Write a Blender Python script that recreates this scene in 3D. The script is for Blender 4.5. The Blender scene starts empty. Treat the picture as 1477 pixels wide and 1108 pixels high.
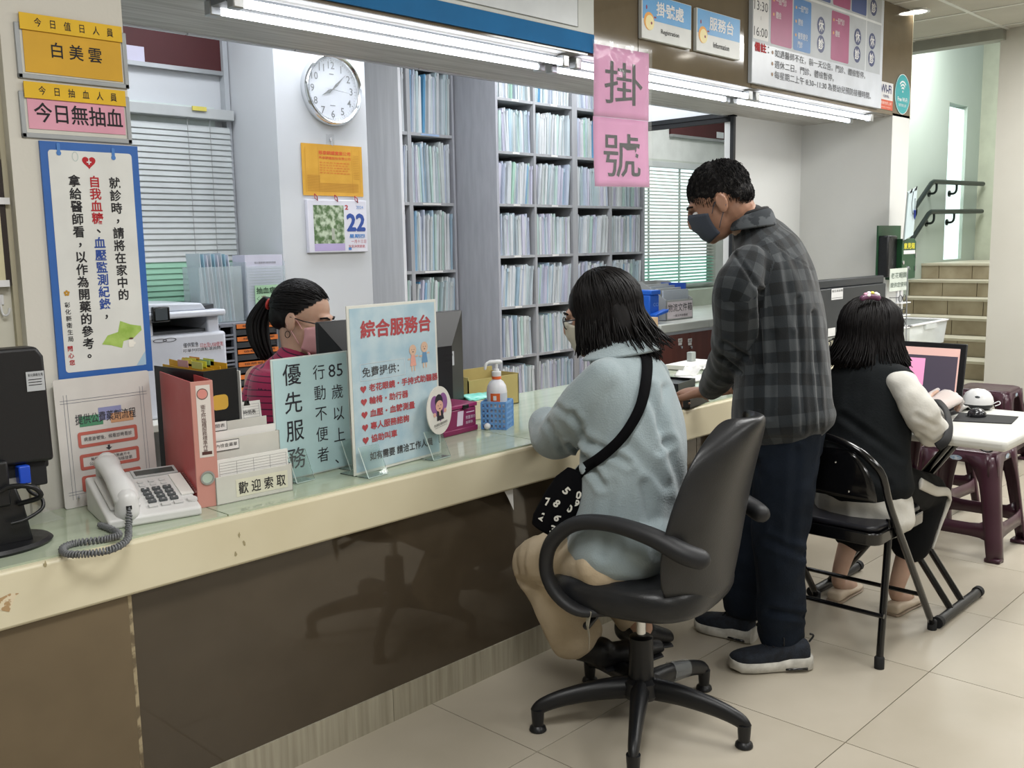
import bpy, bmesh, math, random
from mathutils import Vector, Matrix, Euler, noise, Quaternion
random.seed(7)
SC = bpy.context.scene
COL = SC.collection
PI = math.pi
R = math.radians
# ------------------------------------------------------------ camera
EYE = Vector((0, 0, 1.37))
FPX, CX, CY = 1418.0, 738.5, 554.0
RX = Vector((0.68881528, 0.11459221, -0.7158227))
RY = Vector((-0.72469726, 0.08345941, -0.68399445))
RZ = Vector((-0.0186383, 0.98990058, 0.14053278))
CAMR = Matrix((RX, RY, RZ))                      # columns = camera axes in the world
cam_d = bpy.data.cameras.new('camera')
cam_d.sensor_fit = 'HORIZONTAL'; cam_d.sensor_width = 36.0; cam_d.lens = FPX / 1477 * 36
cam_d.clip_start = 0.05; cam_d.clip_end = 60
cam = bpy.data.objects.new('camera', cam_d); COL.objects.link(cam)
cam.matrix_world = Matrix.Translation(EYE) @ CAMR.to_4x4()
SC.camera = cam
# ------------------------------------------------------------ world, exposure, lights
SC.view_settings.view_transform = 'Standard'; SC.view_settings.look = 'None'
SC.view_settings.gamma = 1.0; SC.view_settings.use_curve_mapping = False
SC.view_settings.exposure = 0.5
wd = bpy.data.worlds.new('world'); SC.world = wd; wd.use_nodes = True
wd.node_tree.nodes['Background'].inputs[0].default_value = (0.80, 0.87, 0.92, 1)
wd.node_tree.nodes['Background'].inputs[1].default_value = 0.5
def area(name, loc, sx, sy, power, color, rot=(0, 0, 0)):
    l = bpy.data.lights.new(name, 'AREA'); l.shape = 'RECTANGLE'; l.size = sx; l.size_y = sy
    l.energy = power; l.color = color
    o = bpy.data.objects.new(name, l); COL.objects.link(o); o.location = loc; o.rotation_euler = rot
    return o
WARM = (1.0, 0.995, 0.975); COOL = (0.93, 0.955, 1.0)
for i, (x, y) in enumerate([(0.7, 0.7), (3.2, 0.9), (5.2, 0.6), (3.0, -1.6), (5.9, -0.6), (0.2, -1.6), (6.3, 1.3)]):  # unseen area lamps; the last one added to brighten the far right wall
    area('ceiling_light', (x, y, 2.68), 1.2, 0.5, 27, WARM)
for i, (x, y) in enumerate([(1.7, 3.25), (3.1, 3.5), (4.6, 3.6)]):
    area('office_light', (x, y, 2.66), 1.2, 0.4, 13, COOL)
area('side_room_light', (6.4, 3.8, 2.6), 0.8, 0.5, 9, (1, 1, 1))
area('stairwell_light', (8.5, 2.9, 3.4), 1.0, 0.8, 50, (0.97, 1, 0.98))

# ------------------------------------------------------------ helpers
def ray(u, v):
    d = Vector(((u - CX) / FPX, -(v - CY) / FPX, -1.0))
    return CAMR @ d
def K(u, v, D):                       # point seen at (u, v) and D metres in front of the lens
    return EYE + ray(u, v) * D
def on(u, v, ax, val):                # point seen at (u, v) lying on the plane x, y or z = val
    d = ray(u, v); i = 'xyz'.index(ax)
    return EYE + d * ((val - EYE[i]) / d[i])

def s2l(c):
    return c / 12.92 if c <= 0.04045 else ((c + 0.055) / 1.055) ** 2.4
def rgb(h):
    if isinstance(h, str):
        h = h.lstrip('#'); h = tuple(int(h[i:i + 2], 16) for i in (0, 2, 4))
    return tuple(s2l(v / 255) for v in h) + (1.0,)
MATS = {}
def M(name, col, rough=0.5, metal=0.0, spec=0.5, col2=None, nscale=8, stretch=(1, 1, 1), bump=0.0, bscale=60,
      emit=0, alpha=1.0, trans=0.0, coat=0.0, contrast=(0.35, 0.65), sheen=0.0, bstretch=None, ior=1.45, sub=0.0):
    if name in MATS: return MATS[name]
    m = bpy.data.materials.new(name); m.use_nodes = True
    nt = m.node_tree; b = nt.nodes['Principled BSDF']
    b.inputs['Base Color'].default_value = rgb(col); b.inputs['Roughness'].default_value = rough
    b.inputs['Metallic'].default_value = metal; b.inputs['Specular IOR Level'].default_value = spec
    b.inputs['Alpha'].default_value = alpha; b.inputs['Transmission Weight'].default_value = trans
    b.inputs['Coat Weight'].default_value = coat; b.inputs['Sheen Weight'].default_value = sheen
    b.inputs['IOR'].default_value = ior
    if sub: b.inputs['Subsurface Weight'].default_value = sub; b.inputs['Subsurface Radius'].default_value = (0.01, 0.004, 0.002)
    if emit:
        b.inputs['Emission Color'].default_value = rgb(col); b.inputs['Emission Strength'].default_value = emit
    tc = nt.nodes.new('ShaderNodeTexCoord')
    def mapped(sc):
        mp = nt.nodes.new('ShaderNodeMapping'); mp.inputs['Scale'].default_value = sc
        nt.links.new(tc.outputs['Object'], mp.inputs[0]); return mp
    if col2 is None and not emit and trans == 0:      # a faint unevenness of tone on everything
        c = rgb(col); col2v = tuple(min(1, x * 0.9) for x in c[:3]) + (1,)
    else: col2v = rgb(col2) if col2 is not None else None
    if col2v is not None:
        n = nt.nodes.new('ShaderNodeTexNoise'); n.inputs['Scale'].default_value = nscale; n.inputs['Detail'].default_value = 4
        nt.links.new(mapped(stretch).outputs[0], n.inputs['Vector'])
        r = nt.nodes.new('ShaderNodeValToRGB'); r.color_ramp.elements[0].position = contrast[0]; r.color_ramp.elements[1].position = contrast[1]
        r.color_ramp.elements[0].color = rgb(col); r.color_ramp.elements[1].color = col2v
        nt.links.new(n.outputs['Fac'], r.inputs[0]); nt.links.new(r.outputs[0], b.inputs['Base Color'])
    if bump:
        n = nt.nodes.new('ShaderNodeTexNoise'); n.inputs['Scale'].default_value = bscale; n.inputs['Detail'].default_value = 3
        nt.links.new(mapped(bstretch or stretch).outputs[0], n.inputs['Vector'])
        bp = nt.nodes.new('ShaderNodeBump'); bp.inputs['Strength'].default_value = bump; bp.inputs['Distance'].default_value = 0.01
        nt.links.new(n.outputs['Fac'], bp.inputs['Height']); nt.links.new(bp.outputs[0], b.inputs['Normal'])
    MATS[name] = m; return m

class MB:
    """collects vertices and faces of one mesh"""
    def __init__(s): s.v = []; s.f = []; s.mi = []; s.cur = 0
    def add(s, vs, fs, mat=None):
        b = len(s.v); s.v += [Vector(p) for p in vs]
        for f in fs: s.f.append([b + i for i in f]); s.mi.append(s.cur if mat is None else mat)
        return s
    def box(s, a, b, m=None):
        x0, y0, z0 = (min(a[i], b[i]) for i in range(3)); x1, y1, z1 = (max(a[i], b[i]) for i in range(3))
        vs = [(x0, y0, z0), (x1, y0, z0), (x1, y1, z0), (x0, y1, z0), (x0, y0, z1), (x1, y0, z1), (x1, y1, z1), (x0, y1, z1)]
        if m is not None: vs = [m @ Vector(p) for p in vs]
        return s.add(vs, [(0, 3, 2, 1), (4, 5, 6, 7), (0, 1, 5, 4), (1, 2, 6, 5), (2, 3, 7, 6), (3, 0, 4, 7)])
    def bar(s, a, b, w, h, side=None):               # rectangular bar from a to b
        a = Vector(a); b = Vector(b); t = (b - a).normalized()
        side = Vector(side) if side is not None else (Vector((0, 0, 1)) if abs(t.z) < 0.9 else Vector((1, 0, 0)))
        n = (side - t * side.dot(t)).normalized(); q = t.cross(n)
        vs = [p + n * (i * w / 2) + q * (j * h / 2) for p in (a, b) for i, j in ((-1, -1), (1, -1), (1, 1), (-1, 1))]
        return s.add(vs, [(0, 1, 2, 3), (7, 6, 5, 4), (0, 4, 5, 1), (1, 5, 6, 2), (2, 6, 7, 3), (3, 7, 4, 0)])
    def loft(s, rings, caps=True, close=True):
        n = len(rings[0]); vs = [p for r in rings for p in r]; fs = []
        for k in range(len(rings) - 1):
            for i in range(n if close else n - 1):
                j = (i + 1) % n
                fs.append((k * n + i, k * n + j, (k + 1) * n + j, (k + 1) * n + i))
        if caps and close:
            fs.append(tuple(range(n - 1, -1, -1))); fs.append(tuple((len(rings) - 1) * n + i for i in range(n)))
        return s.add(vs, fs)
    def tube(s, pts, r, n=8, caps=True, side=None, rounded=False, closed=False):
        pts = [Vector(p) for p in pts]
        rr = r if isinstance(r, (list, tuple)) else [r] * len(pts)
        rings = []; prev = None
        if closed: pts = pts + [pts[0]]; rr = list(rr) + [rr[0]]
        L = len(pts)
        for k, p in enumerate(pts):
            if closed: t = (pts[(k + 1) % (L - 1)] - pts[(k - 1) % (L - 1)])
            else: t = pts[min(k + 1, L - 1)] - pts[max(k - 1, 0)]
            t = t.normalized() if t.length > 1e-9 else Vector((0, 0, 1))
            if side is not None: ref = Vector(side)
            elif prev is not None: ref = prev
            else: ref = Vector((0, 0, 1)) if abs(t.z) < 0.8 else Vector((1, 0, 0))
            a = ref - t * ref.dot(t)
            if a.length < 1e-6: a = t.orthogonal()
            a.normalize(); b = t.cross(a); prev = a
            q = rr[k]; ra, rb = (q if isinstance(q, (list, tuple)) else (q, q))
            rings.append([p + a * (ra * math.cos(2 * PI * i / n)) + b * (rb * math.sin(2 * PI * i / n)) for i in range(n)])
        if rounded and not closed:
            def cap(ring, p, t):
                out = []
                q = max((x - p).length for x in ring); q2 = min((x - p).length for x in ring); q = q if q2 > .7 * q else q2 * .45
                if q > .06: q = .06 * (q / .06) ** .3
                for c in (0.35, 0.7, 0.95):
                    out.append([p + (x - p) * math.sqrt(1 - c * c) + t * (q * c) for x in ring])
                return out
            t0 = (pts[0] - pts[1]).normalized(); t1 = (pts[-1] - pts[-2]).normalized()
            rings = cap(rings[0], pts[0], t0)[::-1] + rings + cap(rings[-1], pts[-1], t1)
        return s.loft(rings, caps=caps and not closed)
    def lathe(s, prof, o=(0, 0, 0), n=24, axis=None, sq=1.0):     # prof: (radius, height)
        o = Vector(o); q = Vector((0, 0, 1)).rotation_difference(Vector(axis)) if axis is not None else Quaternion()
        rings = [[o + q @ Vector((r * math.cos(2 * PI * i / n), r * sq * math.sin(2 * PI * i / n), z)) for i in range(n)] for r, z in prof]
        return s.loft(rings)
    def prism(s, outl, d0, d1, m=None, axis='y'):       # outline in the x/z plane pushed along y (or x/y along z)
        n = len(outl)
        if axis == 'y': vs = [Vector((x, d0, z)) for x, z in outl] + [Vector((x, d1, z)) for x, z in outl]
        elif axis == 'z': vs = [Vector((x, z, d0)) for x, z in outl] + [Vector((x, z, d1)) for x, z in outl]
        else: vs = [Vector((d0, x, z)) for x, z in outl] + [Vector((d1, x, z)) for x, z in outl]
        if m is not None: vs = [m @ p for p in vs]
        return s.add(vs, [tuple(range(n)), tuple(range(2 * n - 1, n - 1, -1))] + [(i, i + n, (i + 1) % n + n, (i + 1) % n) for i in range(n)])
    def ell(s, c, r, m=None, n=16, k=10, axes=None):
        c = Vector(c); vs = []; rings = []
        ax = axes or (Vector((1, 0, 0)), Vector((0, 1, 0)), Vector((0, 0, 1)))
        for j in range(1, k):
            t = PI * j / k
            rings.append([c + ax[0] * (r[0] * math.sin(t) * math.cos(2 * PI * i / n)) + ax[1] * (r[1] * math.sin(t) * math.sin(2 * PI * i / n)) - ax[2] * (r[2] * math.cos(t)) for i in range(n)])
        top = c + ax[2] * r[2]; bot = c - ax[2] * r[2]
        vs = [p for q in rings for p in q] + [bot, top]; fs = []
        for j in range(k - 2):
            for i in range(n):
                fs.append((j * n + i, j * n + (i + 1) % n, (j + 1) * n + (i + 1) % n, (j + 1) * n + i))
        B = (k - 1) * n
        for i in range(n):
            fs.append((B, (i + 1) % n, i)); fs.append((B + 1, (k - 2) * n + i, (k - 2) * n + (i + 1) % n))
        if m is not None: vs = [m @ p for p in vs]
        return s.add(vs, fs)

def rr(x0, z0, x1, z1, r, n=4):        # rounded rectangle outline
    out = []
    for cx, cz, a in ((x1 - r, z0 + r, -90), (x1 - r, z1 - r, 0), (x0 + r, z1 - r, 90), (x0 + r, z0 + r, 180)):
        for k in range(n + 1):
            t = R(a + 90 * k / n); out.append((cx + r * math.cos(t), cz + r * math.sin(t)))
    return out
def circ(x, z, rx, rz=None, n=24):
    rz = rz or rx
    return [(x + rx * math.cos(2 * PI * i / n), z + rz * math.sin(2 * PI * i / n)) for i in range(n)]
def spline(pts, m=6, closed=False):
    P = [Vector(p) for p in pts]; out = []; L = len(P)
    rng = range(L) if closed else range(L - 1)
    for i in rng:
        if closed: a, b, c, d = P[(i - 1) % L], P[i], P[(i + 1) % L], P[(i + 2) % L]
        else: a, b, c, d = P[max(i - 1, 0)], P[i], P[i + 1], P[min(i + 2, L - 1)]
        for k in range(m):
            t = k / m
            out.append(0.5 * ((2 * b) + (c - a) * t + (2 * a - 5 * b + 4 * c - d) * t * t + (3 * b - a - 3 * c + d) * t ** 3))
    if not closed: out.append(P[-1])
    return out
def sp1(vals, m=6):
    if isinstance(vals[0], (tuple, list)):
        cs = [sp1([v[i] for v in vals], m) for i in range(len(vals[0]))]; return [tuple(c) for c in zip(*cs)]
    return [p.x for p in spline([(v, 0, 0) for v in vals], m)]

ROOTM = {}
def rootmat(o):
    while o.parent: o = o.parent
    return ROOTM.get(o.name, Matrix())
def tag(o, label=None, cat=None, group=None, kind=None):
    if label: o['label'] = label
    if cat: o['category'] = cat
    if group: o['group'] = group
    if kind: o['kind'] = kind
    return o
def thing(name, label, cat, loc=(0, 0, 0), rz=0.0, group=None, mat=None):
    o = bpy.data.objects.new(name, None); COL.objects.link(o); o.empty_display_size = 0.1
    m = mat if mat is not None else Matrix.Translation(Vector(loc)) @ Matrix.Rotation(rz, 4, 'Z')
    o.matrix_world = m; ROOTM[o.name] = m.copy()
    return tag(o, label, cat, group)
def fin(me, smooth=None):
    if smooth is not None:
        for p in me.polygons: p.use_smooth = True
        if smooth < 180: me.set_sharp_from_angle(angle=R(smooth))
def obj(name, mb, mat, parent=None, world=False, bevel=0.0, seg=2, smooth=None, label=None, kind=None, sub=0, solid=0):
    me = bpy.data.meshes.new(name)
    vs = mb.v
    if world and parent is not None:
        inv = rootmat(parent).inverted(); vs = [inv @ p for p in vs]
    me.from_pydata([tuple(p) for p in vs], [], mb.f)
    mats = mat if isinstance(mat, (list, tuple)) else [mat]
    for m in mats: me.materials.append(m)
    if len(mats) > 1: me.polygons.foreach_set('material_index', mb.mi)
    bm = bmesh.new(); bm.from_mesh(me); bmesh.ops.recalc_face_normals(bm, faces=bm.faces); bm.to_mesh(me); bm.free()
    fin(me, smooth)
    o = bpy.data.objects.new(name, me); COL.objects.link(o)
    if parent is not None: o.parent = parent
    if bevel:
        b = o.modifiers.new('bevel', 'BEVEL'); b.width = bevel; b.segments = seg; b.limit_method = 'ANGLE'; b.angle_limit = R(40)
        fin(me, 40)
    if solid:
        b = o.modifiers.new('solid', 'SOLIDIFY'); b.thickness = solid; b.offset = 0
    if sub:
        b = o.modifiers.new('sub', 'SUBSURF'); b.levels = sub; b.render_levels = sub
    if label: o['label'] = label
    if kind: o['kind'] = kind
    return o
def struct(name, mb, mat, **k): return obj(name, mb, mat, kind='structure', **k)
def boxo(name, a, b, mat, parent=None, **k): return obj(name, MB().box(a, b), mat, parent, **k)
def dup(o, parent=None, **props):
    c = o.copy(); COL.objects.link(c)
    if parent is not None: c.parent = parent
    for k, v in props.items(): c[k] = v
    for ch in list(o.children): dup(ch, c)
    return c

# ---- lettering: glyph outlines of the built-in font turned into thin meshes (local x right, z up, facing -y)
TC = {}
def glyph(s, bold=0.0):
    k = (s, bold)
    if k not in TC and bold > 0.012:       # heavy strokes: the same outline laid down a few times, slightly apart
        v0, f0 = glyph(s, 0.008); n0 = len(v0); vs = []; fs = []
        for i, (dx, dy) in enumerate(((0, 0), (.7, 0), (-.7, 0), (0, .7), (0, -.7))):
            vs += [Vector((v.x + dx * bold, v.y + dy * bold, i)) for v in v0]; fs += [[j + i * n0 for j in f] for f in f0]
        TC[k] = (vs, fs)
    if k not in TC:
        cu = bpy.data.curves.new('t', 'FONT'); cu.body = s; cu.size = 1; cu.resolution_u = 2; cu.offset = bold
        o = bpy.data.objects.new('t', cu); me = bpy.data.meshes.new_from_object(o)
        vs = [v.co.copy() for v in me.vertices]; fs = [list(p.vertices) for p in me.polygons]
        bpy.data.objects.remove(o); bpy.data.meshes.remove(me); bpy.data.curves.remove(cu)
        TC[k] = (vs, fs)
    return TC[k]
def text_fit(mb, s, x0, z0, x1, z1, y=-0.001, bold=0.0, keep=False):
    vs, fs = glyph(s, bold)
    if not vs: return mb
    a = min(v.x for v in vs); b = max(v.x for v in vs); c = min(v.y for v in vs); d = max(v.y for v in vs)
    sx = (x1 - x0) / max(b - a, 1e-6); sz = (z1 - z0) / max(d - c, 1e-6)
    if keep: sx = sz = min(sx, sz)
    ox = (x0 + x1) / 2 - sx * (a + b) / 2; oz = (z0 + z1) / 2 - sz * (c + d) / 2
    return mb.add([(ox + v.x * sx, y - v.z * 5e-5, oz + v.y * sz) for v in vs], fs)
def text_v(mb, s, x, ztop, size, pitch, y=-0.001, bold=0.0, sx=1.0):     # characters one under the other
    for i, ch in enumerate(s):
        if ch == ' ': continue
        vs, fs = glyph(ch, bold)
        mb.add([(x + (v.x - 0.5) * size * sx, y - v.z * 5e-5, ztop - i * pitch - size + (v.y + 0.1) * size) for v in vs], fs)
    return mb
def text_h(mb, s, x, z, size, pitch=None, y=-0.001, bold=0.0, sx=1.0):
    p = pitch or size * sx
    for i, ch in enumerate(s):
        if ch == ' ': continue
        vs, fs = glyph(ch, bold)
        mb.add([(x + i * p + v.x * size * sx, y - v.z * 5e-5, z + v.y * size) for v in vs], fs)
    return mb
def flat(mb, outl, y):                # a flat printed shape facing -y
    return mb.add([(x, y, z) for x, z in outl], [tuple(range(len(outl)))])
def rect(mb, x0, z0, x1, z1, y): return flat(mb, [(x0, z0), (x1, z0), (x1, z1), (x0, z1)], y)
def ring2(mb, outl_o, outl_i, y):
    n = len(outl_o)
    return mb.add([(x, y, z) for x, z in outl_o] + [(x, y, z) for x, z in outl_i], [(i, (i + 1) % n, (i + 1) % n + n, i + n) for i in range(n)])
def heart(cx, cz, s, n=28):
    out = []
    for i in range(n):
        t = 2 * PI * i / n
        out.append((cx + s * 16 * math.sin(t) ** 3 / 32, cz + s * (13 * math.cos(t) - 5 * math.cos(2 * t) - 2 * math.cos(3 * t) - math.cos(4 * t)) / 32))
    return out
def pr(name, mb, mat, parent, **k): return obj(name, mb, mat, parent, **k)
# ------------------------------------------------------------ materials
white_wall = M('white_wall', 'd3d4d2', 0.75, col2='cbccca', nscale=1.5, bump=0.03, bscale=90)
cream_wall = M('cream_wall', 'd3d0c8', 0.7, col2='cbc8bf', nscale=1.2, bump=0.03, bscale=90)
green_wall = M('green_wall', 'bac4ba', 0.75, col2='b3beb2', nscale=1.0)
office_wall = M('office_wall', 'cdd0d3', 0.75, col2='c5c8cc', nscale=1.5)
tile_m = M('floor_tile', 'b5ad9e', 0.34, spec=0.35, col2='aaa292', nscale=2.2, bump=0.015, bscale=25)
grout_m = M('grout', '6e6556', 0.9)
ceil_m = M('ceiling_tile', 'bdbab0', 0.85, col2='b3b0a6', nscale=3, bump=0.05, bscale=120)
tbar_m = M('ceiling_bar', 'd8d8d2', 0.4)
brown_glass = M('brown_glass', '4b4236', 0.05, spec=0.55, coat=0.0, ior=1.5)
fascia_glass = M('fascia_glass', '665b49', 0.07, spec=0.5)
brown_plain = M('brown_panel', '6f614c', 0.3, spec=0.4)
seam_m = M('seam_filler', 'a5977a', 0.7, col2='6a5d48', nscale=30, contrast=(0.45, 0.55))
plinth_m = M('plinth_wood', 'aca694', 0.55, col2='8c8675', nscale=9, stretch=(6, 6, 0.25), contrast=(0.3, 0.7))
solid_m = M('cream_solid_surface', 'd9d1b6', 0.33, spec=0.4, col2='d0c7aa', nscale=2.5)
glass_top_m = M('counter_glass', 'afb9a4', 0.06, spec=0.6, col2='a5b09b', nscale=3, stretch=(0.3, 9, 1))
soffit_m = M('soffit_laminate', 'bebdba', 0.5, col2='a19f9c', nscale=7, stretch=(0.5, 9, 1))
metal_m = M('brushed_metal', 'b5b7b8', 0.35, metal=0.8)
chrome_m = M('chrome', 'e2e4e6', 0.12, metal=1.0)
black_p = M('black_plastic', '151619', 0.38, spec=0.5, bump=0.05, bscale=400)
black_g = M('black_gloss', '0d0d0f', 0.15, spec=0.6)
black_mat = M('black_matte', '17181a', 0.75)
white_p = M('white_plastic', 'dfe0e2', 0.35)
off_p = M('offwhite_plastic', 'cfcec6', 0.45)
grey_p = M('grey_plastic', '8e9196', 0.45)
dgrey_p = M('dark_grey_plastic', '3b3e42', 0.45)
paper_m = M('white_paper', 'e4e3df', 0.75)
ink_m = M('black_ink', '1d1c20', 0.7)
red_ink = M('red_ink', 'b3222c', 0.7)
blue_ink = M('blue_ink', '2a4a9a', 0.7)
tube_m = M('lit_tube', 'f4f8ff', emit=4.6)
lamp_m = M('lit_lamp', 'fff8ea', emit=14.0)
acryl_m = M('clear_acrylic', 'e8f2ee', 0.04, trans=0.95, ior=1.3, spec=0.5)
film_m = M('clear_film', 'f0f4f4', 0.08, alpha=0.14, spec=0.9)
laminate_grey = M('grey_laminate', 'a9aab0', 0.5, col2='9fa0a6', nscale=9, stretch=(3, 3, 0.5))
shelf_m = M('shelf_laminate', 'a9aaac', 0.5, col2='9c9da0', nscale=6, stretch=(4, 4, 0.5))
shelf_in = M('shelf_inside', '8f9092', 0.6)
stair_m = M('stair_tile', 'a39780', 0.45, col2='8b7e67', nscale=5)
nose_m = M('stair_nosing', 'c0b8a4', 0.5)
dark_metal = M('dark_green_metal', '1a2422', 0.35, metal=0.3)
maroon_board = M('maroon_board', '4a1c1e', 0.55)
hair_m = M('black_hair', '0b090a', 0.48, spec=0.22, col2='131010', nscale=60, stretch=(8, 8, 0.5))
skin_m = M('skin', 'c6a08b', 0.5, sub=0.12, col2='bb937d', nscale=9, bump=0.02, bscale=200)
skin_d = M('skin_tanned', 'a57e69', 0.5, sub=0.1, col2='9a725d', nscale=9, bump=0.03, bscale=200)

# ------------------------------------------------------------ the setting
FY = 2.5          # plane of the header fascia and of the piers
CZ = 2.72         # hall ceiling
mb = MB().box((-4, -4, -0.05), (7.3, 2.131, -0.004)); floor = struct('floor', mb, grout_m)
struct('floor_office', MB().box((-1.0, 2.132, -0.05), (9, 5.2, 0.0)), tile_m)
X0, Y0, T = 1.8495, 1.6988, 0.5985     # joints measured at x 1.85, 2.44 ...; y 1.09, 1.70
tm = None
for i in range(-2, 10):
    for j in range(-5, 1):
        a = (X0 + i * T + 0.0015, Y0 + j * T + 0.0015, -0.004); b = (X0 + (i + 1) * T - 0.0015, Y0 + (j + 1) * T - 0.0015, 0.0)
        if b[0] > 7.35: continue
        if j == 0:
            obj('tile', MB().box((a[0], a[1], -0.0045), (b[0], 2.131, 0)), tile_m, floor); continue
        if tm is None:
            q = MB().box((0, 0, -0.0045), (T - 0.003, T - 0.003, 0)); first = obj('tile', q, tile_m, floor); first.location = (a[0], a[1], 0); tm = first
        else:
            c = tm.copy(); COL.objects.link(c); c.location = (a[0], a[1], 0); c.parent = floor
struct('floor_near', MB().box((-4, -4, -0.0045), (X0 - 2 * T, 2.131, 0.0)), tile_m)
struct('floor_side', MB().box((X0 - 2 * T, -4, -0.0045), (7.3, Y0 - 5 * T, 0.0)), tile_m)
# hall ceiling with its grid
ceiling = struct('ceiling', MB().box((-4, -4, CZ + 0.02), (7.2, 2.6, CZ + 0.1)), ceil_m)
P0 = on(1393.8, 19, 'z', CZ); CP = 0.57
for i in range(-3, 2):
    for j in range(-3, 3):
        x0 = P0.x + i * CP; y0 = P0.y - 0.02 + j * 0.6
        if x0 > 7.15 or y0 > 2.9: continue
        obj('ceiling_panel', MB().box((x0 + 0.012, y0 + 0.012, CZ + 0.004), (min(x0 + CP, 7.2) - 0.012, y0 + 0.588, CZ + 0.02)), ceil_m, ceiling)
for i in range(-3, 3):
    if P0.x + i * CP < 7.2: obj('ceiling_bar', MB().box((P0.x + i * CP - 0.012, -1, CZ), (P0.x + i * CP + 0.012, 3.6, CZ + 0.006)), tbar_m, ceiling)
for j in range(-3, 3):
    obj('ceiling_bar', MB().box((4.4, P0.y - 0.02 + j * 0.6 - 0.012, CZ - 0.001), (7.2, P0.y - 0.02 + j * 0.6 + 0.012, CZ + 0.005)), tbar_m, ceiling)
struct('ceiling_side', MB().box((6.22, 2.5, CZ + 0.02), (7.2, 3.6, CZ + 0.1)), ceil_m)
struct('ceiling_office', MB().box((0, 2.6, 2.72), (6.22, 4.9, 2.8)), white_wall)
struct('trim_1', MB().box((7.14, 2.28, 2.655), (7.26, 3.6, CZ + 0.02)), M('grey_trim', '9b9c93', 0.6))
struct('trim_2', MB().box((7.2, 2.3, 2.66), (7.26, 3.6, 3.3)), white_wall)
# wall_right: the white pier beyond the stools
wr = struct('wall_right', MB().box((7.2, -4, 0), (7.5, 2.315, 3.0)), cream_wall)
# walls behind the photographer and to the left keep daylight and reflections believable
struct('wall_near', MB().box((-4, -4.1, 0), (7.3, -4, 2.8)), cream_wall)
struct('wall_left', MB().box((-4.1, -4, 0), (-4, 2.6, 2.8)), cream_wall)
# stairwell
LY = 3.55
ZT = 1.127; RISE = 0.1409; TREAD = 0.28; XT = 9.2
sw = struct('wall_stairwell_left', MB(), green_wall)
COL.objects.unlink(sw); bpy.data.objects.remove(sw)
wx0 = on(1365, 262, 'y', LY).x; wx1 = on(1391, 262, 'y', LY).x; wz0 = ZT + 0.02; wz1 = on(1365, 146, 'y', LY).z; xe = on(1410, 262, 'y', LY).x
mb = MB().box((7.6, LY, 0), (wx0, LY + 0.25, 3.6)).box((wx1, LY, 0), (xe + 0.3, LY + 0.25, 3.6))
mb.box((wx0, LY, wz1), (wx1, LY + 0.25, 3.6)).box((wx0, LY, 0), (wx1, LY + 0.25, wz0))
struct('wall_stairwell', mb, green_wall)
struct('wall_landing', MB().box((xe, 1.5, 0), (xe + 0.2, LY, 3.6)), M('yellowish_wall', 'c4c7b2', 0.75))
win = struct('window_1', MB().box((wx0, LY + 0.01, wz0), (wx0 + 0.03, LY + 0.05, wz1)).box((wx1 - 0.02, LY + 0.12, wz0), (wx1, LY + 0.16, wz1)).box((wx0, LY + 0.12, wz1 - 0.03), (wx1, LY + 0.16, wz1)), black_mat)
obj('pane', MB().box((wx0 + 0.03, LY + 0.03, wz0), (wx1 - 0.0, LY + 0.04, wz1 - 0.03)), M('daylit_pane', 'd2e6e4', 0.4, emit=0.8), win)
stairs = struct('stairs', MB(), stair_m)
SY0, SY1 = 2.33, LY
cores = MB()
for k in range(8):
    z = ZT - RISE * (7 - k); x = XT - TREAD * (7 - k)
    cores.box((x + 0.012, SY0, 0 if k == 0 else z - RISE - 0.001), (xe, SY1, z - 0.02))
stairs.data.from_pydata([tuple(p) for p in cores.v], [], cores.f)
for k in range(8):
    z = ZT - RISE * (7 - k); x = XT - TREAD * (7 - k)
    obj('nosing', MB().box((x - 0.006, SY0, z - 0.02), (x + (TREAD + 0.01 if k < 7 else 1.3), SY1, z)), nose_m, stairs)
    off = 0.1 if k % 2 else 0.24
    y = SY0 - off
    while y < SY1:
        a, b = max(y, SY0), min(y + 0.29, SY1)
        if b - a > 0.02: obj('tile', MB().box((x, a + 0.003, z - RISE + 0.003), (x + 0.014, b - 0.003, z - 0.021)), stair_m, stairs)
        y += 0.29
# handrails on the stairwell wall
for n_, (zo, lab) in enumerate([(0, 'upper dark green handrail on the stairwell wall'), (-0.27, 'lower dark green handrail under the first one')]):
    h = thing('handrail', lab, 'handrail', (0, 0, 0))
    ux = on(1345 - (2 if n_ else 0), 262, 'y', LY - 0.07).x
    zz = on(1345, 262, 'y', LY - 0.07).z + zo
    lo = Vector((ux - 1.3, LY - 0.07, zz - 0.82)); mid = Vector((ux, LY - 0.07, zz)); hi = Vector((xe - 0.05, LY - 0.07, zz + 0.02))
    obj('rail', MB().tube([lo, mid + Vector((-0.03, 0, -0.02)), mid + Vector((0.03, 0, 0.0)), hi], 0.022, 10), dark_metal, h, smooth=60)
    for bx, bz in ((ux - 0.35, zz - 0.22), (ux + 0.1, zz), (ux + 0.6, zz + 0.01)):
        obj('bracket', MB().tube(spline([(bx, LY - 0.07, bz - 0.01), (bx, LY - 0.07, bz - 0.07), (bx - 0.005, LY - 0.05, bz - 0.1), (bx, LY, bz - 0.1)], 4), 0.011, 8).lathe([(0.03, 0), (0.03, 0.012)], (bx, LY - 0.012, bz - 0.1), 12, axis=(0, 1, 0)), dark_metal, h, smooth=50)

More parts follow.
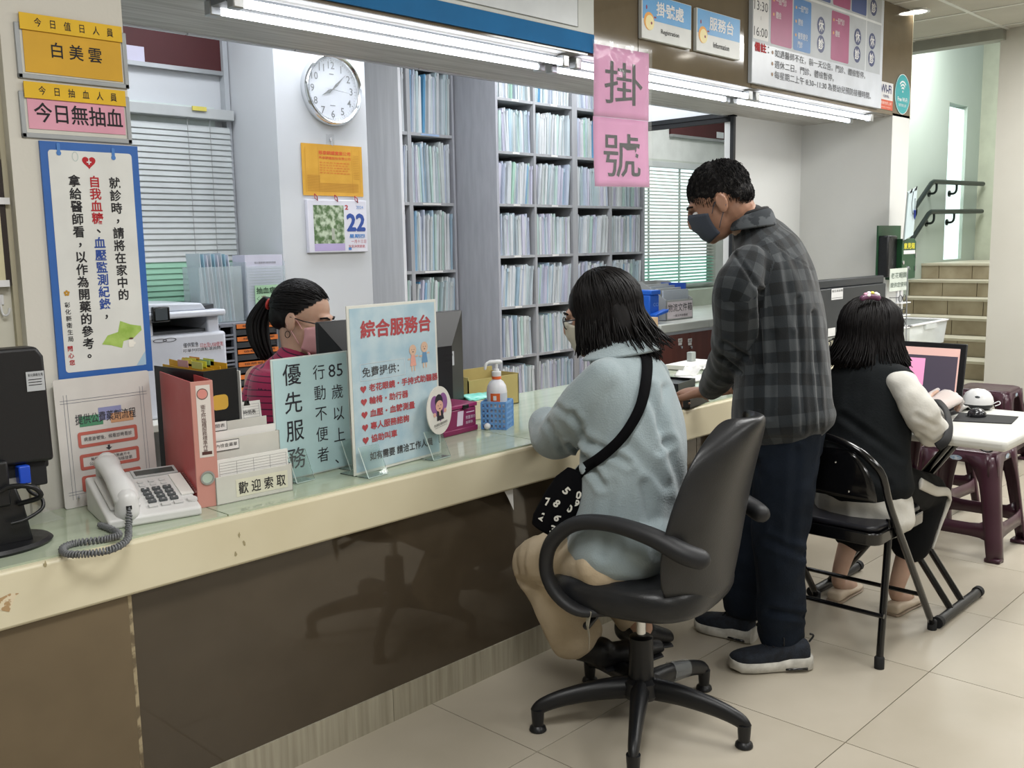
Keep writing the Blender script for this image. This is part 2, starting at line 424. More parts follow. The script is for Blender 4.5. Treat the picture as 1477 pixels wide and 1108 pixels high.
# ---- piers and partitions
pl = struct('wall_pier_left', MB().box((0.912, FY, 0), (1.21, FY + 0.1, 2.72)), cream_wall)
mbp = MB().box((-2.5, FY + 0.045, 0), (0.912, FY + 0.1, 2.72)); struct('wall_front_left', mbp, M('ivory_wall', 'd4d2c6', 0.7, col2='ccc9bb', nscale=1))
struct('trim_3', MB().box((0.9, FY + 0.03, 0.6), (0.912, FY + 0.046, 2.72)), M('ivory_trim', 'b9b29a', 0.6))
zs = 2.084
x1 = 5.947; x2 = 6.20
struct('wall_pier_right', MB().box((x1, FY, 0), (x2, 3.55, zs + 0.02)), white_wall)
struct('wall_partition', MB().box((5.1, 3.085, 0), (x1, 3.13, 2.72)), white_wall)
# door-like dark frame of the side room in the plane x = 5.1
fr = struct('door_1', MB().box((5.085, 3.062, 0), (5.11, 3.084, 2.10)), M('dark_frame', '1c1e20', 0.4))
obj('lintel', MB().box((5.085, 3.062, 2.075), (5.125, 4.08, 2.10)), MATS['dark_frame'], fr)
obj('track', MB().box((5.09, 3.085, 2.048), (5.12, 4.08, 2.074)), black_mat, fr)
struct('wall_over_door', MB().box((5.09, 3.10, 2.101), (5.12, 4.08, 2.72)), office_wall)
# office: pier with the clock, window walls
PX0, PX1 = 2.444, 2.93
struct('wall_clock_pier', MB().box((PX0, 3.70, 0), (PX1, 4.3, 2.72)), office_wall)
struct('wall_window', MB().box((-0.2, 4.09, 0), (PX0, 4.2, 2.72)), office_wall)
struct('wall_back', MB().box((PX1, 4.80, 0), (5.75, 4.9, 2.72)), office_wall)
struct('wall_side_room', MB().box((5.12, 4.60, 0), (7.6, 4.7, 2.72)), M('pale_room_wall', 'd0d1ce', 0.75))
struct('wall_corridor', MB().box((6.2, LY, 0), (7.6, LY + 0.04, 2.72)), green_wall)
struct('wall_side_room_right', MB().box((7.5, 3.6, 0), (7.6, 4.6, 2.72)), MATS['pale_room_wall'])
struct('trim_4', MB().box((PX0 - 0.03, 4.05, 0.7), (PX0 - 0.006, 4.089, 2.5)), M('grey_conduit', 'b4b8bc', 0.5))
# ---- header over the counter
hd = struct('trim_5', MB().box((1.212, FY + 0.01, 2.09), (x2, FY + 0.05, 2.72)), M('soffit_edge', 'a9a8a6', .5))
for a, b in ((1.212, 1.75), (1.755, 3.40), (3.405, 4.30), (4.305, x2)):
    obj('glass_panel', MB().box((a, FY, 2.084 + 0.006), (b, FY + 0.01, 2.72)), fascia_glass, hd)
obj('edge_strip', MB().box((x2, FY, 2.084), (x2 + 0.006, FY + 0.05, 2.72)), MATS['ivory_trim'], hd)
so = struct('trim_6', MB().box((1.21, FY + 0.05, zs), (x1, 3.10, zs + 0.03)), soffit_m)
for a, b in ((0.9, 1.72), (1.725, 2.14), (2.145, 2.73), (2.735, 4.2), (4.205, x1)):
    obj('edge_strip', MB().box((a, 3.10, zs - 0.006), (b, 3.115, zs + 0.03)), metal_m, so)
struct('trim_7', MB().box((1.212, 3.10, zs + 0.0), (5.1, 3.13, 2.72)), office_wall)
# fluorescent battens under the soffit
FX = [(1.545, 2.99), (3.03, 4.36), (4.39, 5.73)]
names = ['twin white fluorescent batten under the header, nearest the yellow notices', 'twin fluorescent batten crossed by the pink hanging sign', 'twin fluorescent batten at the white end wall of the header']
for (a, b), lab in zip(FX, names):
    t = thing('fluorescent_batten', lab, 'light', (a, 2.6, zs), group='battens under the header')
    L = b - a
    obj('housing', MB().box((0.0, -0.04, -0.022), (L, 0.04, 0.0)), M('batten_grey', '74777a', .5), t)
    for y in (-0.062, 0.062):
        obj('tube', MB().tube([(0.03, y, -0.026), (L - 0.03, y, -0.026)], 0.0125, 12), tube_m, t, smooth=50)
        for xx in (0.0, L - 0.035):
            obj('end_cap', MB().box((xx, y - 0.018, -0.045), (xx + 0.035, y + 0.018, -0.001)), metal_m, t, bevel=0.004)
# downlights in the hall ceiling, seen as reflections in the fascia
for u, v, lab in ((1311, 18, 'round ceiling downlight mirrored at the far right of the brown fascia'), (990, 80, 'round ceiling downlight mirrored between the two small blue signs'), (1078, 64, 'round ceiling downlight mirrored beside the schedule board')):
    p = on(u, v, 'z', CZ); p.y = 2 * FY - p.y
    t = thing('downlight', lab, 'light', (p.x, p.y, CZ))
    obj('trim_ring', MB().lathe([(0.055, 0), (0.075, 0), (0.075, -0.008), (0.055, -0.006), (0.055, 0)], n=20), white_p, t, smooth=40)
    obj('lamp', MB().lathe([(0.055, 0), (0.055, -0.004)], n=20), lamp_m, t)

# ---- service counter
ct = thing('service_counter', 'long cream-edged service counter with brown glass front running along the hall', 'counter', (0.0, 2.09, 0))
cy0, cy1, cz0, cz1 = 2.09, 2.62, 0.604, 0.728
RY1 = 2.9
obj('slab', MB().prism([(-0.6, cy0), (6.02, cy0), (6.02, 2.495), (5.94, 2.495), (5.94, RY1), (2.35, RY1), (2.35, 2.68), (1.215, 2.68), (1.215, 2.495), (-0.6, 2.495)], cz0, cz1, axis='z'), solid_m, ct, world=True, bevel=0.008, seg=2)
for a, b in ((-0.55, 1.196), (1.2, 2.34), (2.344, 4.3)):
    obj('glass_top', MB().box((a, cy0 + 0.018, cz1), (b, 2.49 if a < 1 else 2.67 if a < 2 else RY1 - 0.02, cz1 + 0.005)), glass_top_m, ct, world=True)
obj('front_panel', MB().box((-0.6, 2.105, 0.0), (0.936, 2.16, cz0)), brown_plain, ct, world=True, bevel=0.002)
obj('seam_strip', MB().box((0.936, 2.108, 0.0), (0.945, 2.16, cz0)), seam_m, ct, world=True)
for a, b in ((0.945, 3.29), (3.294, 5.95)):
    obj('glass_panel', MB().box((a, 2.132, 0.098), (b, 2.16, cz0)), brown_glass, ct, world=True)
for a, b in ((0.945, 1.70), (1.702, 3.5), (3.502, 5.95)):
    obj('plinth', MB().box((a, 2.126, 0.0), (b, 2.16, 0.098)), plinth_m, ct, world=True)
obj('body', MB().box((-0.6, 2.16, 0.0), (5.93, 2.49, cz0 - 0.01)), brown_plain, ct, world=True)
for i, (u, v) in enumerate(((345, 772), (352, 783), (65, 815), (340, 800))):
    p = on(u, v, 'y', 2.0897)
    obj('scuff', flat(MB(), [(p.x + r_ * math.cos(a), p.z + 2.2 * r_ * math.sin(a)) for a, r_ in [(2 * PI * k / 9, random.uniform(.002, .005)) for k in range(9)]], 2.0893), M('scuff_mark', 'a59a78', 0.8), ct, world=True)
p = on(12, 868, 'y', 2.089)
obj('chip', flat(MB(), [(p.x + dx, p.z + dz) for dx, dz in ((-.02, -.012), (0, -.022), (.006, -.01), (.014, .004), (.022, .012), (.004, .016), (-.012, .012), (-.03, .012))], 2.0893), M('chipped_edge', 'b0916a', 0.8, col2='ddd0b4', nscale=60, contrast=(.48, .52)), ct, world=True)
# ------------------------------------------------------------ notices on the left pier
def frame_sign(name, label, cat, px_tl, w, h, y=FY, rot=0.0):
    p = on(px_tl[0], px_tl[1], 'y', y)
    m = Matrix.Translation((p.x, y, p.z - h)) @ Matrix.Rotation(rot, 4, 'Y')
    return thing(name, label, cat, mat=m)
yel_card = M('yellow_card', 'e3b71f', 0.5); yel_paper = M('orange_yellow_paper', 'd6a52c', 0.6); pink_paper = M('pink_paper', 'dfa0b4', 0.6)
sign_grey = M('sign_frame_grey', 'a4a8ab', 0.4, metal=0.2)
for k, (tl, top, body, bm_, lab) in enumerate([((17, 17), '今日值日人員', '白美雲', yel_paper, 'yellow duty notice in a grey frame, topmost on the left pier'),
                                 ((24, 117), '今日抽血人員', '今日無抽血', pink_paper, 'pink notice with a yellow header in a grey frame, second on the left pier')]):
    w, h = 0.272, (0.150 if k == 0 else 0.130)
    t = frame_sign('notice_frame', lab, 'sign', tl, w, h)
    z1 = h - 0.012
    obj('frame', MB().box((0, -0.006, 0), (0.012, 0, z1 - 0.01)).box((w - 0.012, -0.006, 0), (w, 0, z1)).box((0, -0.006, 0), (w, 0, 0.012)), sign_grey, t, bevel=0.002)
    obj('card', MB().box((0.012, -0.003, 0.012), (w - 0.012, -0.001, z1)), off_p, t)
    obj('paper', MB().box((0.018, -0.005, 0.022 if k else 0.016), (w - 0.016, -0.0035, z1)), bm_, t)
    obj('header_strip', MB().box((0.012, -0.009, z1 - 0.025), (w - 0.012, -0.0065, z1 + 0.013)), yel_card, t)
    q = MB(); text_fit(q, '　'.join(top), 0.045, z1 - 0.016, w - 0.035, z1 + 0.005, y=-0.0095, bold=0.01)
    obj('lettering', q, ink_m, t)
    q = MB()
    if k == 0: text_fit(q, '白 美 雲', 0.082, 0.055, 0.205, 0.092, y=-0.0056, bold=0.012)
    else: text_fit(q, '今日無抽血', 0.032, 0.038, 0.250, 0.085, y=-0.0056, bold=0.012)
    obj('lettering', q, ink_m, t)
# blue framed poster
t = frame_sign('health_poster', 'tall blue-bordered poster with vertical black and red writing on the left pier', 'poster', (55, 203), 0.246, 0.585)
w, h = 0.246, 0.585
blue_b = M('poster_blue', '3566b0', 0.35); poster_w = M('poster_white', 'dcddda', 0.35)
obj('board', MB().box((0, -0.006, 0), (w, 0, h)), blue_b, t)
q = MB(); flat(q, rr(0.018, 0.018, w - 0.018, h - 0.02, 0.008), -0.0066); obj('sheet', q, poster_w, t)
def pf(u, v):   # pixel on the pier -> local coordinates of the current sign
    p = on(u, v, 'y', FY - 0.006); q_ = rootmat(t).inverted() @ p; return q_.x, q_.z
qk, qr, qb = MB(), MB(), MB()
def vcol(mb, s, u0, v0, u1, v1, size, bold=0.03):       # a vertical column of characters between two pixel points
    a = pf(u0, v0); b = pf(u1, v1); n = len(s)
    for i, ch in enumerate(s):
        f = i / max(n - 1, 1); x = a[0] + (b[0] - a[0]) * f; z = a[1] + (b[1] - a[1]) * f
        vs, fs = glyph(ch, bold)
        dx, dz = (0.3, 0.25) if ch in '，。、' else (0, 0)
        mb.add([(x + (g.x - 0.5 + dx) * size, -0.0072 - g.z * 5e-5, z + (g.y - 0.38 + dz) * size) for g in vs], fs)
vcol(qk, '就診時，請將在家中的', 165, 264, 178, 425, 0.030, 0.02)
vcol(qk, '拿給醫師看，以作為開藥的參考。', 107, 261, 129, 513, 0.030, 0.02)
c1 = '自我血糖、血壓監測紀錄，'
a0, a1 = (136, 262), (153, 456)
def seg(i): f = i / 11; return (a0[0] + (a1[0] - a0[0]) * f, a0[1] + (a1[1] - a0[1]) * f)
vcol(qr, c1[:4], *seg(0), *seg(3), 0.030, 0.02); vcol(qk, '、', *seg(4), *seg(4), 0.030, 0.02)
vcol(qb, c1[5:11], *seg(5), *seg(10), 0.030, 0.02); vcol(qk, '，', *seg(11), *seg(11), 0.030, 0.02)
vcol(qk, '彰化縣衛生局', 97, 440, 102, 489, 0.0145, 0.01); vcol(qr, '關心您', 101, 503, 104, 523, 0.0145, 0.02)
x, z = pf(128, 234); flat(qr, heart(x, z, 0.034), -0.0070)
qw = MB(); rect(qw, x - 0.006, z - 0.0015, x + 0.006, z + 0.0015, -0.0075); rect(qw, x - 0.0015, z - 0.006, x + 0.0015, z + 0.006, -0.0076)
x, z = pf(96, 423); qy = MB(); 
for k in range(5): flat(qy, circ(x + 0.0045 * math.cos(k * 1.257 + 1.57), z + 0.0045 * math.sin(k * 1.257 + 1.57), 0.0032, n=10), -0.0071 - k * 0.00003)
obj('lettering', qk, ink_m, t); obj('lettering', qr, red_ink, t, label='red lettering and heart'); obj('lettering', qb, blue_ink, t, label='blue lettering')
obj('cross', qw, white_p, t); obj('emblem', qy, M('gold_print', 'b98a2c', 0.5), t)
g = MB(); pts = [pf(u, v) for u, v in ((147, 497), (155, 484), (170, 479), (173, 463), (188, 468), (203, 470), (204, 476), (192, 488), (178, 492), (176, 502), (160, 498))]
flat(g, pts, -0.0070); obj('green_cloth', g, M('green_print', '8fb04a', 0.5, col2='a9c566', nscale=40), t)
x, z = pf(189, 494); g = MB(); flat(g, rr(x - 0.007, z - 0.012, x + 0.007, z + 0.007, 0.003), -0.0074); flat(g, circ(x + 0.008, z - 0.002, 0.004, n=12), -0.0072); obj('cup', g, M('cup_print', 'f2efe6', 0.5), t)
x, z = pf(189, 488); g = MB(); flat(g, circ(x, z, 0.006, 0.0022, 14), -0.0078); obj('coffee', g, M('coffee_print', '5a3c28', 0.5), t)
g = MB(); x, z = pf(108, 226); ring2(g, circ(x, z, 0.008, 0.012, 16), circ(x, z, 0.006, 0.010, 16), -0.0071); obj('stethoscope', g, M('pale_print', 'b8c4c2', 0.5), t)
for u, v in ((84, 216), (163, 223)):
    x, z = pf(u, v); g = MB(); flat(g, rr(x - 0.004, z - 0.009, x + 0.004, z + 0.016, 0.003), -0.0078); flat(g, circ(x, z - 0.008, 0.006, n=12), -0.0076)
    obj('clip_print', g, M('clip_print', '4b7fc4', 0.4), t)
g = MB(); a = pf(186, 527); flat(g, [(w - 0.045, 0.0185), (w - 0.0185, 0.0185), (w - 0.0185, 0.055)], -0.0070); obj('page_curl', g, M('curl_print', 'a9c6dc', 0.5), t)
# flow chart sheet in a clear pocket, standing on the counter
p = on(95, 745, 'z', 0.734); y = 2.465
p0 = on(95, 742, 'y', y); zb = 0.734
W = on(228, 690, 'y', y).x - p0.x; H = on(82, 548, 'y', y + 0.015).z - zb
m = Matrix.Translation((p0.x, y, zb)) @ Matrix.Rotation(R(-2.2), 4, 'X') @ Matrix.Rotation(R(0), 4, 'Y')
t = thing('flowchart_sheet', 'white laminated flow chart sheet with red-bordered boxes leaning on the left pier', 'notice', mat=m)
obj('sheet', MB().prism(rr(0, 0, W, H, 0.006), 0, 0.002), M('laminated_white', 'd6d3cf', 0.22), t)
q = MB()
for x in (0.021, 0.029, W - 0.021, W - 0.029): rect(q, x, 0.02, x + 0.001, H - 0.04, -0.0005)
for z in (0.032, 0.039, H - 0.055, H - 0.062): rect(q, 0.012, z, W - 0.010, z + 0.001, -0.0006)
obj('border_lines', q, M('line_blue_grey', '6d7280', 0.6), t)
for (x0, x1_, z0, z1_, c) in ((0.055, 0.115, H - 0.125, H - 0.098, '4f8f6c'), (0.105, 0.165, H - 0.115, H - 0.082, '8f93bd'), (0.135, 0.195, H - 0.125, H - 0.10, 'd3a27b')):
    q = MB(); rect(q, x0, z0, x1_, z1_, -0.0007 - x0 * 0.001); obj('colour_block', q, M('block_' + c, c, 0.5), t)
q = MB(); text_fit(q, '提供公費藥劑流程', 0.045, H - 0.118, W - 0.045, H - 0.092, y=-0.0016, bold=0.005)
bz = [(H - 0.178, H - 0.138), (H - 0.235, H - 0.195), (H - 0.29, H - 0.25)]
text_fit(q, '病患掛號後，候看診時看診', 0.062, bz[0][0] + 0.015, W - 0.06, bz[0][1] - 0.014, y=-0.0016)
text_fit(q, '醫師看診後，依照處方卡', 0.075, bz[1][0] + 0.021, W - 0.07, bz[1][1] - 0.011, y=-0.0016)
text_fit(q, '公費流感疫苗藥劑核發單', 0.07, bz[1][0] + 0.010, W - 0.065, bz[1][1] - 0.021, y=-0.0016)
for z0, z1_ in bz[:2]:
    flat(q, [(W / 2 - 0.003, z0 - 0.002), (W / 2 - 0.003, z0 - 0.008), (W / 2 - 0.008, z0 - 0.008), (W / 2, z0 - 0.015), (W / 2 + 0.008, z0 - 0.008), (W / 2 + 0.003, z0 - 0.008), (W / 2 + 0.003, z0 - 0.002)], -0.0015)
obj('lettering', q, M('grey_ink', '3a3a40', 0.7), t)
for z0, z1_ in bz:
    q = MB(); ring2(q, rr(0.047, z0, W - 0.045, z1_, 0.006), rr(0.055, z0 + 0.008, W - 0.053, z1_ - 0.008, 0.002), -0.0012); obj('box_border', q, M('salmon_print', 'c0665a', 0.6), t)
# dark framed notice at the far left edge and a hook
t = thing('wall_frame', 'narrow dark frame with cream sheets at the far left edge of the picture', 'frame', (0.62, FY + 0.044, 0))
p1 = on(2, 230, 'y', FY + 0.03); p2 = on(16, 412, 'y', FY + 0.03)
obj('frame', MB().box((0.0, -0.02, p2.z), (p2.x - 0.62, 0, p1.z)), M('dark_wood_frame', '2c2320', 0.5), t)
obj('sheet', MB().box((0.0, -0.024, p2.z + 0.012), (p2.x - 0.634, -0.0205, p1.z - 0.012)), M('cream_sheet', 'c9c2a0', 0.6), t)
for v in (290, 409):
    q_ = on(5, v, 'y', FY + 0.02); obj('tab', MB().box((q_.x - 0.63, -0.028, q_.z - 0.008), (q_.x - 0.607, -0.0245, q_.z + 0.008)), white_p, t)
p = on(5, 440, 'y', FY + 0.03)
t = thing('wall_hook', 'small white adhesive hook under the dark frame', 'hook', (p.x, FY + 0.044, p.z))
obj('plate', MB().box((-0.012, -0.003, 0), (0.006, 0, 0.025)), white_p, t, bevel=0.001)
obj('hook', MB().tube(spline([(-0.003, -0.005, 0.02), (-0.003, -0.006, -0.01), (0.0, -0.012, -0.025), (0.008, -0.018, -0.022), (0.011, -0.02, -0.008)], 4), 0.0028, 8), white_p, t, smooth=60)

# ------------------------------------------------------------ signs on the header
def hsign(name, label, x0, z0, x1, z1, d=0.012, cat='sign'):
    return thing(name, label, cat, (x0, FY - 0.0005, z0))
t = hsign('header_board', 'large white board with a blue lower band on the brown header', 1.23, 2.10, 3.103, 2.7)
obj('board', MB().box((0, -0.010, 0.068), (1.873, 0, 0.6)), M('board_greywhite', 'b9bdb9', 0.3), t, bevel=0.002)
obj('blue_band', MB().box((0, -0.011, 0), (1.873, 0, 0.068)), M('board_blue', '0f669e', 0.55, spec=.2), t)
obj('panel', MB().box((0.05, -0.0135, 0.083), (1.77, -0.0105, 0.6)), M('board_panel', 'c4c9cc', 0.25), t, bevel=0.001)
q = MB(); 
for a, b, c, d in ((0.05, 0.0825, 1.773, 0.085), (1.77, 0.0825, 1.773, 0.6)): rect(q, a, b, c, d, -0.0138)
obj('panel_edge', q, M('edge_shadow', '6e716d', 0.5), t)  # dark grey line along the panel's lower and right edges
sky_b = M('sign_sky_blue', '5b9fd6', 0.35); sign_w = M('sign_white', 'd2d5d4', 0.35)
for tx, en, x0, x1_, lab in (('掛號處', 'Registration', 3.403, 3.765, 'blue and white registration sign on the brown header'), ('服務台', 'Information', 3.806, 4.169, 'blue and white information sign on the header beside the schedule board')):
    t = hsign('direction_sign', lab, x0, 2.197, x1_, 2.377)
    w = x1_ - x0; h = 0.181
    obj('plate', MB().box((0, -0.018, 0), (w, 0, h)), sign_w, t, bevel=0.002)
    q = MB(); rect(q, 0.006, 0.078, w - 0.004, h - 0.003, -0.0186); obj('blue_field', q, sky_b, t)
    q = MB(); text_fit(q, tx, 0.10, 0.100, w - 0.06, 0.158, y=-0.0194, bold=0.02); obj('lettering', q, white_p, t)
    q = MB(); text_fit(q, en, 0.135, 0.028, w - 0.095, 0.052, y=-0.0194, bold=0.005, keep=False); obj('lettering', q, ink_m, t)
    q = MB(); flat(q, circ(0.05, 0.072, 0.036), -0.0190); obj('logo', q, M('logo_orange', 'e6a23c', 0.4), t)
    q = MB(); flat(q, circ(0.055, 0.067, 0.030), -0.0193); obj('logo', q, M('logo_cream', 'efe0a6', 0.4), t)
    q = MB(); flat(q, circ(0.066, 0.066, 0.006, n=10), -0.0196); flat(q, circ(0.032, 0.125, 0.005, 0.009, 10), -0.0193); flat(q, circ(0.092, 0.092, 0.009, 0.004, 10), -0.0192); obj('logo', q, M('logo_maroon', '8c2f49', 0.4), t)
# schedule board
SX0, SZ0, SX1 = 4.272, 2.108, 5.728
t = hsign('schedule_board', 'large white clinic schedule board with purple and blue cells on the header', SX0, SZ0, SX1, 2.72)
w = SX1 - SX0; h = 0.60
obj('board', MB().box((0, -0.022, 0), (w, 0, h)), M('schedule_white', 'ccd2dc', 0.3), t, bevel=0.002)
def sf(zx, zy):      # pixel of the enlarged view (x 5.54) -> board coordinates
    p = on(1060 + zx / 5.538, zy / 5.54, 'y', FY - 0.023); return p.x - SX0, p.z - SZ0
purp = M('cell_purple', 'a04a76', 0.4); cblue = M('cell_blue', '3f7ab8', 0.4); cnavy = M('cell_navy', '47598f', 0.4); cgrey = M('cell_grey', 'b2b8bf', 0.4); badge = M('badge_navy', '3c4673', 0.4)
q = MB(); a = sf(140, 330); b = sf(1135, 560); c = sf(1145, 230); dd = sf(1150, -60)
rect(q, a[0], a[1], w - 0.035, h - 0.002, -0.0226); obj('grid_field', q, cgrey, t)
zl = sf(600, 20)[1]; q = MB(); 
for i in range(2): rect(q, sf(280, 10)[0] - 0.03, (sf(640, 20)[1], sf(640, 20)[1] + 0.19)[i], w - 0.03, (sf(640, 20)[1] + 0.012, sf(640, 20)[1] + 0.20)[i], -0.0228)
rect(q, sf(1048, 300)[0] - 0.004, a[1], sf(1048, 300)[0] + 0.004, h - 0.01, -0.0229)
obj('grid_lines', q, M('grid_white', 'dfe3e6', 0.4), t)
zb = a[1] + 0.012; zt = sf(640, 20)[1] - 0.008; zb2 = zt + 0.03
cells = [(285, 455, 0, purp), (465, 605, 0, cblue), (768, 912, 0, purp), (465, 610, 1, cblue), (632, 757, 1, cnavy), (776, 915, 1, purp), (925, 1045, 1, cnavy), (285, 455, 1, purp)]
for x0, x1_, up, mt in cells:
    xa = sf(x0, 300)[0]; xb = sf(x1_, 300)[0]; q = MB()
    if up: flat(q, rr(xa, zb2, xb, h - 0.004, 0.012), -0.0231)
    else: flat(q, rr(xa, zb, xb, zt, 0.012), -0.0231)
    obj('schedule_cell', q, mt, t)
q = MB(); xt = sf(145, 200)[0]; xt2 = sf(265, 200)[0]
flat(q, rr(xt, zb + 0.004, xt2 + 0.004, zt - 0.055, 0.006), -0.0232); obj('time_card', q, M('time_white', 'd8d8d8', 0.4), t)
qi = MB(); text_fit(qi, '13:30', xt + 0.008, zt - 0.115, xt2 - 0.006, zt - 0.072, y=-0.0238); text_fit(qi, '16:00', xt + 0.008, zb + 0.018, xt2 - 0.006, zb + 0.060, y=-0.0238)
rect(qi, (xt + xt2) / 2, (zt + zb) / 2 - 0.032, (xt + xt2) / 2 + 0.002, (zt + zb) / 2 - 0.014, -0.0238)
qb_ = MB(); text_fit(qb_, '下午', xt + 0.012, zt - 0.048, xt2 - 0.004, zt - 0.002, y=-0.0238, bold=0.02); obj('lettering', qb_, blue_ink, t)
qw_ = MB(); qo = MB()
def cell_lines(x0, lines, zz=None):
    xa = sf(x0, 300)[0]
    for i, s in enumerate(lines):
        z = (zt - 0.058 if zz is None else zz) - i * 0.066
        text_h(qw_, s, xa + 0.045, z, 0.034, y=-0.0238, sx=0.78); flat(qo, circ(xa + 0.025, z + 0.012, 0.008, n=10), -0.0238)
cell_lines(285, ['一般門診', '體檢']); cell_lines(465, ['一般門診', '體檢', '優質健兒']); text_h(qw_, '門診', sf(465, 300)[0] + 0.045, zt - 0.058 - 0.132 - 0.042, 0.034, y=-0.0238, sx=0.78)
cell_lines(768, ['一般門診', '體檢'])
obj('lettering', qw_, white_p, t); obj('bullets', qo, M('bullet_gold', 'd8a060', 0.4), t)
qc = MB(); qt = MB()
for zx, zy, ch in ((688, 205, '休'), (686, 352, '診'), (980, 295, '休'), (975, 435, '診'), (1096, 330, '休'), (1091, 468, '診'), (1108, 62, '診')):
    x, z = sf(zx, zy); flat(qc, circ(x, z, 0.043, 0.044, 24), -0.0232); text_fit(qt, ch, x - 0.029, z - 0.029, x + 0.029, z + 0.029, y=-0.0238, bold=0.03)
obj('badge', qc, badge, t); obj('lettering', qt, white_p, t)
zr = [0.141, 0.089, 0.039]
q = MB(); text_fit(q, '備註', sf(155, 430)[0], 0.146, sf(250, 430)[0], 0.190, y=-0.0232, bold=0.04); obj('lettering', q, red_ink, t, label='red heading')
xl = sf(318, 460)[0]
for s, z, xe_ in (('如遇醫師不在，前一天公告。門診、體檢暫停。', zr[0], 1040), ('週休二日。門診、體檢暫停。', zr[1], 790), ('每星期二上午 8:30~11:30 為嬰幼兒預防接種時間。', zr[2], 1090)):
    text_fit(qi, s, xl, z, sf(xe_, 600)[0], z + 0.037, y=-0.0238)
    pass
text_fit(qi, '：', sf(262, 430)[0], 0.150, sf(272, 430)[0], 0.182, y=-0.0232)
obj('lettering', qi, M('board_ink', '45474e', 0.6), t)
q = MB()
for z in zr: flat(q, circ(sf(300, 450)[0], z + 0.018, 0.009, n=12), -0.0236)
obj('bullets', q, M('bullet_brown', '8c6a4a', 0.4), t)
# wifi signs
t = hsign('wifi_label', 'small white and red wireless network label at the right end of the header', 5.745, 2.115, 5.935, 2.27)
obj('plate', MB().box((0, -0.002, 0), (0.19, 0, 0.155)), M('wifi_white', 'cfcfd0', 0.4), t)
q = MB(); rect(q, 0, 0, 0.19, 0.055, -0.0024); obj('red_field', q, M('wifi_red', 'c8573c', 0.4), t)
q = MB(); text_fit(q, 'Wi-Fi', 0.015, 0.093, 0.165, 0.142, y=-0.0026, bold=0.03); text_fit(q, '可連熱點', 0.05, 0.066, 0.135, 0.084, y=-0.0026); obj('lettering', q, M('wifi_navy', '2b3160', 0.4), t)
q = MB(); text_fit(q, '無線免費上網', 0.02, 0.028, 0.17, 0.046, y=-0.003); text_fit(q, 'wireless hotspot', 0.03, 0.008, 0.16, 0.018, y=-0.003); obj('lettering', q, M('wifi_pale', 'e8cfc6', 0.4), t)
t = hsign('wifi_sign', 'oval teal wireless sign at the far right corner of the header', 6.073, 2.105, 6.2, 2.3)
tw = M('wifi_teal', '2f9aa0', 0.35)
obj('plate', MB().prism(circ(0, 0.118, 0.112, 0.118, 36), -0.003, 0), tw, t)
q = MB()
for k, r_ in enumerate((0.02, 0.038, 0.056)):
    o1 = [(r_ * math.cos(a) * 1.0, 0.132 + r_ * math.sin(a)) for a in [R(45 + 90 * i / 10) for i in range(11)]]
    o2 = [((r_ + 0.009) * math.cos(a), 0.132 + (r_ + 0.009) * math.sin(a)) for a in [R(45 + 90 * i / 10) for i in range(11)]]
    q.add([(x, -0.0036, z) for x, z in o1 + o2], [(i, i + 1, i + 12, i + 11) for i in range(10)])
flat(q, circ(0, 0.134, 0.007, n=12), -0.0036); ring2(q, circ(0, 0.118, 0.112, 0.118, 36), circ(0, 0.118, 0.108, 0.114, 36), -0.0034)
text_fit(q, 'Free Wi-Fi', -0.072, 0.075, 0.072, 0.10, y=-0.0036, bold=0.02); text_fit(q, '免費 無線上網', -0.055, 0.045, 0.055, 0.063, y=-0.0036)
obj('lettering', q, white_p, t)
# pink hanging sign with its clear film
PW = 0.362; pz1 = 2.135; pz0 = 1.592
m = Matrix.Translation((3.10, FY - 0.012, pz0)) @ Matrix.Rotation(R(-1.0), 4, 'Y')
t = thing('hanging_sign', 'tall pink laminated paper sign with two large black characters hanging from the header', 'sign', mat=m)
HH = pz1 - pz0
def wav(x, z): return 0.004 * math.sin(x * 14 + z * 3) * (1 - z / HH) + 0.003 * math.sin(z * 9)
def sheet(w, h, nx, nz, fn, y0=0):
    q = MB(); vs = [(w * i / nx, y0 + fn(w * i / nx, h * j / nz), h * j / nz) for j in range(nz + 1) for i in range(nx + 1)]
    return q.add(vs, [(j * (nx + 1) + i, j * (nx + 1) + i + 1, (j + 1) * (nx + 1) + i + 1, (j + 1) * (nx + 1) + i) for j in range(nz) for i in range(nx)])
pinks = M('pink_sign', 'd98fbe', 0.55)
obj('paper', sheet(PW, HH * 0.50 - 0.001, 10, 10, lambda x, z: wav(x, z)), pinks, t, smooth=180, solid=0.0006, label='lower pink sheet')
up = sheet(PW, HH * 0.50, 10, 10, lambda x, z: wav(x, z + HH * 0.5)); up.v = [Vector((v.x + 0.004, v.y, v.z + HH * 0.5)) for v in up.v]
obj('paper', up, pinks, t, smooth=180, solid=0.0006, label='upper pink sheet')
fl = sheet(PW + 0.026, HH + 0.018, 26, 36, lambda x, z: wav(x, z) + 0.0015 * noise.noise(Vector((x * 22, z * 22, 0))) * 2); fl.v = [Vector((v.x - 0.008, v.y - 0.0055, v.z - 0.004)) for v in fl.v]
obj('film', fl, film_m, t, smooth=180)
q = MB(); text_fit(q, '掛', 0.07, HH * 0.60, 0.32, HH * 0.90, y=0, bold=0.004); text_fit(q, '號', 0.065, HH * 0.07, 0.30, HH * 0.39, y=0, bold=0.004)
q.v = [Vector((v.x, wav(v.x, v.z) - 0.0018, v.z)) for v in q.v]
obj('lettering', q, ink_m, t)
q = MB()
for x in (0.10, 0.235): q.box((x, -0.008, HH - 0.01), (x + 0.022, -0.007, HH + 0.02))
obj('tape', q, film_m, t)

